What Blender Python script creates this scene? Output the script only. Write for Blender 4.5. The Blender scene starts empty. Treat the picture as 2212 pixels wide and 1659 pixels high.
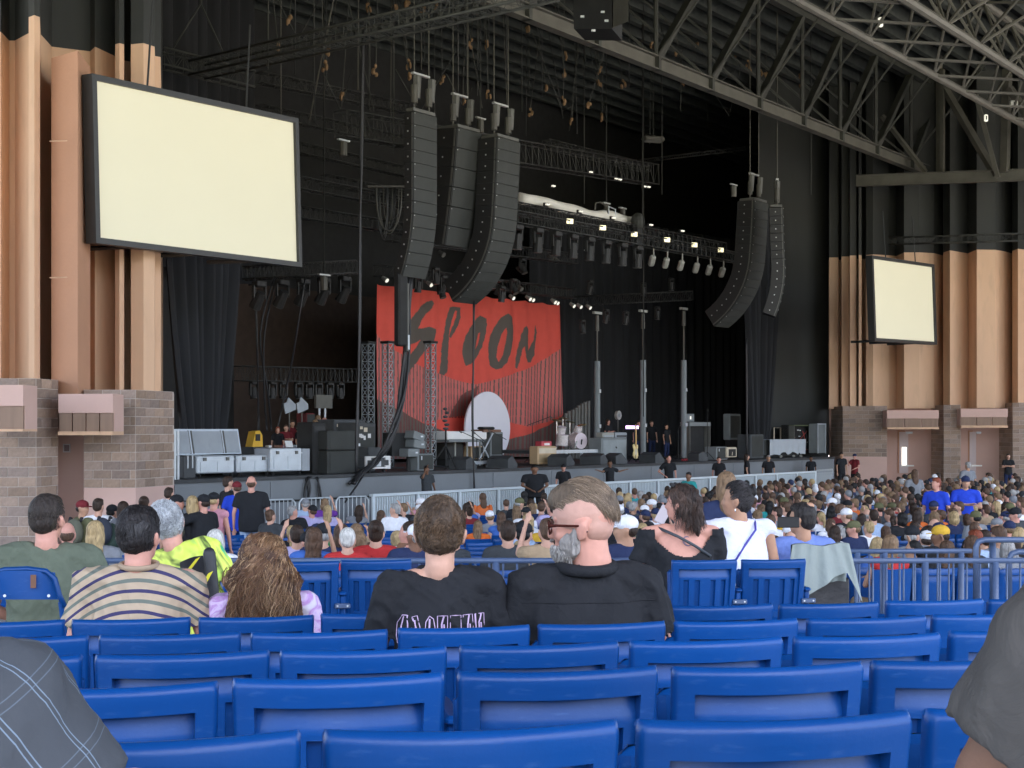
import bpy, bmesh, math, random
import numpy as np
from mathutils import Vector, Matrix, Euler, noise
random.seed(7); np.random.seed(7)
sc = bpy.context.scene
C = sc.collection
PI = math.pi
# ------------------------------------------------------------------ camera, light, exposure
EYE = 2.80                                   # eye height over the pit floor in metres
FP, CX, HY = 3000.0, 1106.0, 930.0           # focal length, centre column and horizon row of my measuring grid (2212 px wide)
cam = bpy.data.cameras.new('camera'); cam_o = bpy.data.objects.new('camera', cam); C.objects.link(cam_o)
cam.sensor_width = 36.0; cam.lens = 36.0*FP/2212.0
cam.shift_y = (HY-829.5)/2212.0
cam.clip_start = 0.05; cam.clip_end = 2000
cam_o.location = (0, 0, EYE); cam_o.rotation_euler = (PI/2, 0, 0)
cam.dof.use_dof = False
sc.camera = cam_o
world = bpy.data.worlds.new('World'); sc.world = world; world.use_nodes = True
wn = world.node_tree; bgn = wn.nodes['Background']
sky = wn.nodes.new('ShaderNodeTexSky'); sky.sky_type = 'NISHITA'; sky.sun_disc = False
SUN_EL, SUN_ROT = math.radians(68), math.radians(165)
sky.air_density = .9; sky.dust_density = 4.0; sky.ozone_density = .3; sky.sun_elevation = SUN_EL; sky.sun_rotation = SUN_ROT
wn.links.new(sky.outputs[0], bgn.inputs[0]); bgn.inputs[1].default_value = 0.15
sun = bpy.data.lights.new('sun', 'SUN'); sun.energy = 5.0; sun.angle = math.radians(0.5); sun.color = (1, .95, .87)
sun_o = bpy.data.objects.new('sun', sun); C.objects.link(sun_o)
sdir = Vector((math.sin(SUN_ROT)*math.cos(SUN_EL), math.cos(SUN_ROT)*math.cos(SUN_EL), math.sin(SUN_EL)))
sun_o.rotation_euler = sdir.to_track_quat('Z', 'Y').to_euler()
sc.view_settings.view_transform = 'Standard'; sc.view_settings.look = 'None'
sc.view_settings.gamma = 1; sc.view_settings.use_curve_mapping = False
sc.view_settings.exposure = 2.75
sc.cycles.max_bounces = 7; sc.cycles.diffuse_bounces = 5; sc.cycles.glossy_bounces = 3
sc.cycles.sample_clamp_indirect = 6.0
# ------------------------------------------------------------------ helpers
def P(x, y, d): return Vector(((x-CX)/FP*d, d, EYE+(HY-y)/FP*d))
U = Vector((.61, .7924, 0)); N = Vector((-.7924, .61, 0))
S0 = Vector((-8.712, 36, 0)); SROT = math.atan2(.7924, .61)
DECK = EYE-1.28
def tx(x, s):                                  # distance along the stage line for a column, s metres upstage
    a = (x-CX)/FP
    return (a*(S0.y+.61*s)-S0.x+.7924*s)/(.61-a*.7924)
def SP(x, s, z=DECK):                          # point of the stage floor plan
    p = S0+U*tx(x, s)+N*s; return Vector((p.x, p.y, z))
def SPY(x, y, s):                              # same, height read from the row
    p = SP(x, s); p.z = EYE+(HY-y)/FP*p.y; return p
def floor_z(Y):
    if Y <= 10.5: return 1.68-.077*Y
    if Y <= 18: return .8715-.0917*(Y-10.5)
    if Y <= 34: return .18375*(1-(Y-18)/16)
    return 0.0
def srgb(r, g, b):
    f = lambda c: (c/12.92 if c <= .04045 else ((c+.055)/1.055)**2.4)
    return (f(r/255), f(g/255), f(b/255), 1)
MATS = {}
def mat(name, col, rough=.6, metal=0, var=.12, scale=3.0, bump=0, bscale=20, spec=.5, emit=None, estr=0, objcol=False, dirt=0, coat=0, stretch=None, distort=0):
    if name in MATS: return MATS[name]
    m = bpy.data.materials.new(name); m.use_nodes = True; nt = m.node_tree; L = nt.links.new
    b = nt.nodes['Principled BSDF']
    if len(col) == 3: col = (*col, 1)
    b.inputs['Roughness'].default_value = rough; b.inputs['Metallic'].default_value = metal
    b.inputs['Specular IOR Level'].default_value = spec
    b.inputs['Coat Weight'].default_value = coat
    tc = nt.nodes.new('ShaderNodeTexCoord'); co = tc.outputs['Object']
    if stretch:
        mp = nt.nodes.new('ShaderNodeMapping'); mp.inputs['Scale'].default_value = stretch; L(co, mp.inputs[0]); co = mp.outputs[0]
    nz = nt.nodes.new('ShaderNodeTexNoise'); nz.inputs['Scale'].default_value = scale; nz.inputs['Detail'].default_value = 5
    nz.inputs['Distortion'].default_value = distort
    L(co, nz.inputs['Vector'])
    mr = nt.nodes.new('ShaderNodeMapRange'); mr.inputs[1].default_value = .25; mr.inputs[2].default_value = .75
    mr.inputs[3].default_value = 1-var; mr.inputs[4].default_value = 1+var; L(nz.outputs[0], mr.inputs[0])
    mx = nt.nodes.new('ShaderNodeMix'); mx.data_type = 'RGBA'; mx.blend_type = 'MULTIPLY'; mx.inputs[0].default_value = 1
    if objcol:
        oi = nt.nodes.new('ShaderNodeObjectInfo'); L(oi.outputs['Color'], mx.inputs[6])
    else: mx.inputs[6].default_value = col
    L(mr.outputs[0], mx.inputs[7]); out = mx.outputs[2]
    if dirt:
        n2 = nt.nodes.new('ShaderNodeTexNoise'); n2.inputs['Scale'].default_value = scale*4.3; n2.inputs['Detail'].default_value = 8; L(co, n2.inputs['Vector'])
        r2 = nt.nodes.new('ShaderNodeMapRange'); r2.inputs[1].default_value = .55; r2.inputs[2].default_value = .75; r2.inputs[3].default_value = 0; r2.inputs[4].default_value = dirt; L(n2.outputs[0], r2.inputs[0])
        m2 = nt.nodes.new('ShaderNodeMix'); m2.data_type = 'RGBA'; L(r2.outputs[0], m2.inputs[0]); L(out, m2.inputs[6]); m2.inputs[7].default_value = (.12, .10, .08, 1); out = m2.outputs[2]
    L(out, b.inputs['Base Color'])
    if bump:
        nb = nt.nodes.new('ShaderNodeTexNoise'); nb.inputs['Scale'].default_value = bscale; nb.inputs['Detail'].default_value = 6; nb.inputs['Distortion'].default_value = distort; L(co, nb.inputs['Vector'])
        bp = nt.nodes.new('ShaderNodeBump'); bp.inputs['Strength'].default_value = bump; bp.inputs['Distance'].default_value = .02; L(nb.outputs[0], bp.inputs['Height']); L(bp.outputs[0], b.inputs['Normal'])
    if emit:
        b.inputs['Emission Color'].default_value = (*emit[:3], 1); b.inputs['Emission Strength'].default_value = estr
    MATS[name] = m; return m
def attr_mat(name, rough=.8, bump=.1, bscale=8, stretch=None):          # printed cloth: colour comes from the 'print' attribute
    m = mat(name, (1, 1, 1), rough, var=.05, bump=bump, bscale=bscale, stretch=stretch)
    nt = m.node_tree; at = nt.nodes.new('ShaderNodeAttribute'); at.attribute_name = 'print'
    mx = [n for n in nt.nodes if n.type == 'MIX'][0]; nt.links.new(at.outputs['Color'], mx.inputs[6]); return m

def icos():
    t = (1+5**.5)/2
    v = [(-1, t, 0), (1, t, 0), (-1, -t, 0), (1, -t, 0), (0, -1, t), (0, 1, t), (0, -1, -t), (0, 1, -t), (t, 0, -1), (t, 0, 1), (-t, 0, -1), (-t, 0, 1)]
    f = [(0, 11, 5), (0, 5, 1), (0, 1, 7), (0, 7, 10), (0, 10, 11), (1, 5, 9), (5, 11, 4), (11, 10, 2), (10, 7, 6), (7, 1, 8), (3, 9, 4), (3, 4, 2), (3, 2, 6), (3, 6, 8), (3, 8, 9), (4, 9, 5), (2, 4, 11), (6, 2, 10), (8, 6, 7), (9, 8, 1)]
    return [Vector(a).normalized() for a in v], f
class MB:
    def __init__(s): s.v = []; s.f = []; s.m = []; s.mi = 0
    def add(s, vs, fs):
        o = len(s.v); s.v += [tuple(p) for p in vs]
        for f in fs: s.f.append(tuple(i+o for i in f)); s.m.append(s.mi)
        return s
    def box(s, c, size, R=None, taper=1.0):
        hx, hy, hz = size[0]/2, size[1]/2, size[2]/2; c = Vector(c); vs = []
        for z in (-1, 1):
            k = taper if z > 0 else 1
            for x, y in ((-1, -1), (1, -1), (1, 1), (-1, 1)):
                p = Vector((x*hx*k, y*hy*k, z*hz)); vs.append(c+(R @ p if R else p))
        return s.add(vs, [(3, 2, 1, 0), (4, 5, 6, 7), (0, 1, 5, 4), (1, 2, 6, 5), (2, 3, 7, 6), (3, 0, 4, 7)])
    def b(s, x0, x1, y0, y1, z0, z1): return s.box(((x0+x1)/2, (y0+y1)/2, (z0+z1)/2), (x1-x0, y1-y0, z1-z0))
    def rbox(s, c, size, r=.01, R=None):                                # box with chamfered edges
        hx, hy, hz = [a/2 for a in size]; r = min(r, hx*.9, hy*.9, hz*.9); c = Vector(c); rings = []
        for z, k in ((-hz, r), (-hz+r, 0), (hz-r, 0), (hz, r)):
            X, Y = hx-k, hy-k
            ring = [(-X+r, -Y), (X-r, -Y), (X, -Y+r), (X, Y-r), (X-r, Y), (-X+r, Y), (-X, Y-r), (-X, -Y+r)]
            rings.append([Vector((a, b_, z)) for a, b_ in ring])
        vs = [c+(R @ p if R else p) for rg in rings for p in rg]; fs = []
        for k in range(3):
            for i in range(8): fs.append((k*8+i, k*8+(i+1) % 8, (k+1)*8+(i+1) % 8, (k+1)*8+i))
        fs.append(tuple(range(7, -1, -1))); fs.append(tuple(range(24, 32))); return s.add(vs, fs)
    def tube(s, p0, p1, r0, r1=None, n=6, cap=True):
        p0, p1 = Vector(p0), Vector(p1); r1 = r0 if r1 is None else r1
        d = p1-p0
        if d.length < 1e-6: return s
        q = d.to_track_quat('Z', 'Y'); vs = []
        for p, r in ((p0, r0), (p1, r1)):
            for i in range(n):
                a = 2*PI*i/n; vs.append(p+q @ Vector((r*math.cos(a), r*math.sin(a), 0)))
        fs = [(i, (i+1) % n, n+(i+1) % n, n+i) for i in range(n)]
        if cap: fs += [tuple(range(n-1, -1, -1)), tuple(range(n, 2*n))]
        return s.add(vs, fs)
    def path(s, pts, r, n=6):
        pts = [Vector(p) for p in pts]; vs = []; K = len(pts); up = None
        rr = r if hasattr(r, '__len__') else [r]*K
        for k, p in enumerate(pts):
            d = (pts[min(k+1, K-1)]-pts[max(k-1, 0)]).normalized()
            if up is None: up = Vector((0, 0, 1)) if abs(d.z) < .9 else Vector((1, 0, 0))
            a = d.cross(up).normalized(); b_ = a.cross(d).normalized(); up = b_
            for i in range(n):
                t = 2*PI*i/n; vs.append(p+(a*math.cos(t)+b_*math.sin(t))*rr[k])
        fs = [(k*n+i, k*n+(i+1) % n, (k+1)*n+(i+1) % n, (k+1)*n+i) for k in range(K-1) for i in range(n)]
        fs += [tuple(range(n-1, -1, -1)), tuple(range((K-1)*n, K*n))]
        return s.add(vs, fs)
    def ell(s, c, r, n=10, m=7, R=None):
        c = Vector(c); r = (r, r, r) if not hasattr(r, '__len__') else r
        vs = []
        for j in range(1, m):
            ph = PI*j/m
            for i in range(n):
                th = 2*PI*i/n; p = Vector((r[0]*math.sin(ph)*math.cos(th), r[1]*math.sin(ph)*math.sin(th), -r[2]*math.cos(ph)))
                vs.append(c+(R @ p if R else p))
        b0 = Vector((0, 0, -r[2])); b1 = Vector((0, 0, r[2]))
        vs.append(c+(R @ b0 if R else b0)); vs.append(c+(R @ b1 if R else b1)); k = len(vs)
        fs = [(j*n+i, j*n+(i+1) % n, (j+1)*n+(i+1) % n, (j+1)*n+i) for j in range(m-2) for i in range(n)]
        fs += [(k-2, (i+1) % n, i) for i in range(n)]+[(k-1, (m-2)*n+i, (m-2)*n+(i+1) % n) for i in range(n)]
        return s.add(vs, fs)
    def cap(s, p0, p1, r0, r1, n=10, sq=(1, 1)):                        # rounded limb
        p0, p1 = Vector(p0), Vector(p1); d = p1-p0; q = d.to_track_quat('Z', 'Y'); L = d.length; vs = []; rings = []
        for a in (-75, -40, 0): rings.append((math.sin(math.radians(a))*r0, math.cos(math.radians(a))*r0))
        for k in (.33, .66): rings.append((L*k, r0+(r1-r0)*k))
        for a in (0, 40, 75): rings.append((L+math.sin(math.radians(a))*r1, math.cos(math.radians(a))*r1))
        for z, r in rings:
            for i in range(n):
                t = 2*PI*i/n; vs.append(p0+q @ Vector((r*math.cos(t)*sq[0], r*math.sin(t)*sq[1], z)))
        K = len(rings); fs = [(k*n+i, k*n+(i+1) % n, (k+1)*n+(i+1) % n, (k+1)*n+i) for k in range(K-1) for i in range(n)]
        fs += [tuple(range(n-1, -1, -1)), tuple(range((K-1)*n, K*n))]
        return s.add(vs, fs)
    def loft(s, rings, n=16, sup=2.0):                                    # rings: (cx,cy,cz,rx,ry)
        vs = []
        for cx, cy, cz, rx, ry in rings:
            for i in range(n):
                t = 2*PI*i/n; c_, s_ = math.cos(t), math.sin(t); e = 2/sup
                vs.append((cx+rx*math.copysign(abs(c_)**e, c_), cy+ry*math.copysign(abs(s_)**e, s_), cz))
        K = len(rings); fs = [(k*n+i, k*n+(i+1) % n, (k+1)*n+(i+1) % n, (k+1)*n+i) for k in range(K-1) for i in range(n)]
        fs += [tuple(range(n-1, -1, -1)), tuple(range((K-1)*n, K*n))]
        return s.add(vs, fs)
    def prism(s, poly, y0, y1):                                          # poly in x,z extruded along y
        n = len(poly); vs = [(x, y0, z) for x, z in poly]+[(x, y1, z) for x, z in poly]
        fs = [tuple(range(n)), tuple(range(2*n-1, n-1, -1))]+[(i, n+i, n+(i+1) % n, (i+1) % n) for i in range(n)]
        return s.add(vs, fs)
    def wall(s, pts, z0, z1):                                              # vertical strip along a ground line
        n = len(pts); vs = []
        for i, p in enumerate(pts):
            a = z0[i] if hasattr(z0, '__len__') else z0; b_ = z1[i] if hasattr(z1, '__len__') else z1
            vs += [(p[0], p[1], a), (p[0], p[1], b_)]
        return s.add(vs, [(2*i, 2*i+2, 2*i+3, 2*i+1) for i in range(n-1)])
    def mesh(s, name, mats, smooth=False):
        me = bpy.data.meshes.new(name); me.from_pydata(s.v, [], s.f)
        mats = mats if isinstance(mats, (list, tuple)) else [mats]
        for m in mats: me.materials.append(m)
        if len(mats) > 1: me.polygons.foreach_set('material_index', s.m)
        if smooth: me.polygons.foreach_set('use_smooth', [True]*len(s.f))
        me.update(); return me
    def build(s, name, mats, parent=None, world=False, smooth=False):
        if world and parent is not None:
            im = parent.matrix_basis.inverted(); s.v = [tuple(im @ Vector(p)) for p in s.v]
        return link(s.mesh(name, mats, smooth), name, parent)
def link(me, name, parent=None, loc=None, rot=None):
    o = bpy.data.objects.new(name, me); C.objects.link(o)
    if parent is not None: o.parent = parent
    if loc is not None: o.location = loc
    if rot is not None: o.rotation_euler = rot
    return o
def tag(o, label, cat, group=None, kind=None):
    if label: o['label'] = label
    if cat: o['category'] = cat
    if group: o['group'] = group
    if kind: o['kind'] = kind
    return o
def thing(name, label, cat, loc=(0, 0, 0), rz=0, group=None):
    o = bpy.data.objects.new(name, None); C.objects.link(o); o.empty_display_size = .1
    o.location = loc; o.rotation_euler = (0, 0, rz); o.matrix_basis = Matrix.Translation(Vector(loc)) @ Matrix.Rotation(rz, 4, 'Z')
    return tag(o, label, cat, group)
KIDS = {}
def copy_tree(o, parent=None, loc=None, rz=None):
    c = o.copy(); C.objects.link(c)
    if parent is not None: c.parent = parent
    if loc is not None: c.location = loc
    if rz is not None: c.rotation_euler = (0, 0, rz)
    if o.name not in KIDS: KIDS[o.name] = list(o.children)
    for ch in KIDS[o.name]: copy_tree(ch, c)
    return c
def struct(name, mb, m, smooth=False):
    o = mb.build(name, m, smooth=smooth); o['kind'] = 'structure'; return o
# ------------------------------------------------------------------ materials
m_floor = mat('concrete_floor', (.30, .29, .28), .8, var=.2, scale=1.2, bump=.2, dirt=.3)
m_black = mat('matte_black', (.016, .0165, .017), .75, var=.3)
m_blkwall = mat('black_painted_wall', (.030, .032, .030), .8, var=.25, scale=.8, bump=.2, stretch=(1, 1, .15))
m_orange = mat('ochre_stucco', (.66, .43, .28), .85, var=.10, scale=.7, dirt=.16, bump=.35, bscale=9, stretch=(1, 1, .25), distort=.4)
m_orange2 = mat('terracotta_stucco', (.50, .27, .165), .85, var=.07, scale=.7, bump=.3, bscale=12)
m_pink = mat('pink_painted_wall', (.60, .40, .34), .8, var=.06, scale=1.0, bump=.1)
m_brick = mat('grey_brown_block', (.27, .205, .17), .9, var=.22, scale=7, bump=.6, bscale=40)
m_mortar = mat('pale_mortar', (.50, .43, .38), .9, var=.1, bump=.2)
m_louver = mat('brown_louver', (.26, .17, .12), .7, var=.12, scale=9, stretch=(1, 1, .1))
m_steel = mat('grey_painted_steel', (.088, .085, .072), .6, var=.25, scale=1.5, dirt=.3)
m_steeldk = mat('dark_painted_steel', (.045, .047, .042), .65, var=.3, scale=1.5)
m_roof = mat('dark_roof_deck', (.006, .0075, .009), .9, var=.3)
m_joist = mat('roof_joist_paint', (.042, .048, .044), .8, var=.3)
m_truss = mat('black_truss', (.030, .031, .030), .5, var=.3)
m_blue = mat('blue_seat_plastic', (.002, .052, .215), .36, var=.12, scale=3, bump=.03, bscale=160, spec=.34)
_nt = m_blue.node_tree; _oi = _nt.nodes.new('ShaderNodeObjectInfo'); _mr = _nt.nodes.new('ShaderNodeMapRange'); _mr.inputs[3].default_value = .84; _mr.inputs[4].default_value = 1.12
_nt.links.new(_oi.outputs['Random'], _mr.inputs[0]); _m2 = _nt.nodes.new('ShaderNodeMix'); _m2.data_type = 'RGBA'; _m2.blend_type = 'MULTIPLY'; _m2.inputs[0].default_value = 1
_b = _nt.nodes['Principled BSDF']; _src = _b.inputs['Base Color'].links[0].from_socket; _nt.links.new(_src, _m2.inputs[6]); _nt.links.new(_mr.outputs[0], _m2.inputs[7])
_n3 = _nt.nodes.new('ShaderNodeTexNoise'); _n3.inputs['Scale'].default_value = 55; _n3.inputs['Detail'].default_value = 9; _tc = [n for n in _nt.nodes if n.type == 'TEX_COORD'][0]; _mp = _nt.nodes.new('ShaderNodeMapping'); _mp.inputs['Scale'].default_value = (.35, 1, 1.6)
_nt.links.new(_tc.outputs['Object'], _mp.inputs[0]); _nt.links.new(_mp.outputs[0], _n3.inputs['Vector']); _r3 = _nt.nodes.new('ShaderNodeMapRange'); _r3.inputs[1].default_value = .60; _r3.inputs[2].default_value = .74; _r3.inputs[4].default_value = .30; _nt.links.new(_n3.outputs[0], _r3.inputs[0])
_m4 = _nt.nodes.new('ShaderNodeMix'); _m4.data_type = 'RGBA'; _nt.links.new(_r3.outputs[0], _m4.inputs[0]); _nt.links.new(_m2.outputs[2], _m4.inputs[6]); _m4.inputs[7].default_value = (.05, .13, .32, 1); _nt.links.new(_m4.outputs[2], _b.inputs['Base Color'])
m_rail = mat('blue_grey_rail_paint', (.065, .10, .185), .4, var=.12, scale=8)
m_deckf = mat('grey_stage_front', (.19, .205, .22), .7, var=.08, scale=1, dirt=.1)
m_deck = mat('stage_deck', (.04, .042, .045), .6, var=.25)
m_alum = mat('aluminium', (.52, .56, .60), .4, metal=.35, var=.12, scale=6)
m_galv = mat('galvanised_tube', (.50, .54, .57), .42, metal=.4, var=.1)
m_curt = mat('black_drape', (.017, .018, .021), .95, var=.3, scale=2, stretch=(1, 1, .1))
# ------------------------------------------------------------------ ground and roof
mb = MB()
ys = [-14, -8, -4, 0, 3, 6, 9, 10.5, 18, 22, 26, 30, 34, 50, 70, 110]
for i in range(len(ys)-1):
    a, b_ = ys[i], ys[i+1]; mb.add([(-40, a, floor_z(a)), (60, a, floor_z(a)), (60, b_, floor_z(b_)), (-40, b_, floor_z(b_))], [(0, 1, 2, 3)])
struct('floor', mb, m_floor)
m_lawn = mat('lawn_grass', (.15, .15, .07), .9, var=.3, scale=.5, bump=.5)
mb = MB(); W = 900
mb.add([(-W, -W, 5.0), (W, -W, 5.0), (W, -40, 5.0), (-W, -40, 5.0), (W, -14, 2.74), (-W, -14, 2.74)], [(0, 1, 2, 3), (3, 2, 4, 5)])
struct('lawn', mb, m_lawn)
mb = MB(); mb.add([(-W, -14, -.06), (W, -14, -.06), (W, W, -.06), (-W, W, -.06)], [(0, 1, 2, 3)])
struct('ground', mb, mat('pale_paving', (.32, .30, .27), .9, var=.2, scale=.3))
def stq(t, s, z): p = S0+U*t+N*s; return Vector((p.x, p.y, z))
ROOFZ = 21.0
mb = MB(); q = [stq(-40, 40, ROOFZ), stq(-40, -43, ROOFZ), stq(80, -43, ROOFZ), stq(80, 40, ROOFZ)]
mb.add(q+[p+Vector((0, 0, .3)) for p in q], [(0, 1, 2, 3), (7, 6, 5, 4), (0, 4, 5, 1), (1, 5, 6, 2), (2, 6, 7, 3), (3, 7, 4, 0)])
roof = struct('roof', mb, m_roof)
Ru = Matrix.Rotation(SROT, 3, 'Z')
jm = MB().b(-45, 45, -.14, .14, -.3, .3).mesh('roof_joist', m_joist)
k = 0; s = -41.3
while s < 30:
    link(jm, 'roof_joist', roof, stq(20, s, ROOFZ-.32), (0, 0, SROT)); s += 1.15
# ------------------------------------------------------------------ side walls
def fluted(name, label, prof, zb, cat='wall', zsplit=11.7, top=ROOFZ):
    o = thing(name, label, cat, P(prof[0][0], HY, prof[0][1]))
    pts = [P(x, HY, d) for x, d in prof]
    MB().wall(pts, zb, zsplit).build('lower_wall', m_orange, o, True)
    MB().wall(pts, zsplit, top).build('upper_wall', m_blkwall, o, True)
    return o
lw = [(-700, 33), (-150, 31.2), (2, 31), (20, 31.7), (32, 31.7), (62, 31.1), (62, 29.9), (74, 29.75), (86, 29.9), (88, 31.2), (112, 32.2), (195, 32.6), (205, 32.2), (248, 33), (249, 32), (258, 31.9), (268, 32), (269, 33.4), (281, 33.5), (283, 32), (310, 31.9), (334, 32.2), (335, 33), (347, 33.1), (352, 46)]
wl = fluted('side_wall', 'tall fluted tan stucco wall left of the stage, black paint above', lw, 3.3)
MB().wall([P(352, HY, 46), P(300, HY, 60)], 0, ROOFZ).build('return_wall', m_blkwall, wl, True)
# terracotta pilaster
pl = thing('pilaster', 'square terracotta pilaster rising behind the left screen', 'pilaster', P(112, HY, 30.2))
a, b_, c_, d_ = P(111, HY, 30.2), P(168, HY, 29.6), P(195, HY, 31.0), P(150, HY, 32.4)
zt = 10.9
mb = MB(); q = [a, b_, c_, d_]
mb.add([(p.x, p.y, 3.3) for p in q]+[(p.x, p.y, zt) for p in q], [(0, 1, 5, 4), (1, 2, 6, 5), (2, 3, 7, 6), (3, 0, 4, 7), (4, 5, 6, 7)])
mb.build('shaft', m_orange2, pl, True)
mb = MB()
for yy in (305, 600): mb.tube(P(107, yy, 29.5), P(145, yy-1, 29.5), .012, n=4)
mb.build('conduit', m_orange, pl, True)
# concrete block piers
def block_face(o, p0, p1, z0, z1, seed, bl=.4, bh=.2, proud=.012):
    """blocks laid in running bond on the vertical face p0-p1 (seen from the right hand side of p0->p1 reversed)"""
    rnd = random.Random(seed); d = (p1-p0); L = d.length; d.normalize(); nrm = Vector((d.y, -d.x, 0))
    rows = max(1, round((z1-z0)/bh)); h = (z1-z0)/rows; g = .010; cache = {}
    for r in range(rows):
        x = -bl/2 if r % 2 else 0
        while x < L-.02:
            a, b_ = max(x, 0), min(x+bl, L)
            if b_-a > .06:
                key = round(b_-a, 2)
                if key not in cache:
                    w = b_-a-2*g; w = max(w, .03); hh = h-2*g
                    cache[key] = MB().add([(-w/2, -proud, -hh/2), (w/2, -proud, -hh/2), (w/2, -proud, hh/2), (-w/2, -proud, hh/2), (-w/2-.004, .004, -hh/2-.004), (w/2+.004, .004, -hh/2-.004), (w/2+.004, .004, hh/2+.004), (-w/2-.004, .004, hh/2+.004)],
                        [(0, 1, 2, 3), (4, 5, 1, 0), (5, 6, 2, 1), (6, 7, 3, 2), (7, 4, 0, 3)]).mesh('brick', m_brick_o)
                c = p0+d*((a+b_)/2); c.z = z0+h*(r+.5)
                c += nrm*(rnd.uniform(-.003, .004))
                b = link(cache[key], 'brick', o, o.matrix_basis.inverted() @ c, (0, 0, math.atan2(d.y, d.x)-o.rotation_euler.z))
                v = rnd.uniform(.74, 1.15); w_ = rnd.uniform(-.012, .012)
                b.color = (.325*v+w_, .238*v, .188*v-w_, 1)
            x += bl
m_brick_o = mat('concrete_block', (1, 1, 1), .9, var=.18, scale=14, bump=.6, bscale=40, objcol=True)
def pier(name, label, corners, z0, z1, faces, seed, wains=None, bl=.4, bh=.2):
    """corners: plan points, solid core 5 mm behind the blocks"""
    o = thing(name, label, 'pier', Vector((corners[0].x, corners[0].y, 0)))
    n = len(corners)
    MB().add([(p.x, p.y, z0) for p in corners]+[(p.x, p.y, z1) for p in corners], [(i, (i+1) % n, n+(i+1) % n, n+i) for i in range(n)]+[tuple(range(n, 2*n))]).build('core', m_mortar, o, True)
    if wains: MB().add([(p.x, p.y, 0) for p in corners]+[(p.x, p.y, z0) for p in corners], [(i, (i+1) % n, n+(i+1) % n, n+i) for i in range(n)]).build('painted_base', m_pink, o, True)
    for i in faces: block_face(o, corners[i], corners[(i+1) % n], z0, z1, seed+i, bl, bh)
    return o
pier('block_pier', 'grey brown block pier at the far left edge', [P(-120, HY, 28.6), P(78, HY, 28.8), P(125, HY, 29.7), P(125, HY, 33), P(-120, HY, 33)], .2, 3.88, (0, 1), 1, bl=.42)
pier('block_pier', 'grey brown block pier between the pink doorway and the stage', [P(181, HY, 30.0), P(293, HY, 30.0), P(375, HY, 31.6), P(376, HY, 34), P(181, HY, 34)], 1.56, 3.68, (0, 1), 5, wains=True, bl=.40)
mb = MB(); mb.wall([P(120, HY, 31), P(215, HY, 31)], 0, 3.4); struct('doorway_wall', mb, m_pink)
def soffit(label, x0, x1, d0, d1, yt, ym0, ym1, yb, npan):
    o = thing('soffit_box', label, 'soffit', P(x0, HY, d0))
    def fr(xa, da, xb, db, ya, yb_, m, nm, back=.8, off=0):
        f = [P(xa, yb_, da), P(xb, yb_*1.0+ (0), db), P(xb, ya, db), P(xa, ya, da)]
        f[1].z = f[0].z; f[2].z = f[3].z
        bk = [p+Vector((0, back, 0)) for p in f]; f = [p+Vector((0, off, 0)) for p in f]
        MB().add(f+bk, [(0, 1, 2, 3), (1, 5, 6, 2), (4, 0, 3, 7), (3, 2, 6, 7), (4, 5, 1, 0)]).build(nm, m, o, True)
    fr(x0, d0, x1, d1, yt, ym0, m_pink, 'fascia'); fr(x0, d0, x1, d1, ym1, yb, m_orange, 'lower_trim', off=-.03)
    for i in range(npan):
        f0, f1 = i/npan, (i+1)/npan; g = .012
        xa, xb = x0+(x1-x0)*(f0+g), x0+(x1-x0)*(f1-g); da, db = d0+(d1-d0)*(f0+g), d0+(d1-d0)*(f1-g)
        fr(xa, da, xb, db, ym0+.4, ym1-.4, m_louver, 'louver_panel', off=.03, back=.5)
    fr(x0, d0, x1, d1, ym0, ym1, m_pink, 'backing', off=.10)
soffit('pink soffit box over the doorway beside the left piers', 126, 244, 28.9, 28.7, 851, 892, 932, 940, 4)
soffit('pink soffit box cut by the left edge', -60, 50, 27.2, 27.0, 832, 877, 927, 932, 2)
o = thing('wall_notice', 'small framed notice on the pink doorway wall', 'sign', P(144, 968, 30.9))
MB().box(P(144, 968, 30.93), (.16, .03, .19)).build('frame', mat('notice_white', (.6, .58, .6), .6), o, True)
MB().box(P(144, 968, 30.905), (.11, .012, .14)).build('sheet', mat('notice_grey', (.22, .16, .17), .6), o, True)
# right wall
rw = [(1788, 74), (1791, 71), (1811, 71), (1812, 72), (1817, 72), (1818, 70.6), (1834, 70.6), (1836, 70.2), (1850, 70.2), (1851, 71.6), (1854, 71.6), (1855, 70), (1861, 70), (1862, 71.6), (1870, 71.6), (1871, 70), (1886, 69.8), (1920, 70.1), (1936, 70.5), (1953, 69.0), (1985, 69.0), (2017, 69.3), (2037, 70.2), (2038, 69), (2052, 68.2), (2091, 69.4), (2110, 67.9), (2150, 68), (2170, 68.6), (2186, 69.4), (2187, 68.4), (2199, 67.6), (2250, 68.8), (2270, 67.2), (2330, 67.6), (2350, 66.4), (2500, 66), (3200, 58)]
wr = fluted('side_wall', 'tall fluted tan stucco wall right of the stage, black paint above', rw, 3.9, zsplit=11.65)
mb = MB(); mb.wall([P(1791, HY, 72.2), P(1915, HY, 71.2), P(2400, HY, 68.6)], 0, 4.0); struct('concourse_wall', mb, m_pink)
pier('block_pier', 'wide block pier beside the right end of the stage', [P(1796, HY, 71.5), P(1821, HY, 69.4), P(1916, HY, 68.8), P(1916, HY, 72)], 1.5, 4.02, (0, 1), 20, wains=True, bl=.62, bh=.21)
pier('block_pier', 'middle block pier between the two right doors', [P(2012, HY, 70.2), P(2039, HY, 67.9), P(2075, HY, 67.7), P(2075, HY, 71)], .3, 4.05, (0, 1), 30, bl=.62, bh=.21)
pier('block_pier', 'block pier cut by the right edge', [P(2159, HY, 69.8), P(2188, HY, 67.5), P(2260, HY, 67.2), P(2260, HY, 71)], .3, 4.15, (0, 1), 40, bl=.62, bh=.21)
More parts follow.
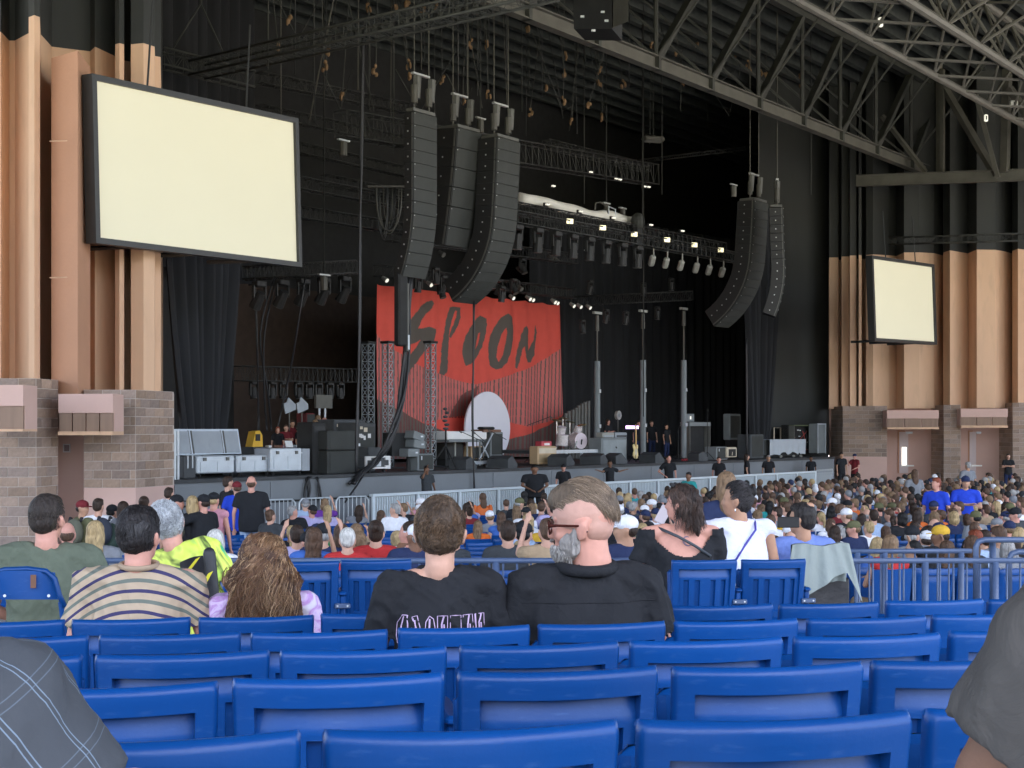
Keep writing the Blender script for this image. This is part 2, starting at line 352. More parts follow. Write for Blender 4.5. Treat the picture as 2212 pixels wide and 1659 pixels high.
soffit('pink soffit box with three louvers over the left of the two doors', 1916, 2028, 67.9, 67.6, 886, 904, 923, 927, 3)
soffit('pink soffit box with three louvers over the right of the two doors', 2075.5, 2177, 67.1, 66.8, 883, 901, 919, 924, 3)
m_door = mat('pale_pink_door', (.62, .52, .52), .6, var=.05)
m_out = mat('daylit_glass', (.8, .8, .75), .3, emit=(1, .93, .78), estr=.35)
for lab, x0, x1, l0, l1, dd in (('pink service door with a bright slot window, left of the two', 1942, 1980, 1947.5, 1957.5, 71.0), ('pink service door with a bright slot window, right of the two', 2094, 2130, 2114, 2124, 70.2)):
    o = thing('service_door', lab, 'door', P(x0, 1030, dd))
    A = lambda xa, xb, ya, yb_, dy, nm, m: MB().b(P(xa, 0, dd).x, P(xb, 0, dd).x, dd-dy, dd-dy+.05, P(0, yb_, dd).z, P(0, ya, dd).z).build(nm, m, o, True)
    A(x0-2.5, x1+3, 930, 1022, .02, 'frame', m_orange2); A(x0, x1, 933, 1022, .06, 'leaf', m_door)
    A(l0, l1, 966, 1005, .075, 'window_pane', m_out); A(x0+14, x0+28, 932.5, 937, .12, 'door_closer', m_alum)
    A(x0+3, x1-1, 1004.5, 1007.5, .13, 'low_bar', mat('bright_bar', (.75, .75, .75), .3, metal=.3))  # pale metal bar low across the door leaf
# ------------------------------------------------------------------ projection screens
m_scr = mat('screen_cloth', (.70, .66, .49), .9, var=.012, scale=.6, emit=(.95, .87, .60), estr=.03)  # faint emission added so the blank cloth looks evenly bright
m_scrf = mat('screen_frame', (.035, .036, .036), .5)
def screen(label, tl, tr, br, bl, bw):
    o = thing('projection_screen', label, 'screen', (tl+br)/2)
    R = (tr-tl).normalized(); D = (bl-tl).normalized(); Nn = R.cross(D).normalized()
    if Nn.y < 0: Nn = -Nn
    MB().add([tl, tr, br, bl], [(0, 3, 2, 1)]).build('cloth', m_scr, o, True)
    o_ = [tl-R*bw-D*bw, tr+R*bw-D*bw, br+R*bw+D*bw, bl-R*bw+D*bw]; i_ = [tl, tr, br, bl]
    vs = [p-Nn*.08 for p in o_]+[p-Nn*.08 for p in i_]+[p+Nn*.25 for p in o_]+[p+Nn*.005 for p in i_]
    fs = []
    for k in range(4):
        j = (k+1) % 4; fs += [(k, j, 4+j, 4+k), (k, 8+k, 8+j, j), (4+k, 4+j, 12+j, 12+k)]
    fs.append((11, 10, 9, 8)); MB().add(vs, fs).build('frame', m_scrf, o, True)
    mb = MB()
    for f in (.25, .75):
        p = tl+(tr-tl)*f-D*bw; mb.tube(p+Nn*.1, p+Nn*.1+Vector((0, .5, 2.2)), .025, n=5)
    for f in (.2, .5, .8):
        p = bl+(br-bl)*f+D*bw*.5+Nn*.25; mb.tube(p, p+Nn*1.6, .06, n=5)
    mb.build('mount_arm', m_scrf, o, True); return o
screen('large blank cream projection screen on the left wall', P(204, 174, 29.9), P(633, 265.5, 35.3), P(641, 566, 35.6), P(212, 513.5, 30.15), .125)
screen('smaller looking blank cream screen on the right wall', P(1884, 559, 61.6), P(2012.5, 577.5, 65.4), P(2018, 738.5, 65.6), P(1890, 730, 61.8), .14)
# ------------------------------------------------------------------ stage
st = struct('stage_deck', MB().add([stq(-.2, 0, DECK), stq(40, 0, DECK), stq(40, 26, DECK), stq(-.2, 26, DECK)], [(0, 1, 2, 3)]), m_deck)
sf = thing('stage_apron', 'long grey panelled stage front', 'stage front', stq(0, 0, 0), SROT)
mb = MB(); mb.b(-.2, 40, -.02, .2, 0, DECK-.006); mb.build('fascia', m_deckf, sf)
MB().b(-.2, 40, -.07, .0, DECK-.10, DECK-.004).build('deck_edge', m_deck, sf)
gp = MB().b(-1.62, 1.62, -.04, -.018, .12, .78).mesh('panel', m_deckf)
gq = MB().b(-1.62, 1.62, -.04, -.018, .86, DECK-.14).mesh('panel', m_deckf)
for i in range(12):
    link(gp, 'panel', sf, (1.55+i*3.32, 0, 0)); link(gq, 'panel', sf, (1.55+i*3.32, 0, 0))
MB().b(-.2, 40, -.06, -.02, .795, .845).build('black_rail', m_black, sf)  # black strip along the gap between the two panel rows
def drape(name, label, pts, z0, z1, amp=.18, per=.55, m=None, seed=0, gather=None):
    """folded cloth along plan points; gather squeezes the foot of it"""
    rnd = random.Random(seed); m = m or m_curt; o = []
    cum = [0]
    for i in range(1, len(pts)): cum.append(cum[-1]+(pts[i]-pts[i-1]).length)
    L = cum[-1]; n = max(16, int(L/per*7)); rows = 10; vs = []
    for j in range(rows+1):
        f = j/rows; z = z1+(z0-z1)*f
        for i in range(n+1):
            t = L*i/n
            if gather: 
                c, k = gather; t2 = c*L+(t-c*L)*(1-k*f**1.5)
            else: t2 = t
            k2 = max(q for q in range(len(pts)-1) if cum[q] <= t2+1e-6) if t2 < L else len(pts)-2
            a, b_ = pts[k2], pts[k2+1]; g = (t2-cum[k2])/(b_-a).length; p = a.lerp(b_, g); d = (b_-a).normalized(); nn = Vector((d.y, -d.x, 0))
            w = amp*(math.sin(2*PI*t/per+1.3*math.sin(t*.9+seed))+.4*math.sin(2*PI*t/per*.37+seed))
            q = p+nn*w; vs.append((q.x, q.y, z))
    w1 = n+1
    mb = MB().add(vs, [(j*w1+i, (j+1)*w1+i, (j+1)*w1+i+1, j*w1+i+1) for j in range(rows) for i in range(n)])
    ob = mb.build(name, m, smooth=True); return tag(ob, label, 'curtain')
drape('stage_curtain', 'black stage curtain gathered towards its foot, left of the wing', [SP(349, 1.2), SP(520, 3.0)], DECK, 9.5, amp=.16, per=.62, gather=(.5, .62), seed=3)
drape('stage_curtain', 'tall black curtain above the left screen', [P(352, HY, 44), P(548, HY, 50)], 8, ROOFZ, amp=.2, per=.8, seed=4)
drape('stage_curtain', 'wide black backdrop curtain right of the red banner', [SP(1150, 11), SP(1625, 9)], DECK, 13.6, amp=.14, per=.7, seed=5)
drape('stage_curtain', 'gathered black curtain at the right wing', [SP(1606, 2.2), SP(1690, 1.8)], DECK+.3, 13.4, amp=.18, per=.6, gather=(.35, .6), seed=6)
m_brown = mat('brown_backwall', (.055, .036, .027), .85, var=.2)
mb = MB(); mb.wall([SP(505, 15), SP(900, 15)], 0, 8.9); struct('wing_back_wall', mb, m_brown)
mb = MB(); mb.wall([SP(505, 15), SP(900, 15)], 8.9, ROOFZ); struct('wing_upper_wall', mb, m_black)
mb = MB(); mb.wall([SP(700, 16), SP(1700, 16)], 0, ROOFZ); mb.wall([SP(1690, 4.0), SP(1700, 16)], 0, ROOFZ); struct('upstage_wall', mb, m_black)
mb = MB(); mb.wall([SP(1640, 3.4), P(1790, HY, 72.6)], 0, ROOFZ); struct('proscenium_wall', mb, m_blkwall)
mb = MB(); mb.wall([P(352, HY, 46), SP(480, 9), SP(505, 15)], 0, ROOFZ); struct('left_wing_wall', mb, m_black)
o = thing('proscenium_return', 'low black return wall at the right end of the stage', 'wall', SP(1686, 1.5))
MB().wall([SP(1686, 4.2), P(1798, HY, 72.5)], DECK, 3.95).build('panel', m_blkwall, o, True)
# ------------------------------------------------------------------ seats
def sharp(me, deg=35):
    try: me.set_sharp_from_angle(angle=math.radians(deg))
    except Exception: pass
    return me
SW = .2175
def seat_back_mesh(name, S, T, curved=True):
    def off(s, t):
        a = abs(s); y = -.045*(1-s*s)
        e = max(0, (a-.955)/.045); y += .014*e*e
        e = max(0, (t-.962)/.038); y += .016*e*e
        if a < .80 and .26 < t < .875:
            k = min(1, (.80-a)/.018)*min(1, (.875-t)/.014)*min(1, (t-.26)/.02)
            if t > .75: dpt = .013+.022*min(1, (t-.75)/.10)
            else: dpt = .015
            if t < .72 and t > .31 and (.16 < a < .32 or .49 < a < .65):
                q = min(1, (min(a-.16, .32-a) if a < .4 else min(a-.49, .65-a))/.015)*min(1, (.72-t)/.015)*min(1, (t-.31)/.02)
                dpt += .022*max(0, q)
            y += dpt*k
        return y
    zb, H = .40, .46; vs = []; nS, nT = len(S), len(T)
    for t in T:
        w = SW*(.94+.06*t); z = zb+H*t; 
        for s in S:
            zc = z-(.008*max(0, (abs(s)-.93)/.07)**2 if t > .9 else 0)
            vs.append((s*w, off(s, t)-.07*t, zc))
    n0 = len(vs)
    for t in T:
        w = SW*(.94+.06*t); z = zb+H*t
        for s in S:
            e = max(0, (t-.962)/.038); vs.append((s*w*(.985), .034-.045*(1-s*s)-.07*t-.012*e*e, z))
    fs = []
    for j in range(nT-1):
        for i in range(nS-1):
            a = j*nS+i; fs.append((a, a+1, a+nS+1, a+nS)); fs.append((n0+a+nS, n0+a+nS+1, n0+a+1, n0+a))
    for j in range(nT-1): 
        a = j*nS; fs.append((a+nS, n0+a+nS, n0+a, a)); a = j*nS+nS-1; fs.append((a, n0+a, n0+a+nS, a+nS))
    for i in range(nS-1):
        fs.append((i, n0+i, n0+i+1, i+1)); a = (nT-1)*nS+i; fs.append((a+1, n0+a+1, n0+a, a))
    mb = MB().add(vs, fs); return sharp(mb.mesh(name, m_blue, True), 38)
Sp = [.16, .175, .305, .32, .49, .505, .635, .65, .782, .80, .88, .93, .955, .97, .985, 1.0]
S_hi = [-s for s in reversed(Sp)]+[-.08, 0, .08]+Sp
T_hi = [0, .15, .26, .28, .31, .33, .5, .705, .72, .735, .75, .78, .82, .861, .875, .92, .962, .975, .988, 1.0]
S_lo = [-1, -.93, -.80, -.78, -.65, -.49, -.32, -.16, 0, .16, .32, .49, .65, .78, .80, .93, 1]
T_lo = [0, .26, .28, .33, .5, .70, .75, .861, .875, .95, 1]
me_back_hi = seat_back_mesh('backrest', S_hi, T_hi); me_back_lo = seat_back_mesh('backrest', S_lo, T_lo)
me_pan = sharp(MB().rbox((0, .115, .60), (.40, .045, .36), .015, Matrix.Rotation(math.radians(-6), 3, 'X')).mesh('seat_pan', m_blue, True))
me_pan_dn = sharp(MB().rbox((0, .24, .43), (.42, .42, .045), .015).mesh('seat_pan', m_blue, True))
me_arm = sharp(MB().rbox((.2375, .12, .655), (.048, .30, .028), .010).mesh('armrest', m_blue, True))
me_leg = MB().rbox((.2375, .02, .33), (.036, .06, .66), .008).rbox((.2375, .05, .015), (.05, .22, .03), .008).mesh('leg', m_blue)
me_brk = MB().rbox((.2375, -.045, .585), (.095, .012, .032), .005).mesh('bracket', m_rail)
me_bolt = MB().tube((-.03, -.053, 0), (-.03, -.046, 0), .006, n=8).tube((.03, -.053, 0), (.03, -.046, 0), .006, n=8).mesh('bolt', m_alum)
def make_seat(name, back, full=True, occupied=False):
    o = thing(name, 'blue seat', 'stadium seat')
    link(back, 'backrest', o); link(me_pan_dn if occupied else me_pan, 'seat_pan', o)
    link(me_leg, 'leg', o)
    if full:
        link(me_arm, 'armrest', o); br = link(me_brk, 'bracket', o); link(me_bolt, 'bolt', br, (.2375, 0, .585))
    return o
proto_hi = make_seat('stadium_seat', me_back_hi); proto_lo = make_seat('stadium_seat', me_back_lo, False)
used = {}
def put_seat(proto, X, Y, z, rz, label, group):
    if id(proto) not in used: used[id(proto)] = 1; KIDS[proto.name] = list(proto.children); KIDS.update({c.name: list(c.children) for c in proto.children}); o = proto; o.location = (X, Y, z); o.rotation_euler = (0, 0, rz)
    else: o = copy_tree(proto, None, (X, Y, z), rz)
    o['label'] = label; o['group'] = group; return o
ORD = ['first', 'second', 'third', 'fourth', 'fifth', 'sixth', 'seventh', 'eighth', 'ninth', 'tenth', 'eleventh', 'twelfth', 'thirteenth', 'fourteenth', 'fifteenth', 'sixteenth', 'seventeenth', 'eighteenth', 'nineteenth', 'twentieth']
def ordn(i): return ORD[i] if i < 20 else f'{i+1}th'
FOOT = 'blue seats in the empty rows nearest the camera'
near_rows = [(2.08, .426, 1012, 'nearest'), (2.97, .505, 1197, 'second nearest'), (3.73, .563, 787, 'third nearest'), (4.58, .634, 997, 'fourth nearest'), (5.52, .705, 555, 'fifth nearest')]
phi = math.radians(10); cr, sr = math.cos(phi), math.sin(phi)
def row_pt(d, px):
    a = (px-CX)/FP; m = a*d/(cr-a*sr); return m
for d, h, ref, nm in near_rows:
    m0 = row_pt(d, ref); z = EYE-h-.86; mi = row_pt(d, -120); ma = row_pt(d, 2330); lst = []
    k = math.floor((mi-m0)/.462)
    while m0+k*.462 < ma: 
        if m0+k*.462 > mi: lst.append(m0+k*.462)
        k += 1
    for i, m in enumerate(lst):
        jit = random.uniform(-.8, .8)
        put_seat(proto_hi, m*cr+random.uniform(-.004, .004), d+m*sr, z+random.uniform(-.003, .003), phi+math.radians(jit), f'blue plastic seat, {ordn(i)} from the left in the {nm} row', FOOT)
# short row in front of the rail
for px, dd, hh, lab in ((655, 8.45, .79, 'blue slotted seat half hidden behind the long curly hair'), (812, 8.55, .79, 'blue slotted seat just left of the boy in the black T-shirt'), (1517, 8.98, .83, 'blue slotted seat under the woman with the tattooed back'), (1666, 9.08, .835, 'blue slotted seat under the woman in the white sleeveless top')):
    a = (px-CX)/FP; put_seat(proto_hi, a*dd, dd, EYE-hh-.86, math.radians(7), lab, 'slotted seats in front of the railing')
# ------------------------------------------------------------------ rails
def railing(name, label, p0, p1, posts, hz=1.0, step=.105, r=.022, thick=None):
    o = thing(name, label, 'railing', (p0.x, p0.y, 0)); L = (p1-p0).length; d = (p1-p0).normalized()
    MB().tube(p0, p1, r, n=10).build('top_rail', m_rail, o, True, True)
    lo0, lo1 = p0-Vector((0, 0, .92)), p1-Vector((0, 0, .92)); MB().tube(lo0, lo1, .014, n=6).build('bottom_rail', m_rail, o, True, True)
    bm_ = MB().tube((0, 0, -.92), (0, 0, -.02), .0085, n=6).mesh('baluster', m_rail, True); inv = o.matrix_basis.inverted(); n = int(L/step)
    for i in range(1, n): link(bm_, 'baluster', o, inv @ (p0+d*(i*step)))
    pm_ = MB().tube((0, 0, -hz-.2), (0, 0, -.01), .027, n=10).mesh('post', m_rail, True)
    for t in posts: link(pm_, 'post', o, inv @ (p0+d*t))
    return o
ra, rb_ = P(140, 1211, 10.3), P(2420, 1211, 10.75)
railing('guard_railing', 'blue grey railing with balusters crossing behind the foreground seats', ra, rb_, [0.05, 1.9, 3.2, 4.72, 6.5, 7.05])
railing('guard_railing', 'second blue grey railing just beyond the first, right of the draped jacket', P(1828, 1191, 11.9), P(2098, 1190, 12.1), [.1, .35, 1.06], hz=1)
def hoop(label, x0, x1, y0, y1, d):
    o = thing('handrail_hoop', label, 'handrail', P(x0, 1300, d))
    a, b_ = P(x0, y0, d), P(x1, y0, d); zf = P(0, y1, d).z
    pts = [Vector((a.x, a.y, zf))]+[Vector((a.x, a.y, a.z-.06)), Vector((a.x+.02, a.y, a.z-.015)), Vector((a.x+.07, a.y, a.z))]+[Vector((b_.x, b_.y, b_.z))]
    MB().path(pts, .024, 8).build('tube', m_rail, o, True, True); return o
m_railw = mat('dark_handrail_grip', (.03, .035, .04), .6)
hoop('tall handrail post rising left of the aisle at the right', 2108, 2300, 1166, 1320, 11.2)
hoop('lower handrail hoop at the far right edge', 2180, 2330, 1192, 1320, 11.0)
o = thing('handrail_post', 'upright handrail post between the two hoops at the right', 'handrail', P(2144, 1300, 11.3))
MB().tube(P(2144, 1168, 11.3), P(2146, 1330, 11.3), .028, n=8).build('tube', m_rail, o, True, True)
# ------------------------------------------------------------------ seats and places beyond the rail
QC = Vector((-8, 55))
B0 = Vector((-3.82, 37.8)); 
wallY = lambda X: 69.5-.47*(X-16)
places = []
R = 43.0; row = 0
while R > 3:
    L = []
    th = math.radians(-60)
    while th < math.radians(75):
        X, Y = QC.x+R*math.sin(th), QC.y-R*math.cos(th)
        dlt = .478/R
        px = CX+FP*X/max(Y, .1)
        s = (Vector((X, Y, 0))-S0).dot(N)
        ok = Y > 12.2 and s < -9.0 and Y < wallY(X)-2.2 and -40 < px < 2290 and X > -6.0+.05*max(0, Y-20)
        if px > 1800 and Y < 13.6: ok = False
        if ok:
            ad = math.degrees(th)
            if (abs(ad-41) > .9*30/R) and abs(ad-62) > 1.0:
                L.append((X, Y, th, px))
        th += dlt
    if L: places.append(L)
    R -= .87
rnd = random.Random(11)
seats_all = []
for r, L in enumerate(places):
    for i, (X, Y, th, px) in enumerate(L): seats_all.append((Y, X, th, px, r, i))
def occupancy(px, y, Y):
    if px < 430: return .0
    if px < 615: return .0
    if px < 900: return .42 if y > 1125 and y < 1205 else (.5 if y < 1098 else .02)
    if px < 1080: return .62 if y < 1112 else .08
    if px < 1200: return .80 if y < 1118 else .38
    if px < 1340: return .85 if y < 1118 else .45
    if y < 1085: return .90
    if y < 1110: return .75
    return .52
occ = []; free = []
for sdat in seats_all:
    Y, X, th, px, r, i = sdat; y = HY+(EYE-floor_z(Y)-1.28)/Y*FP
    if rnd.random() < occupancy(px, y, Y) and not (1230 < px < 1330 and 1120 < y) : occ.append(sdat)
    else: free.append(sdat)
free.sort(); near_free = [f for f in free if f[0] < 60][:250]; far_free = free[len(near_free):]
for Y, X, th, px, r, i in near_free:
    put_seat(proto_lo, X, Y, floor_z(Y), th, f'blue seat in the {ordn(r)} row beyond the railing, {ordn(i)} place from its left end', 'empty blue seats beyond the railing')
occ.sort()
# seats past the limit, and those hidden under people: one mass
mb = MB()
def lowseat(mb, X, Y, th, z):
    R3 = Matrix.Rotation(th, 3, 'Z'); c = Vector((X, Y, z))
    f = lambda x, y, zz: c+R3 @ Vector((x, y, zz))
    vs = [f(-.21, .0, .40), f(0, -.045, .40), f(.21, 0, .40), f(-.2175, -.06, .86), f(0, -.105, .86), f(.2175, -.06, .86), f(-.21, -.03, .86), f(0, -.07, .86), f(.21, -.03, .86), f(-.19, .03, .40), f(.19, .03, .40)]
    mb.add(vs, [(0, 1, 4, 3), (1, 2, 5, 4), (3, 4, 7, 6), (4, 5, 8, 7), (6, 7, 8, 10, 9), (0, 3, 6, 9), (2, 10, 8, 5)])
    mb.add([f(-.2, .03, .43), f(.2, .03, .43), f(.2, .42, .45), f(-.2, .42, .45)], [(0, 1, 2, 3)])
for Y, X, th, px, r, i in far_free+occ: lowseat(mb, X, Y, th, floor_z(Y))
tag(mb.build('seating_rows', m_blue), 'distant rows of blue seats too small to tell apart', 'seating', kind='stuff')
print('seats', len(seats_all), 'occ', len(occ))
# ------------------------------------------------------------------ people
m_skin = mat('skin', (1, 1, 1), .55, var=.08, scale=30, bump=.06, bscale=220, spec=.35, objcol=True)
m_cloth = mat('plain_cloth', (1, 1, 1), .85, var=.12, scale=9, bump=.55, bscale=13, objcol=True, spec=.25, distort=1.2)
m_hair = mat('hair_mass', (1, 1, 1), .55, var=.55, scale=16, bump=1.0, bscale=26, objcol=True, spec=.3, stretch=(1.6, 1.6, .35), distort=1.5)
m_shoe = mat('dark_shoe', (.03, .03, .03), .6)
DG = lambda: bpy.context.evaluated_depsgraph_get()
def remesh(mb, vox, name, m, smooth=4, fac=.5, pre=None):
    me0 = mb.mesh('tmp', m); o = bpy.data.objects.new('tmp', me0); C.objects.link(o)
    md = o.modifiers.new('r', 'REMESH'); md.mode = 'VOXEL'; md.voxel_size = vox; md.use_smooth_shade = True
    if smooth: sm = o.modifiers.new('s', 'SMOOTH'); sm.iterations = smooth; sm.factor = fac
    bpy.context.view_layer.update()
    me = bpy.data.meshes.new_from_object(o.evaluated_get(DG())); me.name = name
    bpy.data.objects.remove(o); bpy.data.meshes.remove(me0)
    me.materials.clear(); me.materials.append(m)
    me.polygons.foreach_set('use_smooth', [True]*len(me.polygons)); return me
def headM(neck, yaw, pitch=0, roll=0):
    return Matrix.Translation(Vector(neck)) @ Euler((math.radians(pitch), math.radians(roll), math.radians(yaw)), 'ZXY' if False else 'XYZ').to_matrix().to_4x4()
def hp(M, x, y, z): return M @ Vector((x, y, z))
NW = [1.0]
def head_parts(mb, M, face=1, ears=True, k=1.0):
    """head in a frame whose origin is the top of the neck, +y is the face"""
    R = M.to_3x3(); E = lambda x, y, z, a, b_, c_, n=16, m=12: mb.ell(hp(M, x*k, y*k, z*k), (a*k, b_*k, c_*k), n, m, R)
    E(0, -.008, .118, .076, .094, .098)                     # cranium
    E(0, .018, .070, .064, .076, .085)                      # face block
    E(0, .040, .022, .046, .050, .040)                      # jaw
    E(0, .070, .006, .022, .018, .018)                      # chin
    E(0, .076, .118, .050, .016, .012)                      # brow
    E(0, .097, .078, .013, .016, .022); E(0, .104, .066, .015, .012, .011)   # nose
    E(.038, .068, .070, .020, .020, .022); E(-.038, .068, .070, .020, .020, .022)  # cheeks
    E(0, .086, .036, .024, .012, .007); E(0, .084, .026, .020, .012, .008)       # lips
    if ears:
        for s in (-1, 1):
            E(.081*s, -.004, .080, .009, .020, .033, 10, 8); E(.088*s, -.012, .090, .009, .014, .022, 10, 8); E(.078*s, .004, .055, .007, .010, .012, 8, 6)
    mb.cap(hp(M, 0, -.008, .055), hp(M, 0, -.012*NW[0], -.04), .056*k*NW[0], .054*k*NW[0], 14)
POSE = {
 'sit': dict(hip=.50, sh=1.00, nk=1.075, y=.155, hy=.13),
 'stand': dict(hip=.92, sh=1.42, nk=1.51, y=0, hy=0)}
def limb_pts(pose, w, arms):
    p = POSE[pose]; y, sh = p['y'], p['sh']; A = []
    for s in (-1, 1):
        a = arms[0] if s < 0 else arms[1]
        S = Vector((.175*s*w, y, sh))
        if a == 'lap': e, h = (.235*s*w, y+.02, sh-.27), (.11*s, y+.26, sh-.38)
        elif a == 'down': e, h = (.245*s*w, y-.01, sh-.29), (.25*s*w, y+.05, sh-.54)
        elif a == 'phone': e, h = (.20*s*w, y+.20, sh-.20), (.09*s, y+.36, sh-.02)
        elif a == 'cross': e, h = (.24*s*w, y+.06, sh-.26), (-.06*s, y+.17, sh-.20)
        elif a == 'out': e, h = (.40*s*w, y+.05, sh-.08), (.66*s, y+.08, sh-.02)
        elif a == 'wave': e, h = (.24*s*w, y+.14, sh-.02), (.16*s, y+.20, sh+.24)
        elif a == 'hip': e, h = (.36*s*w, y-.06, sh-.24), (.18*s, y+.10, sh-.38)
        elif a == 'lean': e, h = (.30*s*w, y+.16, sh-.24), (.20*s, y+.38, sh-.28)
        else: e, h = a[0], a[1]
        A.append((S, Vector(e), Vector(h)))
    return A
def hand(mb, w, e, k=1.0, n=6):
    d = (w-e).normalized(); a = d.orthogonal().normalized(); up = Vector((0, 0, 1)); side = d.cross(up)
    side = side.normalized() if side.length > .1 else a; nn = side.cross(d).normalized()
    mb.cap(w, w+d*.085*k, .026*k, .034*k, 8, (1, .6))
    for i, (o, l) in enumerate(((-.030, .062), (-.010, .072), (.010, .068), (.028, .052))):
        b0 = w+d*.085*k+side*o*k; b1 = b0+d*l*.6*k-nn*.008*k; mb.cap(b0, b1, .0095*k, .009*k, 6); mb.cap(b1, b1+d*l*.38*k-nn*.026*k, .009*k, .0075*k, 6)
    t0 = w+d*.03*k+side*.030*k; t1 = t0+d*.038*k+side*.022*k-nn*.01*k; mb.cap(t0, t1, .012*k, .010*k, 6); mb.cap(t1, t1+d*.028*k-nn*.012*k, .010*k, .008*k, 6)
def body_mb(pose, M, w=1.0, arms=('lap', 'lap'), hands=True, belly=0):
    p = POSE[pose]; y, sh, hip = p['y'], p['sh'], p['hip']; mb = MB(); head_parts(mb, M)
    nk = hp(M, 0, -.018, -.03)
    mb.cap(nk, (0, y+.012, sh-.01), .056*NW[0], .058*NW[0], 12)
    mb.loft([(0, p['hy'], hip-.06, .14*w, .10*w), (0, p['hy'], hip+.05, .145*w, .10*w), (0, y-.01, hip+.22, .13*w, .09*w), (0, y-.01, sh-.14, .150*w, .098*w), (0, y, sh-.02, .135*w, .066), (0, y+.01, sh+.02, .06, .045)], 18, 2.3)
    for S, e, h in limb_pts(pose, w, arms):
        mb.cap((S.x*.4, S.y, S.z+.02), S, .05, .052, 10); mb.cap(S, e, .048, .036, 10); mb.cap(e, h, .036, .024, 10)
        hand(mb, h, e)
    for s in (-1, 1):
        if pose == 'sit':
            hj, kn, an = Vector((.09*s*w, .14, .50)), Vector((.13*s, .56, .50)), Vector((.13*s, .60, .09))
        else: hj, kn, an = Vector((.09*s*w, 0, .90)), Vector((.105*s, .01, .49)), Vector((.11*s, -.01, .09))
        mb.cap(hj, kn, .078, .052, 10); mb.cap(kn, an, .052, .034, 10); mb.cap(an+Vector((0, -.02, -.05)), an+Vector((0, .14, -.06)), .035, .03, 8)
    return mb
def shirt_mb(pose, M, w=1.0, arms=('lap', 'lap'), sleeve='short', neckh=.045, belly=0, g=.014):
    p = POSE[pose]; y, sh, hip = p['y'], p['sh'], p['hip']; mb = MB()
    mb.loft([(0, p['hy']+belly*.02, hip-.10 if pose == 'stand' else hip-.04, .152*w+g+belly*.02, .112*w+g+belly*.05), (0, p['hy']+belly*.03, hip+.06, .152*w+g+belly*.03, .112*w+g+belly*.06), (0, y-.01+belly*.02, hip+.22, .145*w+g+belly*.02, .100*w+g+belly*.04), (0, y-.012, sh-.14, .160*w+g, .106*w+g), (0, y-.006, sh-.05, .158*w+g, .092+g), (0, y-.002, sh+.015, .115*w+g, .070+g), (0, y-.004, sh+neckh+.012, .068+g*.6, .062+g*.5)], 22, 2.35)
    for S, e, h in limb_pts(pose, w, arms):
        mb.cap((S.x*.35, S.y, S.z+.016), S+Vector((0, 0, -.006)), .056+g, .060+g, 12)
        if sleeve == 'none': continue
        d = e-S; q = .68 if sleeve == 'short' else 1.0
        mb.tube(S, S+d*q, .058+g, .050+g*1.6, n=12)
        if sleeve == 'long': mb.cap(e, h, .044+g, .032+g, 10); mb.ell(e, .050+g, 10, 8)
    return mb
def trouser_mb(pose, w=1.0, g=.012):
    mb = MB(); p = POSE[pose]
    mb.loft([(0, p['hy'], p['hip']-.10, .15*w+g, .11*w+g), (0, p['hy'], p['hip']+.0, .155*w+g, .115*w+g), (0, p['hy'], p['hip']+.06, .148*w+g, .108*w+g)], 16, 2.3)
    for s in (-1, 1):
        if pose == 'sit': hj, kn, an = Vector((.09*s*w, .14, .50)), Vector((.13*s, .56, .50)), Vector((.13*s, .60, .12))
        else: hj, kn, an = Vector((.09*s*w, 0, .88)), Vector((.105*s, .01, .49)), Vector((.11*s, -.01, .12))
        mb.cap(hj, kn, .085+g, .060+g, 10); mb.tube(kn, an, .060+g, .050+g, n=10); mb.ell(kn, .060+g, 10, 8)
    return mb
def shoe_mb(pose):
    mb = MB(); y0 = .60 if pose == 'sit' else -.01
    for s in (-1, 1): mb.rbox((.12*s, y0+.06, .05), (.10, .28, .095), .03)
    return mb
def hair_mb(style, M, k=1.0):
    mb = MB(); R = M.to_3x3(); E = lambda x, y, z, a, b_, c_, n=14, m=10: mb.ell(hp(M, x*k, y*k, z*k), (a*k, b_*k, c_*k), n, m, R)
    if style == 'short':
        E(0, -.020, .132, .083, .095, .094); E(0, -.045, .085, .074, .066, .070); E(0, .03, .178, .060, .062, .040)
    elif style == 'bald':
        E(0, -.034, .088, .0785, .072, .056); E(0, -.050, .055, .064, .050, .036)
    elif style == 'long':
        E(0, -.020, .130, .090, .102, .100); E(0, -.052, .04, .094, .064, .12); E(0, -.066, -.08, .092, .052, .12); E(0, -.070, -.16, .070, .040, .09)
        E(.062, -.01, .05, .034, .05, .10); E(-.062, -.01, .05, .034, .05, .10)
    elif style == 'bob':
        E(0, -.020, .130, .092, .104, .100); E(0, -.045, .05, .096, .072, .10); E(.068, 0, .05, .030, .05, .08); E(-.068, 0, .05, .030, .05, .08)
    elif style == 'bun':
        E(0, -.020, .130, .082, .096, .094); E(0, -.04, .07, .072, .062, .07); E(0, -.10, .155, .042, .040, .040)
    elif style == 'pony':
        E(0, -.020, .130, .083, .097, .094); E(0, -.04, .08, .072, .062, .07); E(0, -.115, .12, .032, .036, .034); E(0, -.125, .04, .034, .030, .085); E(0, -.115, -.05, .026, .024, .07)
    elif style == 'cap':
        E(0, -.045, .085, .080, .066, .060)
    return mb
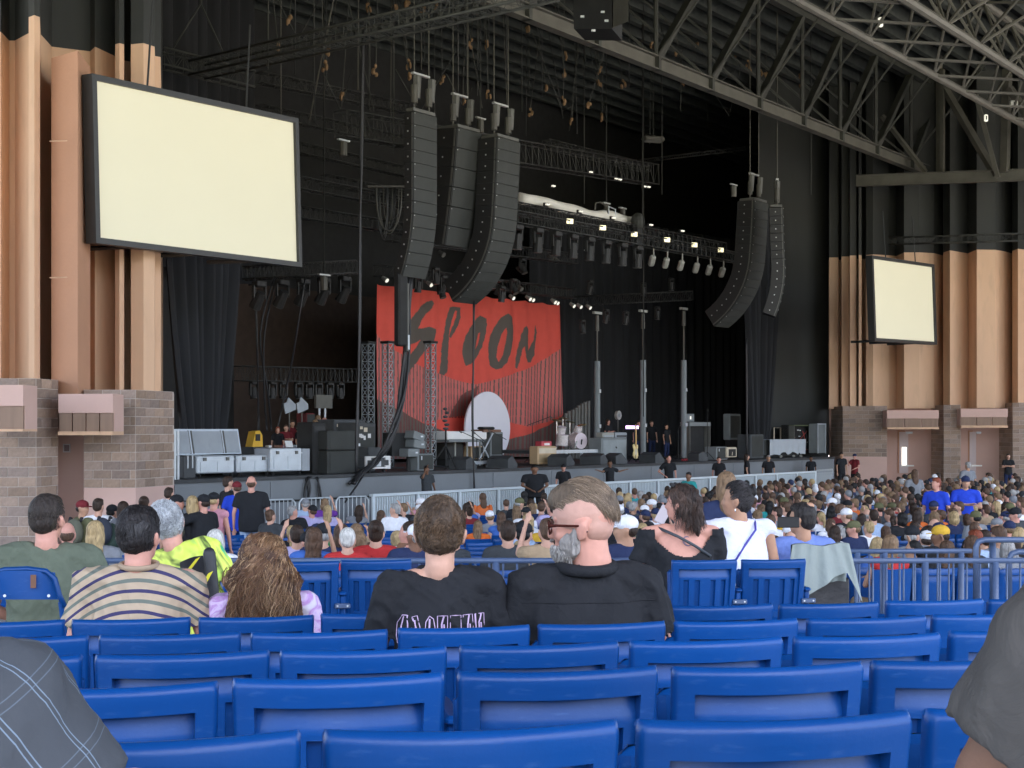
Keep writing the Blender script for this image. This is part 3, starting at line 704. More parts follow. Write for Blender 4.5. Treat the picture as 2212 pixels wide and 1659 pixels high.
def cap_mb(M, back=False, k=1.0):
    mb = MB(); R = M.to_3x3()
    mb.ell(hp(M, 0, -.008*k, .142*k), (.088*k, .104*k, .078*k), 18, 12, R)
    s = -1 if back else 1
    vs = [];
    for j, (rr, dz) in enumerate(((.6, 0), (1, -.008))):
        for i in range(9):
            a = PI*i/8; vs.append(hp(M, .078*k*math.cos(a), s*(.06+.095*rr*math.sin(a))*k, (.118+dz*math.sin(a))*k))
    up = R @ Vector((0, 0, .008)); n = len(vs); vs += [v+up for v in vs]
    fs = [(i, i+1, 9+i+1, 9+i) for i in range(8)]+[(n+9+i, n+9+i+1, n+i+1, n+i) for i in range(8)]+[(9+i, 9+i+1, n+9+i+1, n+9+i) for i in range(8)]+[(n+i, n+i+1, i+1, i) for i in range(8)]
    mb.add(vs, fs); mb.ell(hp(M, 0, -.008*k, .221*k), (.008, .008, .005), 6, 4, R)
    return mb
NECK = {'sit': (0, .145, 1.10), 'stand': (0, -.01, 1.535)}
TMPL = {}
def tmpl(pose, yaw, arms, sleeve, wide, pitch=0):
    key = (pose, yaw, arms, sleeve, wide, pitch)
    if key in TMPL: return TMPL[key]
    M = headM(NECK[pose], yaw, pitch)
    w = 1.18 if wide else (1.0)
    vx = .021 if pose == 'sit' else .019
    t = dict(M=M, body=remesh(body_mb(pose, M, w, arms), vx, 'body', m_skin, 2), shirt=remesh(shirt_mb(pose, M, w, arms, sleeve, belly=1.0 if wide else 0), vx, 'shirt', m_cloth, 3))
    k2 = ('legs', pose, wide)
    if k2 not in TMPL: TMPL[k2] = (remesh(trouser_mb(pose, w), .024, 'trousers', m_cloth, 2), shoe_mb(pose).mesh('shoes', m_shoe))
    t['legs'] = TMPL[k2]; TMPL[key] = t; return t
HAIRT = {}
def hair_t(style, pose, yaw, pitch=0):
    key = (style, pose, yaw, pitch)
    if key not in HAIRT:
        M = headM(NECK[pose], yaw, pitch); a = remesh(hair_mb(style, M), .016, 'hair', m_hair, 2)
        b_ = sharp(cap_mb(M).mesh('cap', m_cloth, True), 50) if style == 'cap' else None
        HAIRT[key] = (a, b_)
    return HAIRT[key]
SKINS = {'fair': (.56, .32, .23), 'pink': (.58, .29, .22), 'tan': (.45, .25, .16), 'brown': (.20, .10, .06), 'dark': (.07, .038, .025)}
HAIRC = {'dark brown': (.035, .020, .013), 'black': (.010, .009, .009), 'brown': (.09, .05, .03), 'light brown': (.20, .125, .07), 'blonde': (.42, .30, .15), 'grey': (.32, .31, .30), 'red': (.20, .045, .02), 'white': (.6, .58, .54)}
SHIRTC = {'black': (.016, .017, .020), 'white': (.72, .72, .75), 'grey': (.20, .21, .23), 'charcoal': (.045, .05, .055), 'navy': (.02, .03, .08), 'blue': (.05, .13, .42), 'light blue': (.32, .42, .58), 'teal': (.03, .30, .30), 'red': (.42, .03, .03), 'maroon': (.16, .02, .025), 'orange': (.62, .14, .03), 'yellow': (.60, .36, .04), 'green': (.04, .16, .06), 'olive': (.12, .12, .06), 'pink': (.60, .28, .34), 'purple': (.14, .04, .28), 'tan': (.36, .26, .16), 'royal blue': (.02, .06, .52), 'mint': (.30, .62, .55), 'lavender': (.42, .38, .60)}
def person(label, pose, loc, rz, skin='fair', hair='brown', style='short', shirt='black', pants='navy', yaw=0, arms=None, sleeve='short', wide=False, cap=None, k=1.0, group=None, pitch=0, thin=1.0):
    arms = arms or (('lap', 'lap') if pose == 'sit' else ('down', 'down')); t = tmpl(pose, yaw, arms, sleeve, wide, pitch)
    o = thing('person', label, 'person', loc, rz, group); o.scale = (k*thin, k*thin, k)
    b = link(t['body'], 'body', o); b.color = (*SKINS[skin], 1)
    s_ = link(t['shirt'], 'shirt', o); s_.color = (*SHIRTC[shirt], 1)
    l = link(t['legs'][0], 'trousers', o); l.color = (*SHIRTC[pants], 1); link(t['legs'][1], 'shoes', o)
    h, c_ = hair_t('cap' if cap else style, pose, yaw, pitch)
    if style != 'none': hh = link(h, 'hair', o); hh.color = (*HAIRC[hair], 1)
    if cap: cc = link(c_, 'cap', o); cc.color = (*SHIRTC[cap], 1)
    return o
# ------------------------------------------------------------------ the seated crowd
rnd = random.Random(23)
def wpick(d): 
    t = sum(d.values()); x = rnd.uniform(0, t)
    for k_, v in d.items():
        x -= v
        if x <= 0: return k_
    return k_
def zone(px, Y):
    if px < 760: a = 'in front of the low steel fence' if Y > 24 else 'among the empty seats left of the boy'
    elif px < 1030: a = 'between the white barricade and the boy' if Y > 20 else 'just beyond the railing left of the boy'
    elif px < 1250: a = 'left of the man with glasses' if Y < 24 else 'below the security guard with folded hands'
    elif px < 1480: a = 'below the drum riser' if Y > 30 else 'behind the man with glasses'
    elif px < 1720: a = 'below the grey covered table' if Y > 30 else 'behind the two women'
    elif px < 1920: a = 'below the right end of the barricade' if Y > 32 else 'behind the man in the blue shirt'
    elif px < 2060: a = 'below the left service door' if Y > 30 else 'near the two ushers in blue polos'
    else: a = 'below the right service door' if Y > 32 else 'beyond the railing at the right'
    return a
crowd = occ[:262]; mass = occ[262:]
recs = []
for Y, X, th, px, r, i in crowd:
    fem = rnd.random() < .5
    d = dict(skin=wpick({'fair': 5, 'pink': 3, 'tan': 2.2, 'brown': .6}), hair=wpick({'dark brown': 4, 'black': 1.5, 'brown': 3.5, 'light brown': 2.5, 'blonde': 3 if fem else 1, 'grey': 1.2, 'red': .4}),
        style=wpick({'long': 5, 'bob': 1.5, 'bun': 1, 'pony': 1}) if fem else wpick({'short': 7, 'bald': 1}),
        shirt=wpick({'black': 5, 'white': 3.2, 'grey': 3, 'charcoal': 3, 'navy': 2, 'blue': 1, 'light blue': 1.6, 'teal': .8, 'red': .7, 'maroon': .6, 'orange': .3, 'yellow': .4, 'green': .5, 'olive': .7, 'pink': .8, 'purple': .4, 'tan': .7, 'lavender': .5}),
        cap=None, wide=(rnd.random() < .22), yaw=rnd.choice([0, 0, 0, -30, 30, -65, 55]), arms=rnd.choice([('lap', 'lap')]*5+[('phone', 'phone'), ('lean', 'lap'), ('lap', 'wave'), ('cross', 'cross')]), sleeve='none' if fem and rnd.random() < .35 else 'short')
    if d['style'] == 'bald': d['hair'] = rnd.choice(['grey', 'light brown'])
    if not fem and rnd.random() < .34: d['cap'] = wpick({'white': 2, 'black': 3, 'grey': 1.5, 'navy': 1.5, 'tan': .8, 'olive': 1, 'yellow': .2})
    hairw = {'long': 'long {} hair', 'bob': '{} bob', 'bun': '{} hair in a bun', 'pony': '{} ponytail', 'short': 'short {} hair', 'bald': 'bald crown and {} fringe'}[d['style']].format(d['hair'])
    what = f"{d['cap']} cap" if d['cap'] else hairw
    recs.append([d, (X, Y, th, px), what, zone(px, Y)])
from collections import defaultdict
gr = defaultdict(list)
for rc in recs: gr[(rc[2], rc[0]['shirt'], rc[3])].append(rc)
for key, lst in gr.items():
    lst.sort(key=lambda rc: rc[1][3])
    for j, rc in enumerate(lst):
        d, (X, Y, th, px), what, zn = rc
        pre = '' if len(lst) == 1 else (('leftmost ' if j == 0 else ('rightmost ' if j == len(lst)-1 else ordn(j)+' from left ')))
        slv = 'sleeveless top' if d['sleeve'] == 'none' else 'shirt'
        lab = f"{pre}seated person, {what}, {d['shirt']} {slv}, {zn}"
        w_ = lab.split()
        if len(w_) > 16: lab = lab.replace('seated person', 'person').replace('dark brown', 'dark').replace(' from left', '').replace(' fringe', '').replace('the barricade', 'barricade')
        if len(lab.split()) > 16: lab = lab.replace('sleeveless top', 'top').replace(' the ', ' ')
        rz = th+math.radians(rnd.uniform(-9, 9)); k_ = rnd.uniform(.93, 1.03) if d['style'] in ('short', 'bald') else rnd.uniform(.86, .97)
        c_, s_ = math.cos(th), math.sin(th)
        po = person(lab, 'sit', (X+rnd.uniform(-.04, .04), Y+rnd.uniform(0, .08), floor_z(Y)), rz, d['skin'], d['hair'], d['style'], d['shirt'], rnd.choice(['navy', 'black', 'tan', 'grey']), d['yaw'], d['arms'], d['sleeve'], d['wide'], d['cap'], k_, 'people seated beyond the railing')
        po.rotation_euler = (math.radians(rnd.uniform(-4, 6)), math.radians(rnd.gauss(0, 4)), rz)
# distant crowd, past the limit: one mass with its own print colours
def simple_person():
    mb = MB(); cols = []
    def part(c): 
        cols.extend([c]*(len(mb.f)-len(cols)))
    M = headM(NECK['sit'], 0)
    mb.loft([(0, .13, .46, .16, .12), (0, .14, .72, .16, .11), (0, .15, .92, .18, .11), (0, .15, 1.02, .15, .08), (0, .15, 1.06, .06, .05)], 8); part(0)
    for s in (-1, 1): mb.cap((.19*s, .15, 1.0), (.24*s, .17, .74), .055, .045, 5)
    part(0)
    mb.cap((0, .14, 1.04), (0, .13, 1.12), .055, .055, 6); mb.ell(hp(M, 0, .012, .085), (.072, .085, .105), 8, 6); 
    for s in (-1, 1): mb.cap((.24*s, .17, .74), (.1*s, .4, .62), .035, .025, 5)
    part(1)
    mb.ell(hp(M, 0, -.018, .128), (.083, .098, .096), 8, 6); part(2)
    n0 = len(mb.f); mb.ell(hp(M, 0, -.055, -.02), (.085, .05, .15), 8, 6); part(3)
    for s in (-1, 1): mb.cap((.1*s, .14, .5), (.13*s, .56, .5), .08, .06, 5)
    part(4)
    return mb, cols
sp, scol = simple_person(); V0 = np.array(sp.v); MV = []; MF = []; MC = []
off = 0
for Y, X, th, px, r, i in mass:
    fem = rnd.random() < .5; k_ = rnd.uniform(.9, 1.03); a = th+rnd.uniform(-.3, .3)
    sh_ = SHIRTC[wpick({'black': 5, 'white': 3.4, 'grey': 3, 'charcoal': 3, 'navy': 2, 'blue': 1, 'light blue': 1.6, 'teal': .8, 'red': .7, 'maroon': .6, 'orange': .3, 'yellow': .4, 'green': .5, 'olive': .7, 'pink': .8, 'tan': .7})]
    sk = SKINS[wpick({'fair': 5, 'pink': 3, 'tan': 2.2, 'brown': .6})]; hc = HAIRC[wpick({'dark brown': 4, 'black': 1.5, 'brown': 3.5, 'light brown': 2.5, 'blonde': 2, 'grey': 1.2})]
    if not fem and rnd.random() < .3: hc = SHIRTC[wpick({'white': 2, 'black': 2, 'grey': 1, 'navy': 1})]
    lc = hc if fem else sh_
    if not fem and False: pass
    v = V0.copy()
    if not fem: # fold the long hair away into the neck
        pass
    cA, sA = math.cos(a), math.sin(a); x_ = v[:, 0]*k_; y_ = v[:, 1]*k_
    w = np.stack([x_*cA-y_*sA+X+rnd.uniform(-.05, .05), x_*sA+y_*cA+Y, v[:, 2]*k_+floor_z(Y)], 1)
    for f, c_ in zip(sp.f, scol):
        if c_ == 3 and not fem: continue
        MF.append(tuple(q+off for q in f)); MC.append({0: sh_, 1: sk, 2: hc, 3: hc, 4: (.03, .04, .07)}[c_])
    MV.append(w); off += len(V0)
if MV:
    me = bpy.data.meshes.new('distant_crowd'); me.from_pydata(np.concatenate(MV).tolist(), [], MF)
    at = me.attributes.new('print', 'FLOAT_COLOR', 'FACE'); at.data.foreach_set('color', np.array([(*c_, 1) for c_ in MC], dtype=np.float32).ravel())
    me.materials.append(attr_mat('crowd_cloth', .8, bump=.3, bscale=30)); me.polygons.foreach_set('use_smooth', [True]*len(MF))
    tag(link(me, 'distant_crowd'), 'distant seated crowd below the service doors, too small to tell apart', 'crowd', kind='stuff')
print('mass', len(mass))

# ------------------------------------------------------------------ roof steel
def truss(name, label, p0, p1, h=.4, w=.4, bays=20, r=.022, m=None, group=None, lace=.010, cat='truss'):
    m = m or m_truss; p0, p1 = Vector(p0), Vector(p1); o = thing(name, label, cat, p0, 0, group)
    d = (p1-p0); L = d.length; d.normalize(); side = d.cross(Vector((0, 0, 1))).normalized(); up = side.cross(d).normalized()
    cs = [(-w/2, 0), (w/2, 0), (w/2, h), (-w/2, h)]; cs = [side*a+up*b_ for a, b_ in cs]
    cm = MB().tube(Vector((0, 0, 0)), d*L, r, n=6).mesh('chord', m, True)
    for c in cs: link(cm, 'chord', o, c)
    mb = MB()
    for i in range(bays+1):
        a = d*(L*i/bays)
        for j in range(4): mb.tube(a+cs[j], a+cs[(j+1) % 4], lace, n=4, cap=False)
        if i < bays:
            b_ = d*(L*(i+1)/bays)
            for j in range(4):
                q = (j, (j+1) % 4) if i % 2 else ((j+1) % 4, j); mb.tube(a+cs[q[0]], b_+cs[q[1]], lace, n=4, cap=False)
    lc = mb.build('lacing', m, o); lc['kind'] = 'stuff'; return o
def ibeam(mb, p0, p1, h=.45, w=.32, t=.045):
    p0, p1 = Vector(p0), Vector(p1); d = p1-p0; L = d.length; R = Matrix((d.normalized(), d.normalized().cross(Vector((0, 0, 1))).normalized()*-1, Vector((0, 0, 1)))).transposed() if abs(d.normalized().z) < .95 else None
    if R is not None:
        x = d.normalized(); y = Vector((0, 0, 1)).cross(x).normalized(); z = x.cross(y); R = Matrix((x, y, z)).transposed()
    c = (p0+p1)/2; u = R @ Vector((0, 0, 1))
    mb.box(c, (L, t*.6, h-2*t), R); mb.box(c+u*(h/2-t/2), (L, w, t), R); mb.box(c-u*(h/2-t/2), (L, w, t), R); return mb
BT = thing('proscenium_truss', 'huge dark steel roof truss sloping down to the right over the stage', 'roof truss', stq(0, -3, 15.8), SROT)
xs = [905, 1020, 1137, 1287, 1417, 1533, 1638, 1733, 1815, 1892, 1968, 2030]
nt_ = [tx(x, -3) for x in xs]; ZB, ZT = 15.75, 20.3
f_ = lambda t, z, dy=0: Vector((t, dy, z-15.8))
ibeam(MB(), f_(nt_[0]-12, ZB), f_(nt_[-1], ZB), .50, .34).build('bottom_chord', m_steel, BT)
ibeam(MB(), f_(nt_[0]-12, ZT), f_(nt_[-1]+6, ZT), .42, .34).build('top_chord', m_steeldk, BT)
for i, t in enumerate(nt_):
    MB().tube(f_(t, ZB+.2), f_(t, ZT-.2), .085, n=6).build('vertical', m_steeldk, BT)
    MB().box(f_(t, ZB), (.16, .36, .50)).build('gusset', m_steeldk, BT)
    if i+1 < len(nt_):
        a, b_ = f_(t+.1, ZB+.2), f_(nt_[i+1]-.1, ZT-.2); dd = (b_-a); x_ = dd.normalized(); y_ = Vector((0, 1, 0)); z_ = x_.cross(y_)
        MB().box((a+b_)/2, (dd.length, .30, .20), Matrix((x_, y_, z_)).transposed()).build('diagonal', m_steeldk, BT)
    if 0 < i < len(nt_)-1:
        MB().tube(f_(t, ZB+.2), f_(nt_[i-1], ZT-.3, 3.5), .055, n=5).build('brace', m_steeldk, BT)
        MB().tube(f_(t, ZB+.2), f_(t+1.4, ZT+.2, -3.2), .05, n=5).build('brace', m_steeldk, BT)
# second roof truss nearer the camera
ST = thing('roof_truss', 'lighter lattice roof truss crossing the top right corner', 'roof truss', stq(20, -10.3, 15.65), SROT)
g_ = lambda t, s, z: Vector((t-20, s+10.3, z-15.65)); t0, t1 = -6, 42
MB().tube(g_(t0, -10.3, 15.65), g_(t1, -10.3, 15.65), .14, n=8).build('bottom_chord', m_steel, ST)
MB().tube(g_(t0, -12.9, 15.65), g_(t1, -12.9, 15.65), .15, n=8).build('bottom_chord', m_steel, ST)
MB().tube(g_(t0, -11.6, 18.4), g_(t1, -11.6, 18.4), .14, n=8).build('top_chord', m_steel, ST)
MB().tube(g_(t0, -15.8, 17.6), g_(t1, -15.8, 17.6), .12, n=8).build('side_chord', m_steel, ST)
pit = 2.9; k = 0; t = t0
ws = MB().tube((0, 0, 0), g_(t+pit/2, -11.6, 18.4)-g_(t, -10.3, 15.65), .05, n=5).mesh('web', m_steel); 
while t < t1-.1:
    for a, b_ in (((t, -10.3, 15.65), (t+pit/2, -11.6, 18.4)), ((t+pit, -10.3, 15.65), (t+pit/2, -11.6, 18.4)), ((t, -12.9, 15.65), (t+pit/2, -11.6, 18.4)), ((t+pit, -12.9, 15.65), (t+pit/2, -11.6, 18.4)), ((t, -10.3, 15.65), (t+pit, -12.9, 15.65)), ((t, -12.9, 15.65), (t+pit/2, -15.8, 17.6)), ((t+pit, -12.9, 15.65), (t+pit/2, -15.8, 17.6)), ((t+pit/2, -11.6, 18.4), (t+pit/2, -15.8, 17.6))):
        MB().tube(g_(*a), g_(*b_), .055, n=5).build('web_member', m_steel, ST)
    t += pit
# truss in the plane of the right wall
RW = thing('side_truss', 'steel beam and slanted struts high on the right wall', 'roof truss', P(2025, 380, 69))
ibeam(MB(), P(1849, 391, 67.6), P(2430, 370, 62.5), .55, .3).build('beam', m_steel, RW, True)
for nm, a, b_, w_ in (('post', P(2029, 378, 66.4), P(2029, 120, 66.4), .16), ('post', P(2036, 378, 66.0), P(2036, 150, 66.0), .12), ('post', P(2170, 372, 64.6), P(2176, 150, 64.6), .24), ('strut', P(2040, 190, 66.0), P(2152, 380, 64.9), .20), ('strut', P(2108, 205, 64.0), P(2156, 384, 64.2), .13), ('post', P(2306, 372, 63.6), P(2310, 150, 63.6), .24), ('strut', P(2180, 190, 64.0), P(2300, 372, 63.5), .2), ('strut', P(1905, 250, 67.0), P(2000, 372, 66.6), .13)):
    MB().tube(a, b_, w_, n=4).build(nm, m_steel, RW, True)
# stage left overhead lighting and rigging trusses
GT = 'black lighting trusses over the stage'
truss('lighting_truss', 'long front lighting truss hung with moving heads, right of the line arrays', SPY(1095, 479, 1.2), SPY(1618, 572, 1.2), .42, .42, 46, .026, group=GT)
truss('lighting_truss', 'second truss right behind the front truss, carrying small panel lights', SPY(1112, 462, 2.6), SPY(1560, 545, 2.6), .42, .42, 40, .024, group=GT)
truss('lighting_truss', 'tall truss high above the white roll', SPY(737, 296, 3.4), SPY(1411, 399, 3.4), .85, .6, 46, .028, group=GT)
truss('lighting_truss', 'dark truss above the top edge of the red banner', SPY(815, 596, 7.4), SPY(1236, 645, 7.4), .42, .42, 34, .024, group=GT)
truss('lighting_truss', 'mid height truss behind the line arrays', SPY(840, 520, 6.2), SPY(1240, 570, 6.2), .42, .42, 30, .024, group=GT)
truss('lighting_truss', 'truss above the left wing beside the curtain', SPY(527, 604, 7), SPY(772, 590, 4), .42, .42, 26, .026, group=GT)
truss('lighting_truss', 'low truss with hanging lamps in the left wing', SPY(514, 822, 8), SPY(770, 826, 8), .5, .42, 26, .026, group=GT)
truss('lighting_truss', 'short truss with lamps above the right side stands', SPY(1240, 660, 9), SPY(1495, 648, 5), .42, .42, 28, .024, group=GT)
truss('lighting_truss', 'thin truss high behind the grey ceiling heater', SPY(1375, 352, 10), SPY(1610, 324, 5), .16, .16, 24, .018, group=GT)
truss('follow_spot_truss', 'long flat truss running from the left curtain up to the top edge', P(425, 166, 42.5), P(1190, -6, 33.0), .42, .6, 46, .04, m_steeldk, cat='truss')
truss('spreader_truss', 'short truss on a V of cables above the left screen', P(345, 142, 41.5), P(540, 190, 44), .5, .5, 10, .04, m_steeldk, cat='truss')
truss('cable_truss', 'thin truss along the top of the right wall', P(1920, 528, 66), P(2330, 516, 62), .32, .32, 30, .03, m_steeldk, cat='truss')
def cable(label, pts, r=.02, m=None, name='cable', group='rigging cables above the stage', cat='cable'):
    return tag(MB().path(pts, r, 5).build(name, m or m_steeldk, smooth=True), label, cat, group)
cable('left leg of the V cable above the spreader truss', [P(372, 108, 41.6), P(434, 8, 41.6)], .03)
cable('right leg of the V cable above the spreader truss', [P(434, 8, 41.6), P(486, 122, 42.6)], .03)
cable('short steel drop from the roof above the V cable', [P(434, 8, 41.6), P(434, -40, 41.6)], .04)
# ------------------------------------------------------------------ line arrays
m_cab = mat('speaker_grille', (.040, .043, .040), .75, var=.2, scale=2, bump=.3, bscale=60)
m_cabs = mat('speaker_side', (.022, .022, .022), .6)
m_bolt = mat('bright_rigging_pin', (.55, .56, .55), .35, metal=.4)
m_lip = mat('grey_cabinet_edge', (.11, .11, .10), .5)
def array(label, px, ytop, s, n, h, w, dep, curve, yaw=0, lips=False, side_dots=True):
    top = SPY(px, ytop, s); o = thing('line_array', label, 'line array', top, SROT+math.radians(yaw), 'flown line arrays')
    cm = MB().rbox((0, dep/2, -h/2), (w, dep, h*.975), .006).mesh('cabinet', m_cabs)
    gm = MB().rbox((0, -.012, -h/2), (w*.95, .022, h*.965), .003).mesh('grille', m_cab)
    lm = MB().b(-w*.5, w*.5, -.03, .0, -h*.03, h*.01).mesh('rim', m_lip)
    sm = MB().b(-w*.5-.012, -w*.5, dep*.05, dep*.12, -h*.97, -h*.03).mesh('side_rail', m_lip)
    pm_ = MB().box((-w/2-.012, dep*.55, -h*.5), (.02, .04, .045)).mesh('rigging_pin', m_bolt)
    fm = MB().box((-w*.44, -.03, -h*.12), (.035, .012, .022)).mesh('front_pin', m_bolt)
    p = Vector((0, 0, 0)); a = 0
    for i in range(n):
        a = math.radians(curve(i/(n-1)))
        R = Euler((a, 0, 0))
        c = link(cm, 'cabinet', o, p, R)
        link(gm, 'grille', c); link(fm, 'front_pin', c)
        if lips: link(lm, 'rim', c)
        if side_dots: link(sm, 'side_rail', c); link(pm_, 'rigging_pin', c)
        p = p+R.to_matrix() @ Vector((0, 0, -h))
    MB().b(-w*.45, w*.45, .02, dep*.9, .03, .13).build('bumper_frame', m_lip, o)
    for x_ in (-.3*w, .3*w):
        MB().tube((x_, dep*.4, .1), (x_, dep*.4, .35), .03, n=6).tube((x_, dep*.4, .3), (x_, dep*.4, .85), .11, n=8).build('chain_motor', m_steel, o)
        MB().tube((x_+.12, dep*.4, .45), (x_+.14, dep*.4, 1.15), .10, .13, n=8).build('chain_bag', m_lip, o)
        MB().tube((x_, dep*.4, .8), (x_, dep*.4, ROOFZ-top.z-.6), .022, n=4).build('chain', m_steel, o)
    MB().box((-.05, dep*.4, 1.2), (.75, .12, .06)).build('lamp_bar', m_bolt, o)
    return o
array('leftmost line array, tall and nearly straight with many thin cabinets', 918, 247, -1.0, 13, .385, 1.12, .34, lambda f: 0 if f < .55 else 22*(f-.55)/.45)
array('middle line array of six deep cabinets, shorter than its neighbours', 1014, 282, .2, 6, .64, 1.28, .95, lambda f: 5+6*f)
array('long line array curling far over the red banner', 1099, 302, -.6, 16, .375, 1.28, .80, lambda f: 2+6*f+52*max(0, f-.45)/.55)
array('right hand long line array curling towards the stage', 1644, 436, -1.0, 16, .37, 1.30, .80, lambda f: 2+8*f+46*max(0, f-.4)/.6)
array('outermost right line array with pale slotted cabinet edges', 1690, 452, -2.2, 13, .355, 1.05, .55, lambda f: -1-4*f+26*max(0, f-.5)/.5, yaw=28, lips=True)
# ------------------------------------------------------------------ ceiling clutter
m_wrap = mat('tan_canvas_wrap', (.22, .135, .07), .9, var=.3, scale=6)
rnd = random.Random(5)
spots = [(708, 118), (700, 140), (625, 40), (600, 92), (856, 22), (912, 20), (940, 8), (795, 12), (878, 15), (955, 170), (740, 205), (882, 135), (885, 170), (1018, 92), (1048, 95), (1055, 200), (1140, 68), (1145, 240), (1220, 120), (1218, 155), (1180, 195), (1295, 150), (1296, 178), (1345, 178), (1270, 232), (1217, 215), (1235, 260), (1300, 250), (1577, 120), (1598, 92), (1590, 118), (1615, 135), (1650, 115), (1665, 118), (1618, 150), (1642, 155), (1655, 165), (1730, 165), (1728, 180), (1755, 175), (1460, 120), (1475, 175), (1368, 110), (1410, 95), (1505, 100), (812, 150), (1000, 215)]
wm = [ ]; RK = {}; _o = sorted(range(len(spots)), key=lambda i: spots[i][0])
for zz in ((0, 890), (890, 1200), (1200, 1500), (1500, 9999)):
    for n_, i in enumerate([i for i in _o if zz[0] <= spots[i][0] < zz[1]]): RK[i] = ordn(n_)
for q in range(4):
    mb = MB()
    for c in range(3): mb.ell((rnd.uniform(-.07, .07), rnd.uniform(-.07, .07), rnd.uniform(-.16, .16)), (rnd.uniform(.04, .08), rnd.uniform(.04, .08), rnd.uniform(.07, .15)), 7, 5)
    wm.append(remesh(mb, .022, 'canvas_wrap', m_wrap, 1))
for i, (x, y) in enumerate(spots):
    s_ = rnd.uniform(1.5, 5) if x < 1500 else rnd.uniform(1.5, 3.5); p = SPY(x, y, s_); 
    o = link(wm[i % 4], 'canvas_wrap', None, p, (rnd.uniform(-.2, .2), rnd.uniform(-.2, .2), rnd.uniform(0, 6)))
    side = 'left of the line arrays' if x < 890 else ('above the line arrays' if x < 1200 else ('near the steel truss in the middle' if x < 1500 else 'behind the steel truss at the right'))
    tag(o, f'tan canvas wrap {side}, {RK[i]} from the left', 'canvas wrap', 'tan canvas wraps under the roof')
    zt = ROOFZ-.6
    if zt > p.z+.3: MB().tube((0, 0, .1), (rnd.uniform(-.3, .3), rnd.uniform(-.3, .3), zt-p.z), .018, n=4).build('sling', m_steeldk, o)
lst = sorted([(x, i) for i, (x, y) in enumerate(spots)])
drops = [(742, 200, 330, 2.5), (850, 90, 330, 2.5), (782, -20, 430, 1.5), (1038, 60, 280, 2), (1205, 190, 380, 3), (1262, 200, 440, 3.4), (1345, 190, 470, 3.4), (1388, 210, 480, 3), (1472, 140, 640, 3), (1310, 280, 460, 3), (1240, 300, 420, 3.4), (1430, 230, 420, 3), (1585, 250, 420, -1), (1752, 300, 420, -2), (1626, 450, 560, .5), (700, 120, 620, 4), (660, 80, 600, 5), (1390, 250, 900, 2), (1270, 660, 560, 8)]
for i, (x, y0, y1, s_) in enumerate(drops):
    a = SPY(x, y0, s_); b_ = SPY(x, y1, s_); cable(f'dark vertical rigging line above the stage, {ordn(i)} counted', [a, Vector((a.x, a.y, max(a.z, ROOFZ-.5)))[:] if i % 2 else a, b_], .022)
    if i % 3 == 0:
        o = thing('chain_hoist', f'small chain hoist on a rigging line, {ordn(i//3)} counted', 'hoist', b_, SROT, 'chain hoists over the stage')
        MB().tube((0, 0, -.1), (0, 0, .35), .12, n=8).build('motor', m_steel, o); MB().box((0, 0, .40), (.5, .1, .05)).build('lamp_bar', m_bolt, o)
vees = [((855, 150), (908, 243), (985, 110)), ((965, 160), (998, 225), (1020, 190)), ((1345, 165), (1310, 255), (1270, 90)), ((1150, 70), (1215, 240), (1235, 230)), ((600, 0), (645, 85), (690, 0)), ((1495, 130), (1575, 250), (1620, 60)), ((700, 160), (735, 235), (762, 150))]
for i, (a, b_, c_) in enumerate(vees):
    cable(f'V shaped bridle cable under the roof, {ordn(i)} of seven', [SPY(*a, 2.2), SPY(*b_, 2.4), SPY(*c_, 2.6)], .018)
rnd = random.Random(77); zn = {0: 'left of the line arrays', 1: 'above the line arrays', 2: 'in the middle of the roof', 3: 'behind the big truss'}; cz = [0]*4
for i in range(44):
    x = rnd.uniform(560, 1560); q = 0 if x < 860 else (1 if x < 1180 else (2 if x < 1420 else 3)); y = rnd.uniform(120, 330); s_ = rnd.uniform(.5, 8.5)
    a = SPY(x, y, s_); b_ = Vector((a.x+rnd.choice([0, 0, 0, rnd.uniform(-2.2, 2.2)]), a.y+rnd.uniform(-.5, .5), ROOFZ-.4))
    cable(f'thin dark roof sling {zn[q]}, {ordn(cz[q])} counted', [a, b_], rnd.uniform(.012, .026), rnd.choice([m_steeldk, m_steel, m_truss]), 'roof_sling', 'thin slings under the roof', 'sling'); cz[q] += 1
for i, (x0, y0, x1, y1, s_) in enumerate(((560, 250, 900, 322, 9), (640, 470, 900, 510, 7), (560, 180, 880, 245, 9), (700, 400, 905, 440, 9), (1180, 320, 1400, 372, 9), (640, 330, 890, 385, 10), (560, 392, 880, 452, 6))):
    truss('lighting_truss', f'dim dark truss deep in the fly space behind the arrays, {ordn(i)} of seven', SPY(x0, y0, s_), SPY(x1, y1, s_), .4, .4, 26, .024, group=GT)
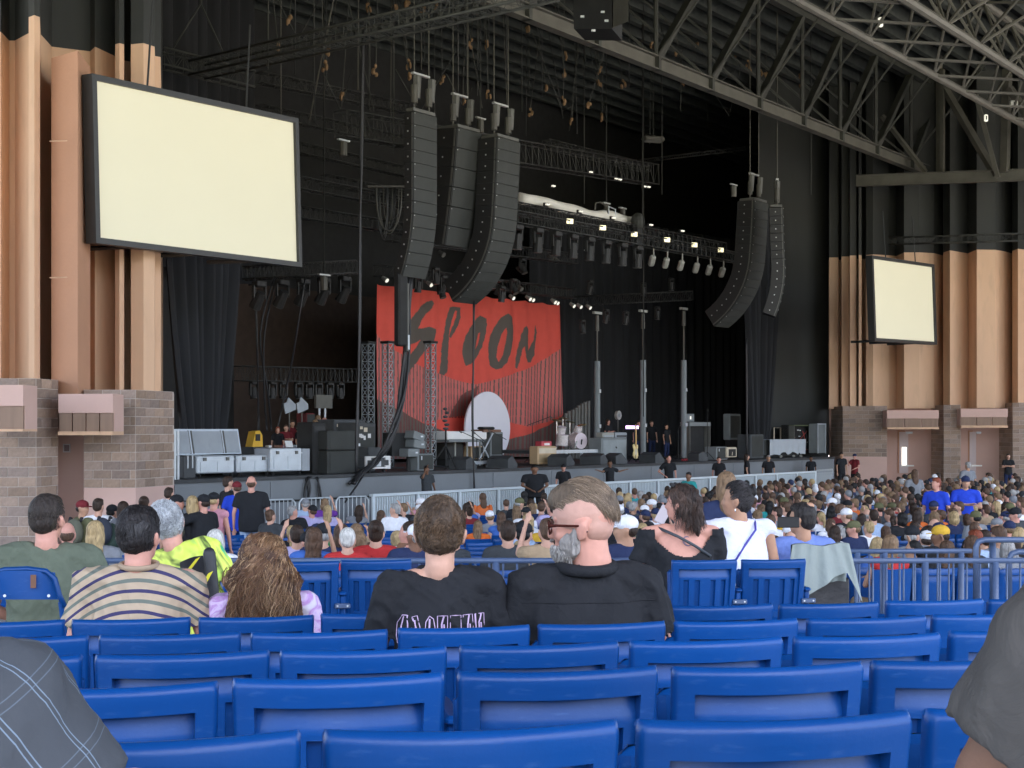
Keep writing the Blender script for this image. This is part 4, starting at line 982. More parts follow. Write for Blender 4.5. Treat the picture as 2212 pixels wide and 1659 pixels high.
# projector pod, heater, small lamps
o = thing('projector_box', 'black hanging projector housing at the top edge beside the big truss', 'projector', P(1295, 20, 36))
q = [P(1235, 5, 37), P(1245, 62, 37), P(1325, 62, 36), P(1357, 45, 34.5), P(1352, -10, 34.5), P(1320, -10, 36)]
mb = MB(); f0 = [P(1237, -20, 37), P(1322, -20, 36), P(1322, 62, 36), P(1240, 62, 37)]; bk = [p+Vector((.35, 1.1, 0)) for p in f0]
mb.add(f0+bk, [(0, 1, 2, 3), (1, 5, 6, 2), (3, 2, 6, 7), (4, 0, 3, 7), (4, 5, 1, 0)]); mb.build('housing', m_black, o, True)
a, b_ = P(1322, -20, 36.02), P(1357, -20, 34.7)
MB().add([P(1324, -20, 35.95), P(1358, -20, 34.6), P(1357, 46, 34.6), P(1324, 60, 35.95), P(1324, -20, 36.6), P(1358, -20, 35.2), P(1357, 46, 35.2), P(1324, 60, 36.6)], [(0, 1, 2, 3), (3, 2, 6, 7), (1, 5, 6, 2), (4, 0, 3, 7)]).build('vent_panel', m_steel, o, True)
for x, y in ((1258, 36), (1302, 26), (1310, 45), (1282, 66)): MB().box(P(x, y, 35.6), (.10, .05, .05)).build('indicator', m_bolt, o, True)
MB().tube(P(1290, -20, 37.2), P(1290, -160, 37.2), .05, n=6).build('hanger', m_steeldk, o, True)
o = thing('ceiling_heater', 'pale grey louvred heater hanging right of the tall truss', 'heater', SPY(1411, 300, 6), SROT-.6)
MB().rbox((0, 0, 0), (1.05, .5, .22), .06).build('casing', m_steel, o)
for i in range(5): MB().box((0, -.2+i*.1, -.125), (.9, .03, .03)).build('louver', m_lip, o)
MB().tube((0, 0, .1), (0, 0, ROOFZ-.5-o.location.z), .02, n=4).build('hanger', m_steeldk, o)
lampm = mat('lamp_glow', (.8, .8, .7), .4, emit=(1, .95, .8), estr=.12)
for i, (x, y, d_, lab) in enumerate(((1902, 48, 46, 'small white box lamp on the lattice truss, upper left'), (2310, 256, 52, 'x'), (2190, 225, 60, 'round bright lamp under the beam at the right edge'), (2130, 255, 62, 'small white box lamp on the lattice truss, lower right'))):
    if i == 1: continue
    o = thing('truss_lamp', lab, 'lamp', P(x, y, d_)); MB().rbox((0, 0, 0), (.16 if i != 2 else .35, .12, .32), .03).build('housing', lampm if i != 2 else m_bolt, o); MB().box((0, -.065, 0), (.05, .012, .16)).build('slot', m_black, o)
# lights on the trusses
me_yoke = MB().b(-.02, .02, -.05, .05, -.42, 0).mesh('yoke_arm', m_truss)
def moving_head(label, pos, rz, tilt, sc_=1.0, m=None):
    o = thing('moving_head', label, 'stage light', pos, rz, 'moving head lights under the trusses'); m = m or m_cabs
    MB().rbox((0, 0, -.08*sc_), (.36*sc_, .26*sc_, .16*sc_), .03).build('base', m, o)
    y1 = link(me_yoke, 'yoke', o, (-.21*sc_, 0, -.12*sc_)); y2 = link(me_yoke, 'yoke', o, (.21*sc_, 0, -.12*sc_))
    h = MB().tube((0, 0, .16*sc_), (0, 0, -.32*sc_), .13*sc_, .17*sc_, n=10).build('head', m, o); h.location = (0, 0, -.45*sc_); h.rotation_euler = (math.radians(tilt), 0, 0)
    ln = MB().tube((0, 0, -.325*sc_), (0, 0, -.335*sc_), .15*sc_, n=10).build('lens', m_lip, h); return o
def on_truss(x, s, xa, ya, xb, yb):
    pa, pb = SPY(xa, ya, s), SPY(xb, yb, s); t = tx(x, s); ta, tb = tx(xa, s), tx(xb, s); return pa.lerp(pb, (t-ta)/(tb-ta))
m_lt = mat('pale_light_body', (.30, .30, .27), .5)
for i, x in enumerate((1118, 1162, 1202, 1238, 1274, 1310, 1345, 1378)):
    moving_head(f'dark moving head under the front truss, {ordn(i)} of eight from the left', on_truss(x, 1.2, 1095, 479, 1618, 572)-Vector((0, 0, .03)), SROT, 4, 1.15)
for i, x in enumerate((1412, 1442, 1474, 1507, 1535, 1563, 1592)):
    o = thing('strobe_light', f'pale angled flood light under the front truss, {ordn(i)} of seven from the left', 'stage light', on_truss(x, 1.2, 1095, 479, 1618, 572)-Vector((0, 0, .02)), SROT, 'pale angled flood lights')
    MB().tube((0, 0, 0), (0, 0, -.30), .03, n=6).build('clamp', m_lt, o); h = MB().rbox((0, 0, 0), (.24, .50, .20), .05).build('head', m_lt, o); h.location = (0, .08, -.5); h.rotation_euler = (math.radians(-48), 0, math.radians(-40))
for i, (x, y) in enumerate(((1231, 478), (1302, 492), (1370, 506), (1441, 518), (1500, 529), (1557, 540))):
    o = thing('panel_light', f'small square cream panel light above the front truss, {ordn(i)} of six from the left', 'stage light', SPY(x, y, 1.0), SROT-.6, 'cream panel lights'); MB().box((0, 0, 0), (.25, .05, .18)).build('panel', mat('cream_panel', (.8, .76, .5), .6, emit=(1, .9, .55), estr=.22), o); MB().box((0, .03, 0), (.27, .03, .20)).build('rim', m_lip, o)
for i, (x, y) in enumerate(((1181, 442), (1253, 457), (1324, 471), (1405, 486), (1473, 499), (1275, 372), (1330, 386), (1338, 388), (1391, 403), (1400, 404), (1194, 402))):
    o = thing('twin_spot', f'small twin spot lamp on the trusses, {ordn(i)} counted', 'stage light', SPY(x, y, 1.0 if i < 5 else 3.2), SROT, 'small twin spot lamps')
    for dx in (-.055, .055): MB().tube((dx, 0, 0), (dx, -.08, 0), .032, n=8).build('lamp', lampm, o)
    MB().box((0, .04, 0), (.24, .08, .12)).build('housing', m_black, o)
for i, (x, y) in enumerate(((830, 602), (862, 604), (926, 612), (986, 620), (1104, 641), (1140, 643), (1147, 645), (1194, 650), (1200, 652), (1235, 658), (1250, 660), (1270, 662))):
    o = thing('par_light', f'silver par light along the top of the red banner, {ordn(i)} from the left', 'stage light', SPY(x, y, 7.0), SROT, 'silver par lights over the banner')
    MB().tube((0, .08, .06), (0, -.14, -.08), .07, .10, n=8).build('can', m_lt, o); MB().tube((0, -.145, -.083), (0, -.15, -.086), .085, n=8).build('lens', lampm, o); MB().tube((0, .02, .04), (0, .02, .26), .02, n=5).build('clamp', m_truss, o)
for i, x in enumerate((548, 588, 612, 645, 668, 688, 712, 735)):
    moving_head(f'dim moving head hanging in the left wing, {ordn(i)} of eight from the left', on_truss(x, 8, 514, 822, 770, 826), SROT, -8+6*(i % 3), .8)
for i, x in enumerate((560, 610, 655, 700, 745)):
    moving_head(f'dark tilted moving head below the wing truss, {ordn(i)} of five from the left', on_truss(x, 5.5, 527, 606, 772, 592)-Vector((0, 0, .05)), SROT, 35, 1.2)
for i, (x, y) in enumerate(((1275, 605), (1390, 610), (1450, 600), (1258, 690), (1310, 668), (1352, 672), (1420, 662))):
    moving_head(f'dark moving head over the right half of the stage, {ordn(i)} counted', SPY(x, y, 6), SROT, 20-10*(i % 4), .8, m_cabs)
rnd = random.Random(9)
for i in range(26):
    x = rnd.uniform(850, 1235); y = rnd.uniform(520, 600)+(x-850)*.09
    if i % 2: moving_head(f'dark moving head in the cluster above the red banner, {ordn(i//2)} counted', SPY(x, y, rnd.uniform(6, 7)), SROT, rnd.uniform(-30, 40), .85)
    else:
        o = thing('par_light', f'dark par can in the cluster above the red banner, {ordn(i//2)} counted', 'stage light', SPY(x, y, 6.5), SROT, 'dark par cans above the banner'); MB().tube((0, .1, .05), (0, -.14, -.1), .08, .11, n=8).build('can', m_lip, o); MB().tube((0, 0, 0), (0, 0, .3), .02, n=4).build('clamp', m_truss, o)
# white roll above the front truss
mb = MB(); a, b_ = SPY(1122, 428, 3.0), SPY(1368, 480, 3.0); pts = []; rr = []
for i in range(15):
    f = i/14; p = a.lerp(b_, f); p.z += .05*math.sin(f*9)-.03*math.sin(f*23); pts.append(p); rr.append(.20+.03*math.sin(f*17+1))
tag(MB().path(pts, rr, 12).build('rolled_cloth', mat('white_vinyl', (.75, .73, .66), .6, var=.06, bump=.4, bscale=5), smooth=True), 'long white rolled cloth lying along the front truss', 'rolled cloth')
o = thing('truss_carriage', 'small grey bracket frame on top of the white roll', 'bracket', SPY(1300, 448, 2.8), SROT)
MB().path([(-.5, 0, -.2), (-.45, 0, .12), (-.1, 0, .2), (.4, 0, .1), (.45, 0, -.2)], .035, 6).build('arch', m_steel, o); MB().path([(.5, 0, -.25), (.5, 0, .1), (1.0, 0, .05), (1.0, 0, -.3)], .03, 6).build('loop', m_alum, o)
o = thing('hanging_lamp', 'dark round fixture at the right end of the white roll', 'stage light', SPY(1378, 478, 2.4), SROT); MB().ell((0, 0, 0), (.3, .3, .36), 12, 8).build('head', m_steeldk, o); MB().b(-.2, .2, -.1, .1, -1.2, -.2).build('bracket', m_cabs, o)
# looped cable bundle left of the arrays
o = thing('cable_bundle', 'bundle of coiled dark cable loops hanging left of the line arrays', 'cable bundle', SPY(835, 405, 2))
for i in range(9):
    w_ = rnd.uniform(.12, .55); h_ = rnd.uniform(1.0, 1.7); cx_ = rnd.uniform(-.15, .15); pts = []
    for j in range(17):
        a = PI*j/16; pts.append((cx_-w_*math.cos(a)*(1), rnd.uniform(-.02, .02)+i*.03, -h_*math.sin(a)**.7))
    MB().path(pts, .022, 5).build('cable_loop', m_steel if i % 3 == 0 else m_truss, o, smooth=True)
MB().b(-.6, .6, -.04, .04, 0, .06).build('hanger_bar', m_steel, o)
# tall vertical cable snakes
m_cbl = mat('black_rubber_cable', (.018, .018, .02), .5)
def snake(label, pts, r=.035, n=3, spread=.05, grp='cable runs down to the stage'):
    o = thing('cable_run', label, 'cable', pts[0], 0, grp)
    for i in range(n):
        q = []; ph = rnd.uniform(0, 6)
        for j, p in enumerate(pts): q.append(Vector(p)+Vector((math.sin(j*1.7+ph)*spread, math.cos(j*1.3+ph)*spread, 0)))
        f = []
        for j in range(len(q)-1):
            for k_ in range(4):
                t_ = k_/4; a0 = q[max(j-1, 0)]; a1 = q[j]; a2 = q[j+1]; a3 = q[min(j+2, len(q)-1)]
                f.append(.5*((2*a1)+(a2-a0)*t_+(2*a0-5*a1+4*a2-a3)*t_*t_+(3*a1-a0-3*a2+a3)*t_**3))
        f.append(q[-1]); MB().path(f, r, 6).build('cable', m_cbl, o, True, True)
    return o
snake('thick black cable bundle sweeping down across the banner to the white cornered case', [SPY(884, 600, -.3), SPY(882, 700, -.3), SPY(872, 830, -.3), SPY(852, 920, -.3), SPY(832, 970, -.2), SPY(810, 1000, 0), SPY(780, 1022, -.1), SPY(760, 1045, -.25)], .045, 6, .09)
snake('black pole of cable left of the banner running from the trusses to the deck', [SPY(783, 60, -.2), SPY(782, 330, -.2), SPY(780, 500, -.2), SPY(775, 700, -.2), SPY(770, 900, -.2), SPY(772, 1018, -.2)], .035, 3, .04)
snake('single dark cable falling in front of the white disc to the pit', [SPY(1024, 650, -.2), SPY(1024, 800, -.2), SPY(1020, 900, -.2), SPY(1023, 1060, -.15)], .03, 2, .03)
snake('leaning cable in the left wing', [SPY(660, 600, 5), SPY(645, 700, 5), SPY(628, 790, 4.5), SPY(612, 860, 4), SPY(600, 930, 4)], .035, 1, .02)
snake('slack cable pair in the left wing beside the curtain', [SPY(590, 600, 6), SPY(570, 720, 6), SPY(580, 850, 5.5), SPY(577, 930, 5)], .035, 2, .12)
snake('pair of cables in the middle of the left wing', [SPY(547, 600, 6), SPY(560, 760, 6), SPY(562, 930, 5)], .025, 2, .08)
snake('bundle of black cables hanging over the stage edge at the left', [SPY(668, 1031, .1), SPY(667, 1033, -.12), SPY(664, 1060, -.14), SPY(659, 1104, -.2)], .035, 5, .07)
snake('single cable looping over the stage edge right of the bundle', [SPY(676, 1031, .1), SPY(686, 1034, -.12), SPY(690, 1060, -.14), SPY(694, 1100, -.2)], .03, 2, .03)
cable('black cable lying from the case down to the pit floor', [SPY(788, 1022, -.1), SPY(770, 1050, -.4), SPY(745, 1085, -.8)], .03, m_cbl)
# second hung black fabric sock carrying cables in front of the banner
o = thing('cable_pick', 'black hanging cable sock with pale stripe in front of the banner', 'cable sock', SPY(866, 650, -.4), SROT)
h_ = SPY(866, 590, -.4).z-SPY(866, 748, -.4).z
MB().rbox((0, 0, 0), (.42, .25, h_), .05).build('sock', m_black, o); MB().rbox((.27, -.02, -h_*.1), (.10, .1, h_*.95), .03).build('stripe', m_lip, o)
MB().rbox((.27, -.08, -h_*.44), (.07, .02, .45), .01).build('white_tape', m_alum, o); o.location.z = (SPY(866, 590, -.4).z+SPY(866, 748, -.4).z)/2
# ------------------------------------------------------------------ banner with its printed lettering
def inpoly(px, py, poly):
    poly = np.array(poly, float); c = np.zeros(px.shape, bool); n = len(poly); j = n-1
    for i in range(n):
        xi, yi = poly[i]; xj, yj = poly[j]
        c ^= ((yi > py) != (yj > py)) & (px < (xj-xi)*(py-yi)/(yj-yi+1e-12)+xi); j = i
    return c
LET = [([(385,335),(455,245),(520,180),(555,172),(572,205),(560,238),(500,330),(442,438),(540,420),(592,440),(593,490),(572,560),(470,690),(380,800),(335,865),(300,880),(330,720),(400,640),(472,535),(400,572),(330,600),(340,470)], None),
 ([(775,232),(838,236),(838,330),(800,420),(745,520),(728,515),(740,470),(770,400),(792,330),(800,272),(782,262),(760,330),(734,450),(714,600),(705,750),(690,840),(660,868),(625,855),(632,780),(650,620),(670,480),(700,350),(735,240)], None),
 ([(1020,315),(1065,340),(1073,400),(1060,490),(1020,610),(970,690),(910,770),(885,785),(865,740),(850,670),(858,590),(880,500),(920,400),(970,335)], [(1012,470),(990,480),(962,560),(950,625),(980,585),(1000,530)]),
 ([(1265,298),(1310,330),(1322,420),(1315,540),(1290,650),(1250,750),(1200,805),(1150,812),(1105,780),(1085,700),(1085,610),(1105,500),(1150,400),(1200,330)], [(1245,425),(1252,470),(1240,560),(1210,680),(1170,745),(1155,700),(1165,600),(1200,490)]),
 ([(1425,410),(1445,440),(1445,520),(1440,640),(1500,540),(1522,400),(1532,470),(1508,680),(1470,745),(1440,752),(1415,690),(1410,600),(1395,620),(1375,720),(1355,805),(1340,795),(1345,720),(1360,600),(1385,480),(1405,430)], None)]
SB = 9.0
tl, tr, br_, bl_ = SPY(814.6, 613, SB), SPY(1207, 658.5, SB), SPY(1221, 985, SB), SPY(819, 992, SB)
nx, nz = 460, 330
uu, vv = np.meshgrid(np.linspace(0, 1, nx), np.linspace(0, 1, nz)); A_ = lambda p: np.array(p)
flat = (A_(tl)[None, None]*(1-uu)[..., None]+A_(tr)[None, None]*uu[..., None])*(1-vv)[..., None]+(A_(bl_)[None, None]*(1-uu)[..., None]+A_(br_)[None, None]*uu[..., None])*vv[..., None]
gx = (CX+FP*flat[..., 0]/flat[..., 1]-801.8)*4.286; gy = (HY-FP*(flat[..., 2]-EYE)/flat[..., 1]-608.3)*4.286
red = np.array([.70, .092, .066]); dk = np.array([.105, .088, .075]); pink = np.array([.60, .15, .135]); col = np.tile(red, (nz, nx, 1)).astype(float)
rg = np.random.RandomState(3)
wob = 5*np.sin(gy/31+gx/17)+3*np.sin(gy/11)
top = np.interp(gx, [55, 110, 190, 330, 450, 640, 780, 950, 1100, 1300, 1500, 1620, 1738, 1800], [470, 540, 620, 700, 775, 862, 910, 952, 922, 860, 782, 705, 625, 590])
bot = np.interp(gx, [55, 190, 330, 490, 700, 880, 1290, 1450, 1640, 1790], [1080, 1160, 1232, 1305, 1262, 1238, 1300, 1345, 1300, 1215])
low = np.interp(gx, [55, 190, 330, 490, 700, 1050, 1290, 1500, 1650, 1790], [1080, 1160, 1232, 1310, 1400, 1500, 1460, 1400, 1330, 1225])
per = 31.0; ph = (gx+.012*gy) % per
band = (gy > top) & (gy < bot); col[band] = pink; stripe = band & (ph < 9.5); col[stripe] = dk*1.1
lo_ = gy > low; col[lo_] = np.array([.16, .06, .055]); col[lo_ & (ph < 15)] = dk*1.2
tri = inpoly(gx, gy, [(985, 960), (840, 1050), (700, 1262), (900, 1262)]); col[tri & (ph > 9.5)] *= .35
for poly, hole in LET:
    m_ = inpoly(gx+wob*.4, gy+wob*.5, poly)
    if hole: m_ &= ~inpoly(gx, gy, hole)
    col[m_] = dk
t_ = uu*12.0; fold = .075*np.sin(t_*3.1+1.2*np.sin(t_*.7+vv*1.5))*(.35+.65*vv)+.025*np.sin(t_*7.3+2*vv)+.03*np.sin(vv*5+uu*4)+.08*np.exp(-((vv)/.18))*np.sin(t_*5.2)
pos = flat+np.array([-U.y*1.0, U.x*1.0, 0])[None, None]*(fold[..., None]); pos[..., 2] -= .05*np.abs(np.sin(uu*PI*9))*np.exp(-vv*30)
idx = np.arange(nx*nz).reshape(nz, nx); F = np.stack([idx[:-1, :-1], idx[1:, :-1], idx[1:, 1:], idx[:-1, 1:]], -1).reshape(-1, 4)
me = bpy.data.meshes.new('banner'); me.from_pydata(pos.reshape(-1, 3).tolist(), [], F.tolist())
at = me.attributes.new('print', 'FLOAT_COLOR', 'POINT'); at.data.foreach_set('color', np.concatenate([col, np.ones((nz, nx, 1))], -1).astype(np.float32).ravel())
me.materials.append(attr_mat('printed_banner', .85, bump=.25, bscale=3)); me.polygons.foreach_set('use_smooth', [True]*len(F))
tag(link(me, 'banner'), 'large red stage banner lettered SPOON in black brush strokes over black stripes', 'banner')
# white disc
o = thing('oval_backdrop', 'white oval disc standing in front of the red banner', 'backdrop', SP(1053, 8.2), SROT)
c_ = SPY(1053, 925, 8.2); hz_ = SPY(1053, 846, 8.2).z-c_.z; a0 = (SP(1102, 8.2)-SP(1005, 8.2)).length/2
poly = [(a0*math.cos(2*PI*i/48), c_.z-DECK+hz_*math.sin(2*PI*i/48)) for i in range(48) if c_.z-DECK+hz_*math.sin(2*PI*i/48) > .05]
MB().prism(poly, -.04, .04).build('disc', mat('white_disc', (.80, .78, .86), .7, var=.02), o); MB().b(-.5, .5, 0, .6, 0, .06).build('foot', m_black, o)
o = thing('organ_pipes', 'row of grey pipes rising to the right behind the drum kit', 'backdrop', SP(1250, 7.5), SROT)
pipes = [(1222, 893), (1229, 888), (1237, 885), (1244, 881), (1250, 876), (1257, 872), (1264, 868), (1271, 866)]
for i, (x, y) in enumerate(pipes):
    p = SPY(x, y, 7.5); q = o.matrix_basis.inverted() @ p; MB().tube((q.x, 0, 0), (q.x, 0, q.z), .09, n=10).build('pipe', m_lip, o, smooth=False)
# ------------------------------------------------------------------ stage gear
m_case = mat('silver_case', (.50, .55, .60), .4, metal=.25, var=.1, scale=3, dirt=.12)
m_cased = mat('case_lining', (.30, .33, .36), .6, var=.1); m_dgrey = mat('dark_grey_cabinet', (.06, .065, .07), .7, var=.15, bump=.2, bscale=80)
m_mgrey = mat('mid_grey_tolex', (.19, .21, .215), .7, var=.1); m_white = mat('white_lacquer', (.72, .72, .72), .3, var=.04); m_tan = mat('tan_tolex', (.48, .33, .19), .7, var=.1); m_tanl = mat('cream_grille', (.60, .52, .40), .8)
m_wood = mat('brown_wood', (.16, .07, .04), .4); m_chrome = mat('chrome', (.7, .7, .72), .2, metal=.9); m_drum = mat('sparkle_drum_shell', (.62, .56, .55), .3, var=.25, scale=20); m_skinh = mat('drum_head', (.68, .58, .62), .5)
def SW_(x0, x1, s): return (SP(x1, s)-SP(x0, s)).length
def gear(name, label, cat, x0, x1, s, grp=None):
    o = thing(name, label, cat, SP((x0+x1)/2, s), SROT, grp); return o, SW_(x0, x1, s), lambda y: SPY((x0+x1)/2, y, s).z-DECK
def tcase(label, x0, x1, s, ytop, lid=None, end=False):
    o, w, z = gear('road_case', label, 'equipment case', x0, x1, s, 'silver equipment cases'); h = z(ytop)
    MB().rbox((0, .35, h/2+.06), (w, .7, h-.12), .03).build('body', m_case, o)
    for x_ in (-.22, .22): MB().b(x_*w-.18*w, x_*w+.18*w, -.012, -.002, .25*h, .72*h).build('panel', m_case, o)
    MB().b(-w/2, w/2, -.02, .0, .80*h, .84*h).build('rim', m_alum, o)
    for x_ in (-.3, .3): MB().box((x_*w, -.03, .84*h), (.10, .03, .09)).build('latch', m_lip, o)
    for x_ in (-.42, .42): MB().tube((x_*w, .05, .06), (x_*w+.04, .05, .06), .06, n=8).build('caster', m_black, o)
    if end: MB().b(w/2, w/2+.30, 0.0, .6, .12, h*.97).build('end_panel', m_cased, o); 
    if lid:
        yt, yb, sk = lid; a, b_ = z(yt), z(yb); R = Matrix.Rotation(math.radians(-12), 3, 'X'); l = thing
        MB().box((sk*w, .74+.10, (a+b_)/2), (w*1.02, .10, a-b_), R).build('lid', m_case, o)
        for x_ in (-.25, .25): MB().box((sk*w+x_*w, .77+.0, (a+b_)/2), (w*.40, .03, (a-b_)*.86), R).build('lid_panel', m_cased, o)
        for x_ in (-.04, .04): MB().box((sk*w+x_*w, .775, (a+b_)/2), (.03, .03, (a-b_)*.9), R).build('lid_rib', m_lip, o)
    return o
tcase('silver road case with its lid raised, leftmost in the row', 425, 507, .5, 984, (927, 984, -.16))
tcase('silver road case with its lid raised, second in the row', 512, 583, .5, 983, (927, 982, -.35))
tcase('closed silver road case with square corners, third in the row', 585, 653, .35, 968, end=True)
o, w, z = gear('case_end', 'dark ended case standing at the left end of the silver cases', 'equipment case', 396, 424, .5); MB().rbox((0, .35, z(985)/2), (w, .7, z(985)), .03).build('body', m_dgrey, o)
for x_ in (-.08, .08): MB().box((x_, -.01, .45), (.03, .03, .35)).build('handle', m_alum, o)
o, w, z = gear('equipment_rack', 'white edged frame at the left end of the stage', 'frame', 375, 382, .2)
MB().path([(0, 0, 0), (0, 0, z(930)), (w, 0, z(930)), (w, 0, 0)], .03, 6).build('frame', m_alum, o)
for (lab, x0, x1, s, y0, y1, m, dep) in (('dark subwoofer block lower left, left of the grilled stack', 676, 704, .8, 912, 1027, m_black, .7), ('stacked grey grille subwoofer, lower one', 708, 768, .4, 974, 1026, m_cab, .8), ('stacked grey grille subwoofer, upper one', 708, 768, .4, 930, 972, m_cab, .8), ('tall grey monitor desk case covered with stickers', 769, 812, 1.2, 913, 1024, m_dgrey, .9), ('tall grey case with stickers behind the subwoofers', 722, 790, 2.0, 906, 1018, m_dgrey, .8), ('grey cabinet at the front left of the stage below the cables', 903, 938, .4, 980, 1017, m_mgrey, .5), ('tall dark grey cabinet at the right of the keyboards', 1060, 1087, 3.2, 933, 986, m_mgrey, .5), ('tall grey panel speaker standing near the right curtain', 1576, 1600, 3.5, 894, 950, m_mgrey, .35), ('dark cabinet left of the covered table', 1622, 1650, 1.2, 938, 985, m_dgrey, .7), ('small dark cabinet beside the covered table', 1650, 1662, 1.2, 950, 983, m_dgrey, .6), ('grey amplifier box left of the cream edged cube', 1548, 1572, .9, 965, 990, m_mgrey, .6), ('dark red box in the left wing', 662, 681, 5, 892, 930, mat('dark_red', (.12, .015, .02), .6), .5), ('dark drape covered case below the keyboards', 962, 1002, 3.2, 956, 992, m_black, .6), ('tan box on the riser below the keyboards', 1019, 1046, 3.0, 964, 992, m_tan, .4)):
    o, w, z = gear('speaker_cabinet' if 'woofer' in lab or 'speaker' in lab or 'cabinet' in lab else 'equipment_case', lab, 'cabinet', x0, x1, s); a, b_ = z(y0), max(0, z(y1))
    if b_ < .12: b_ = 0
    MB().rbox((0, dep/2, (a+b_)/2), (w, dep, a-b_), .025).build('body', m, o)
    MB().b(-w*.42, w*.42, -.014, .0, b_+(a-b_)*.08, b_+(a-b_)*.92).build('front_panel', m_cab if m is not m_black else m_cabs, o)
    if 'sticker' in lab:
        for q in range(7): MB().box((random.uniform(-.4, .4)*w, -.018, b_+(a-b_)*random.uniform(.55, .9)), (random.uniform(.08, .16), .006, random.uniform(.08, .16))).build('sticker', random.choice([m_white, m_alum, m_tanl]), o)
    if 'front left' in lab or 'edged' in lab: MB().box((-w*.3, -.018, a*.75), (.05, .01, .12)).build('badge', m_alum, o)
    if b_ > .12 and 'upper' not in lab: MB().box((0, dep/2, b_/2), (w*.8, dep*.8, b_)).build('stand', m_black, o)
for x in (682, 690):
    pass
o, w, z = gear('flight_case', 'black flight case with bright aluminium corners at the stage edge', 'flight case', 789, 842, .25); h = z(987)
MB().rbox((0, .3, h/2+.06), (w-.05, .6, h-.14), .02).build('body', m_dgrey, o)
for x_ in (-1, 1): MB().box((x_*(w/2-.03), -.01, h/2+.06), (.07, .05, h-.08)).build('edge', m_white, o); MB().box((x_*(w/2-.14), -.015, h*.9), (.18, .05, .1)).build('corner', m_white, o); MB().box((x_*(w/2-.14), -.015, .16), (.18, .05, .1)).build('corner', m_white, o)
MB().box((0, -.01, h), (w, .05, .05)).build('edge', m_white, o); MB().box((0, -.01, .14), (w, .05, .05)).build('edge', m_white, o); MB().box((.03, -.015, h*.55), (.2, .03, .16)).build('latch', m_alum, o)
for x_ in (-.3, .3): MB().tube((x_*w, .0, .05), (x_*w, .08, .05), .05, n=8).build('caster', m_black, o)
o, w, z = gear('monitor_wedge', 'dark angled cabinet lying on the bright cornered flight case', 'cabinet', 796, 835, .45); MB().prism([(-w/2, z(988)), (w/2, z(988)), (w/2, z(975)), (w*.1, z(966)), (-w/2, z(966))], 0, .5).build('body', m_dgrey, o)
# small line array pieces at the front
o, w, z = gear('front_fill_stack', 'leaning stack of small line array boxes on a stand at stage left front', 'speaker stack', 868, 902, .5)
for i, (x_, zz, an) in enumerate(((.35, z(943), 15), (.38, z(960), 6), (.1, z(978), 0))): MB().rbox((x_, .1, zz), (.55, .4, .26), .02, Matrix.Rotation(math.radians(an), 3, 'Y')).build('box', m_mgrey, o); MB().box((x_+.1, -.11, zz), (.12, .02, .05)).build('badge', m_alum, o)
MB().tube((.1, .15, 0), (.1, .15, z(985)), .06, n=8).build('stand', m_black, o); MB().b(-.5, .3, .3, .7, z(985), z(935)).build('rear_box', m_black, o)
# lattice towers, poles
def tower(label, x, s, y0, wpx=14):
    b_ = SP(x, s); t_ = SPY(x, y0, s); o = truss('truss_tower', label, b_, t_, .30, .30, 18, .025, m_mgrey, 'upright lattice towers on the stage', .014, 'truss tower')
    MB().box((0, 0, .03), (.7, .7, .06)).build('base_plate', m_black, o); return o
def tower2(label, x, s, y0, w=.30, m=None):
    o = thing('truss_tower', label, 'truss tower', SP(x, s), SROT, 'upright lattice towers on the stage'); h = SPY(x, y0, s).z-DECK; m = m or m_steel
    cm = MB().tube((0, 0, 0), (0, 0, h), .026, n=6).mesh('chord', m, True)
    for a in (-1, 1):
        for b_ in (-1, 1): link(cm, 'chord', o, (a*w/2, b_*w/2, 0))
    mb = MB(); n = int(h/.3); c4 = [(-w/2, -w/2), (w/2, -w/2), (w/2, w/2), (-w/2, w/2)]
    for i in range(n):
        z0, z1 = h*i/n, h*(i+1)/n
        for j in range(4):
            a, b_ = c4[j], c4[(j+1) % 4]; mb.tube((a[0], a[1], z0), (b_[0], b_[1], z1), .013, n=4, cap=False); mb.tube((a[0], a[1], z1), (b_[0], b_[1], z1), .013, n=4, cap=False)
    mb.build('lacing', m_alum if m is m_mgrey else m, o)['kind'] = 'stuff'
    MB().box((0, 0, h+.04), (w*1.4, w*1.4, .08)).build('head_block', m_black, o); MB().box((0, 0, .03), (.8, .8, .05)).build('base_plate', m_black, o); return o
tower2('lattice tower just left of the red banner', 795, 4.5, 743, .30, m_mgrey)
tower2('lattice tower in front of the left edge of the red banner', 838, 3.0, 742, .26, m_mgrey)
tower2('lattice tower in front of the S of the banner', 930, 3.0, 742, .26, m_mgrey)
def mast(label, x, s, y0, y1):
    o = thing('lighting_mast', label, 'mast', SP(x, s), SROT, 'tall thin masts right of the banner'); h = SPY(x, y0, s).z-DECK; h1 = SPY(x, y1, s).z-DECK
    MB().tube((0, 0, 0), (0, 0, h1), .13, n=8).build('lower_tube', m_mgrey, o); MB().tube((0, 0, h1), (0, 0, h-.3), .035, n=6).build('upper_tube', m_steel, o)
    MB().tube((0, 0, h-.75), (0, 0, h-.1), .09, .07, n=8).build('head', m_steel, o); MB().box((0, 0, h), (.55, .12, .10)).build('top_bar', m_lt, o); MB().box((0, 0, .04), (.6, .6, .06)).build('base_plate', m_black, o)
    for zz in (.35, .7): MB().box((0, -.14, h1*zz), (.12, .04, .14)).build('clamp', m_alum, o)
mast('tall mast beside the pipes, leftmost of three', 1290, 3.6, 676, 780); mast('tall mast right of the bass guitar, middle of three', 1389, 3.0, 672, 778); mast('tall mast, rightmost of three', 1477, 2.6, 667, 778)
snake('thin dark pole at the right wing', [SPY(1612, 730, 1.3), SPY(1613, 850, 1.3), SPY(1613, 985, 1.3)], .05, 1, 0, None)
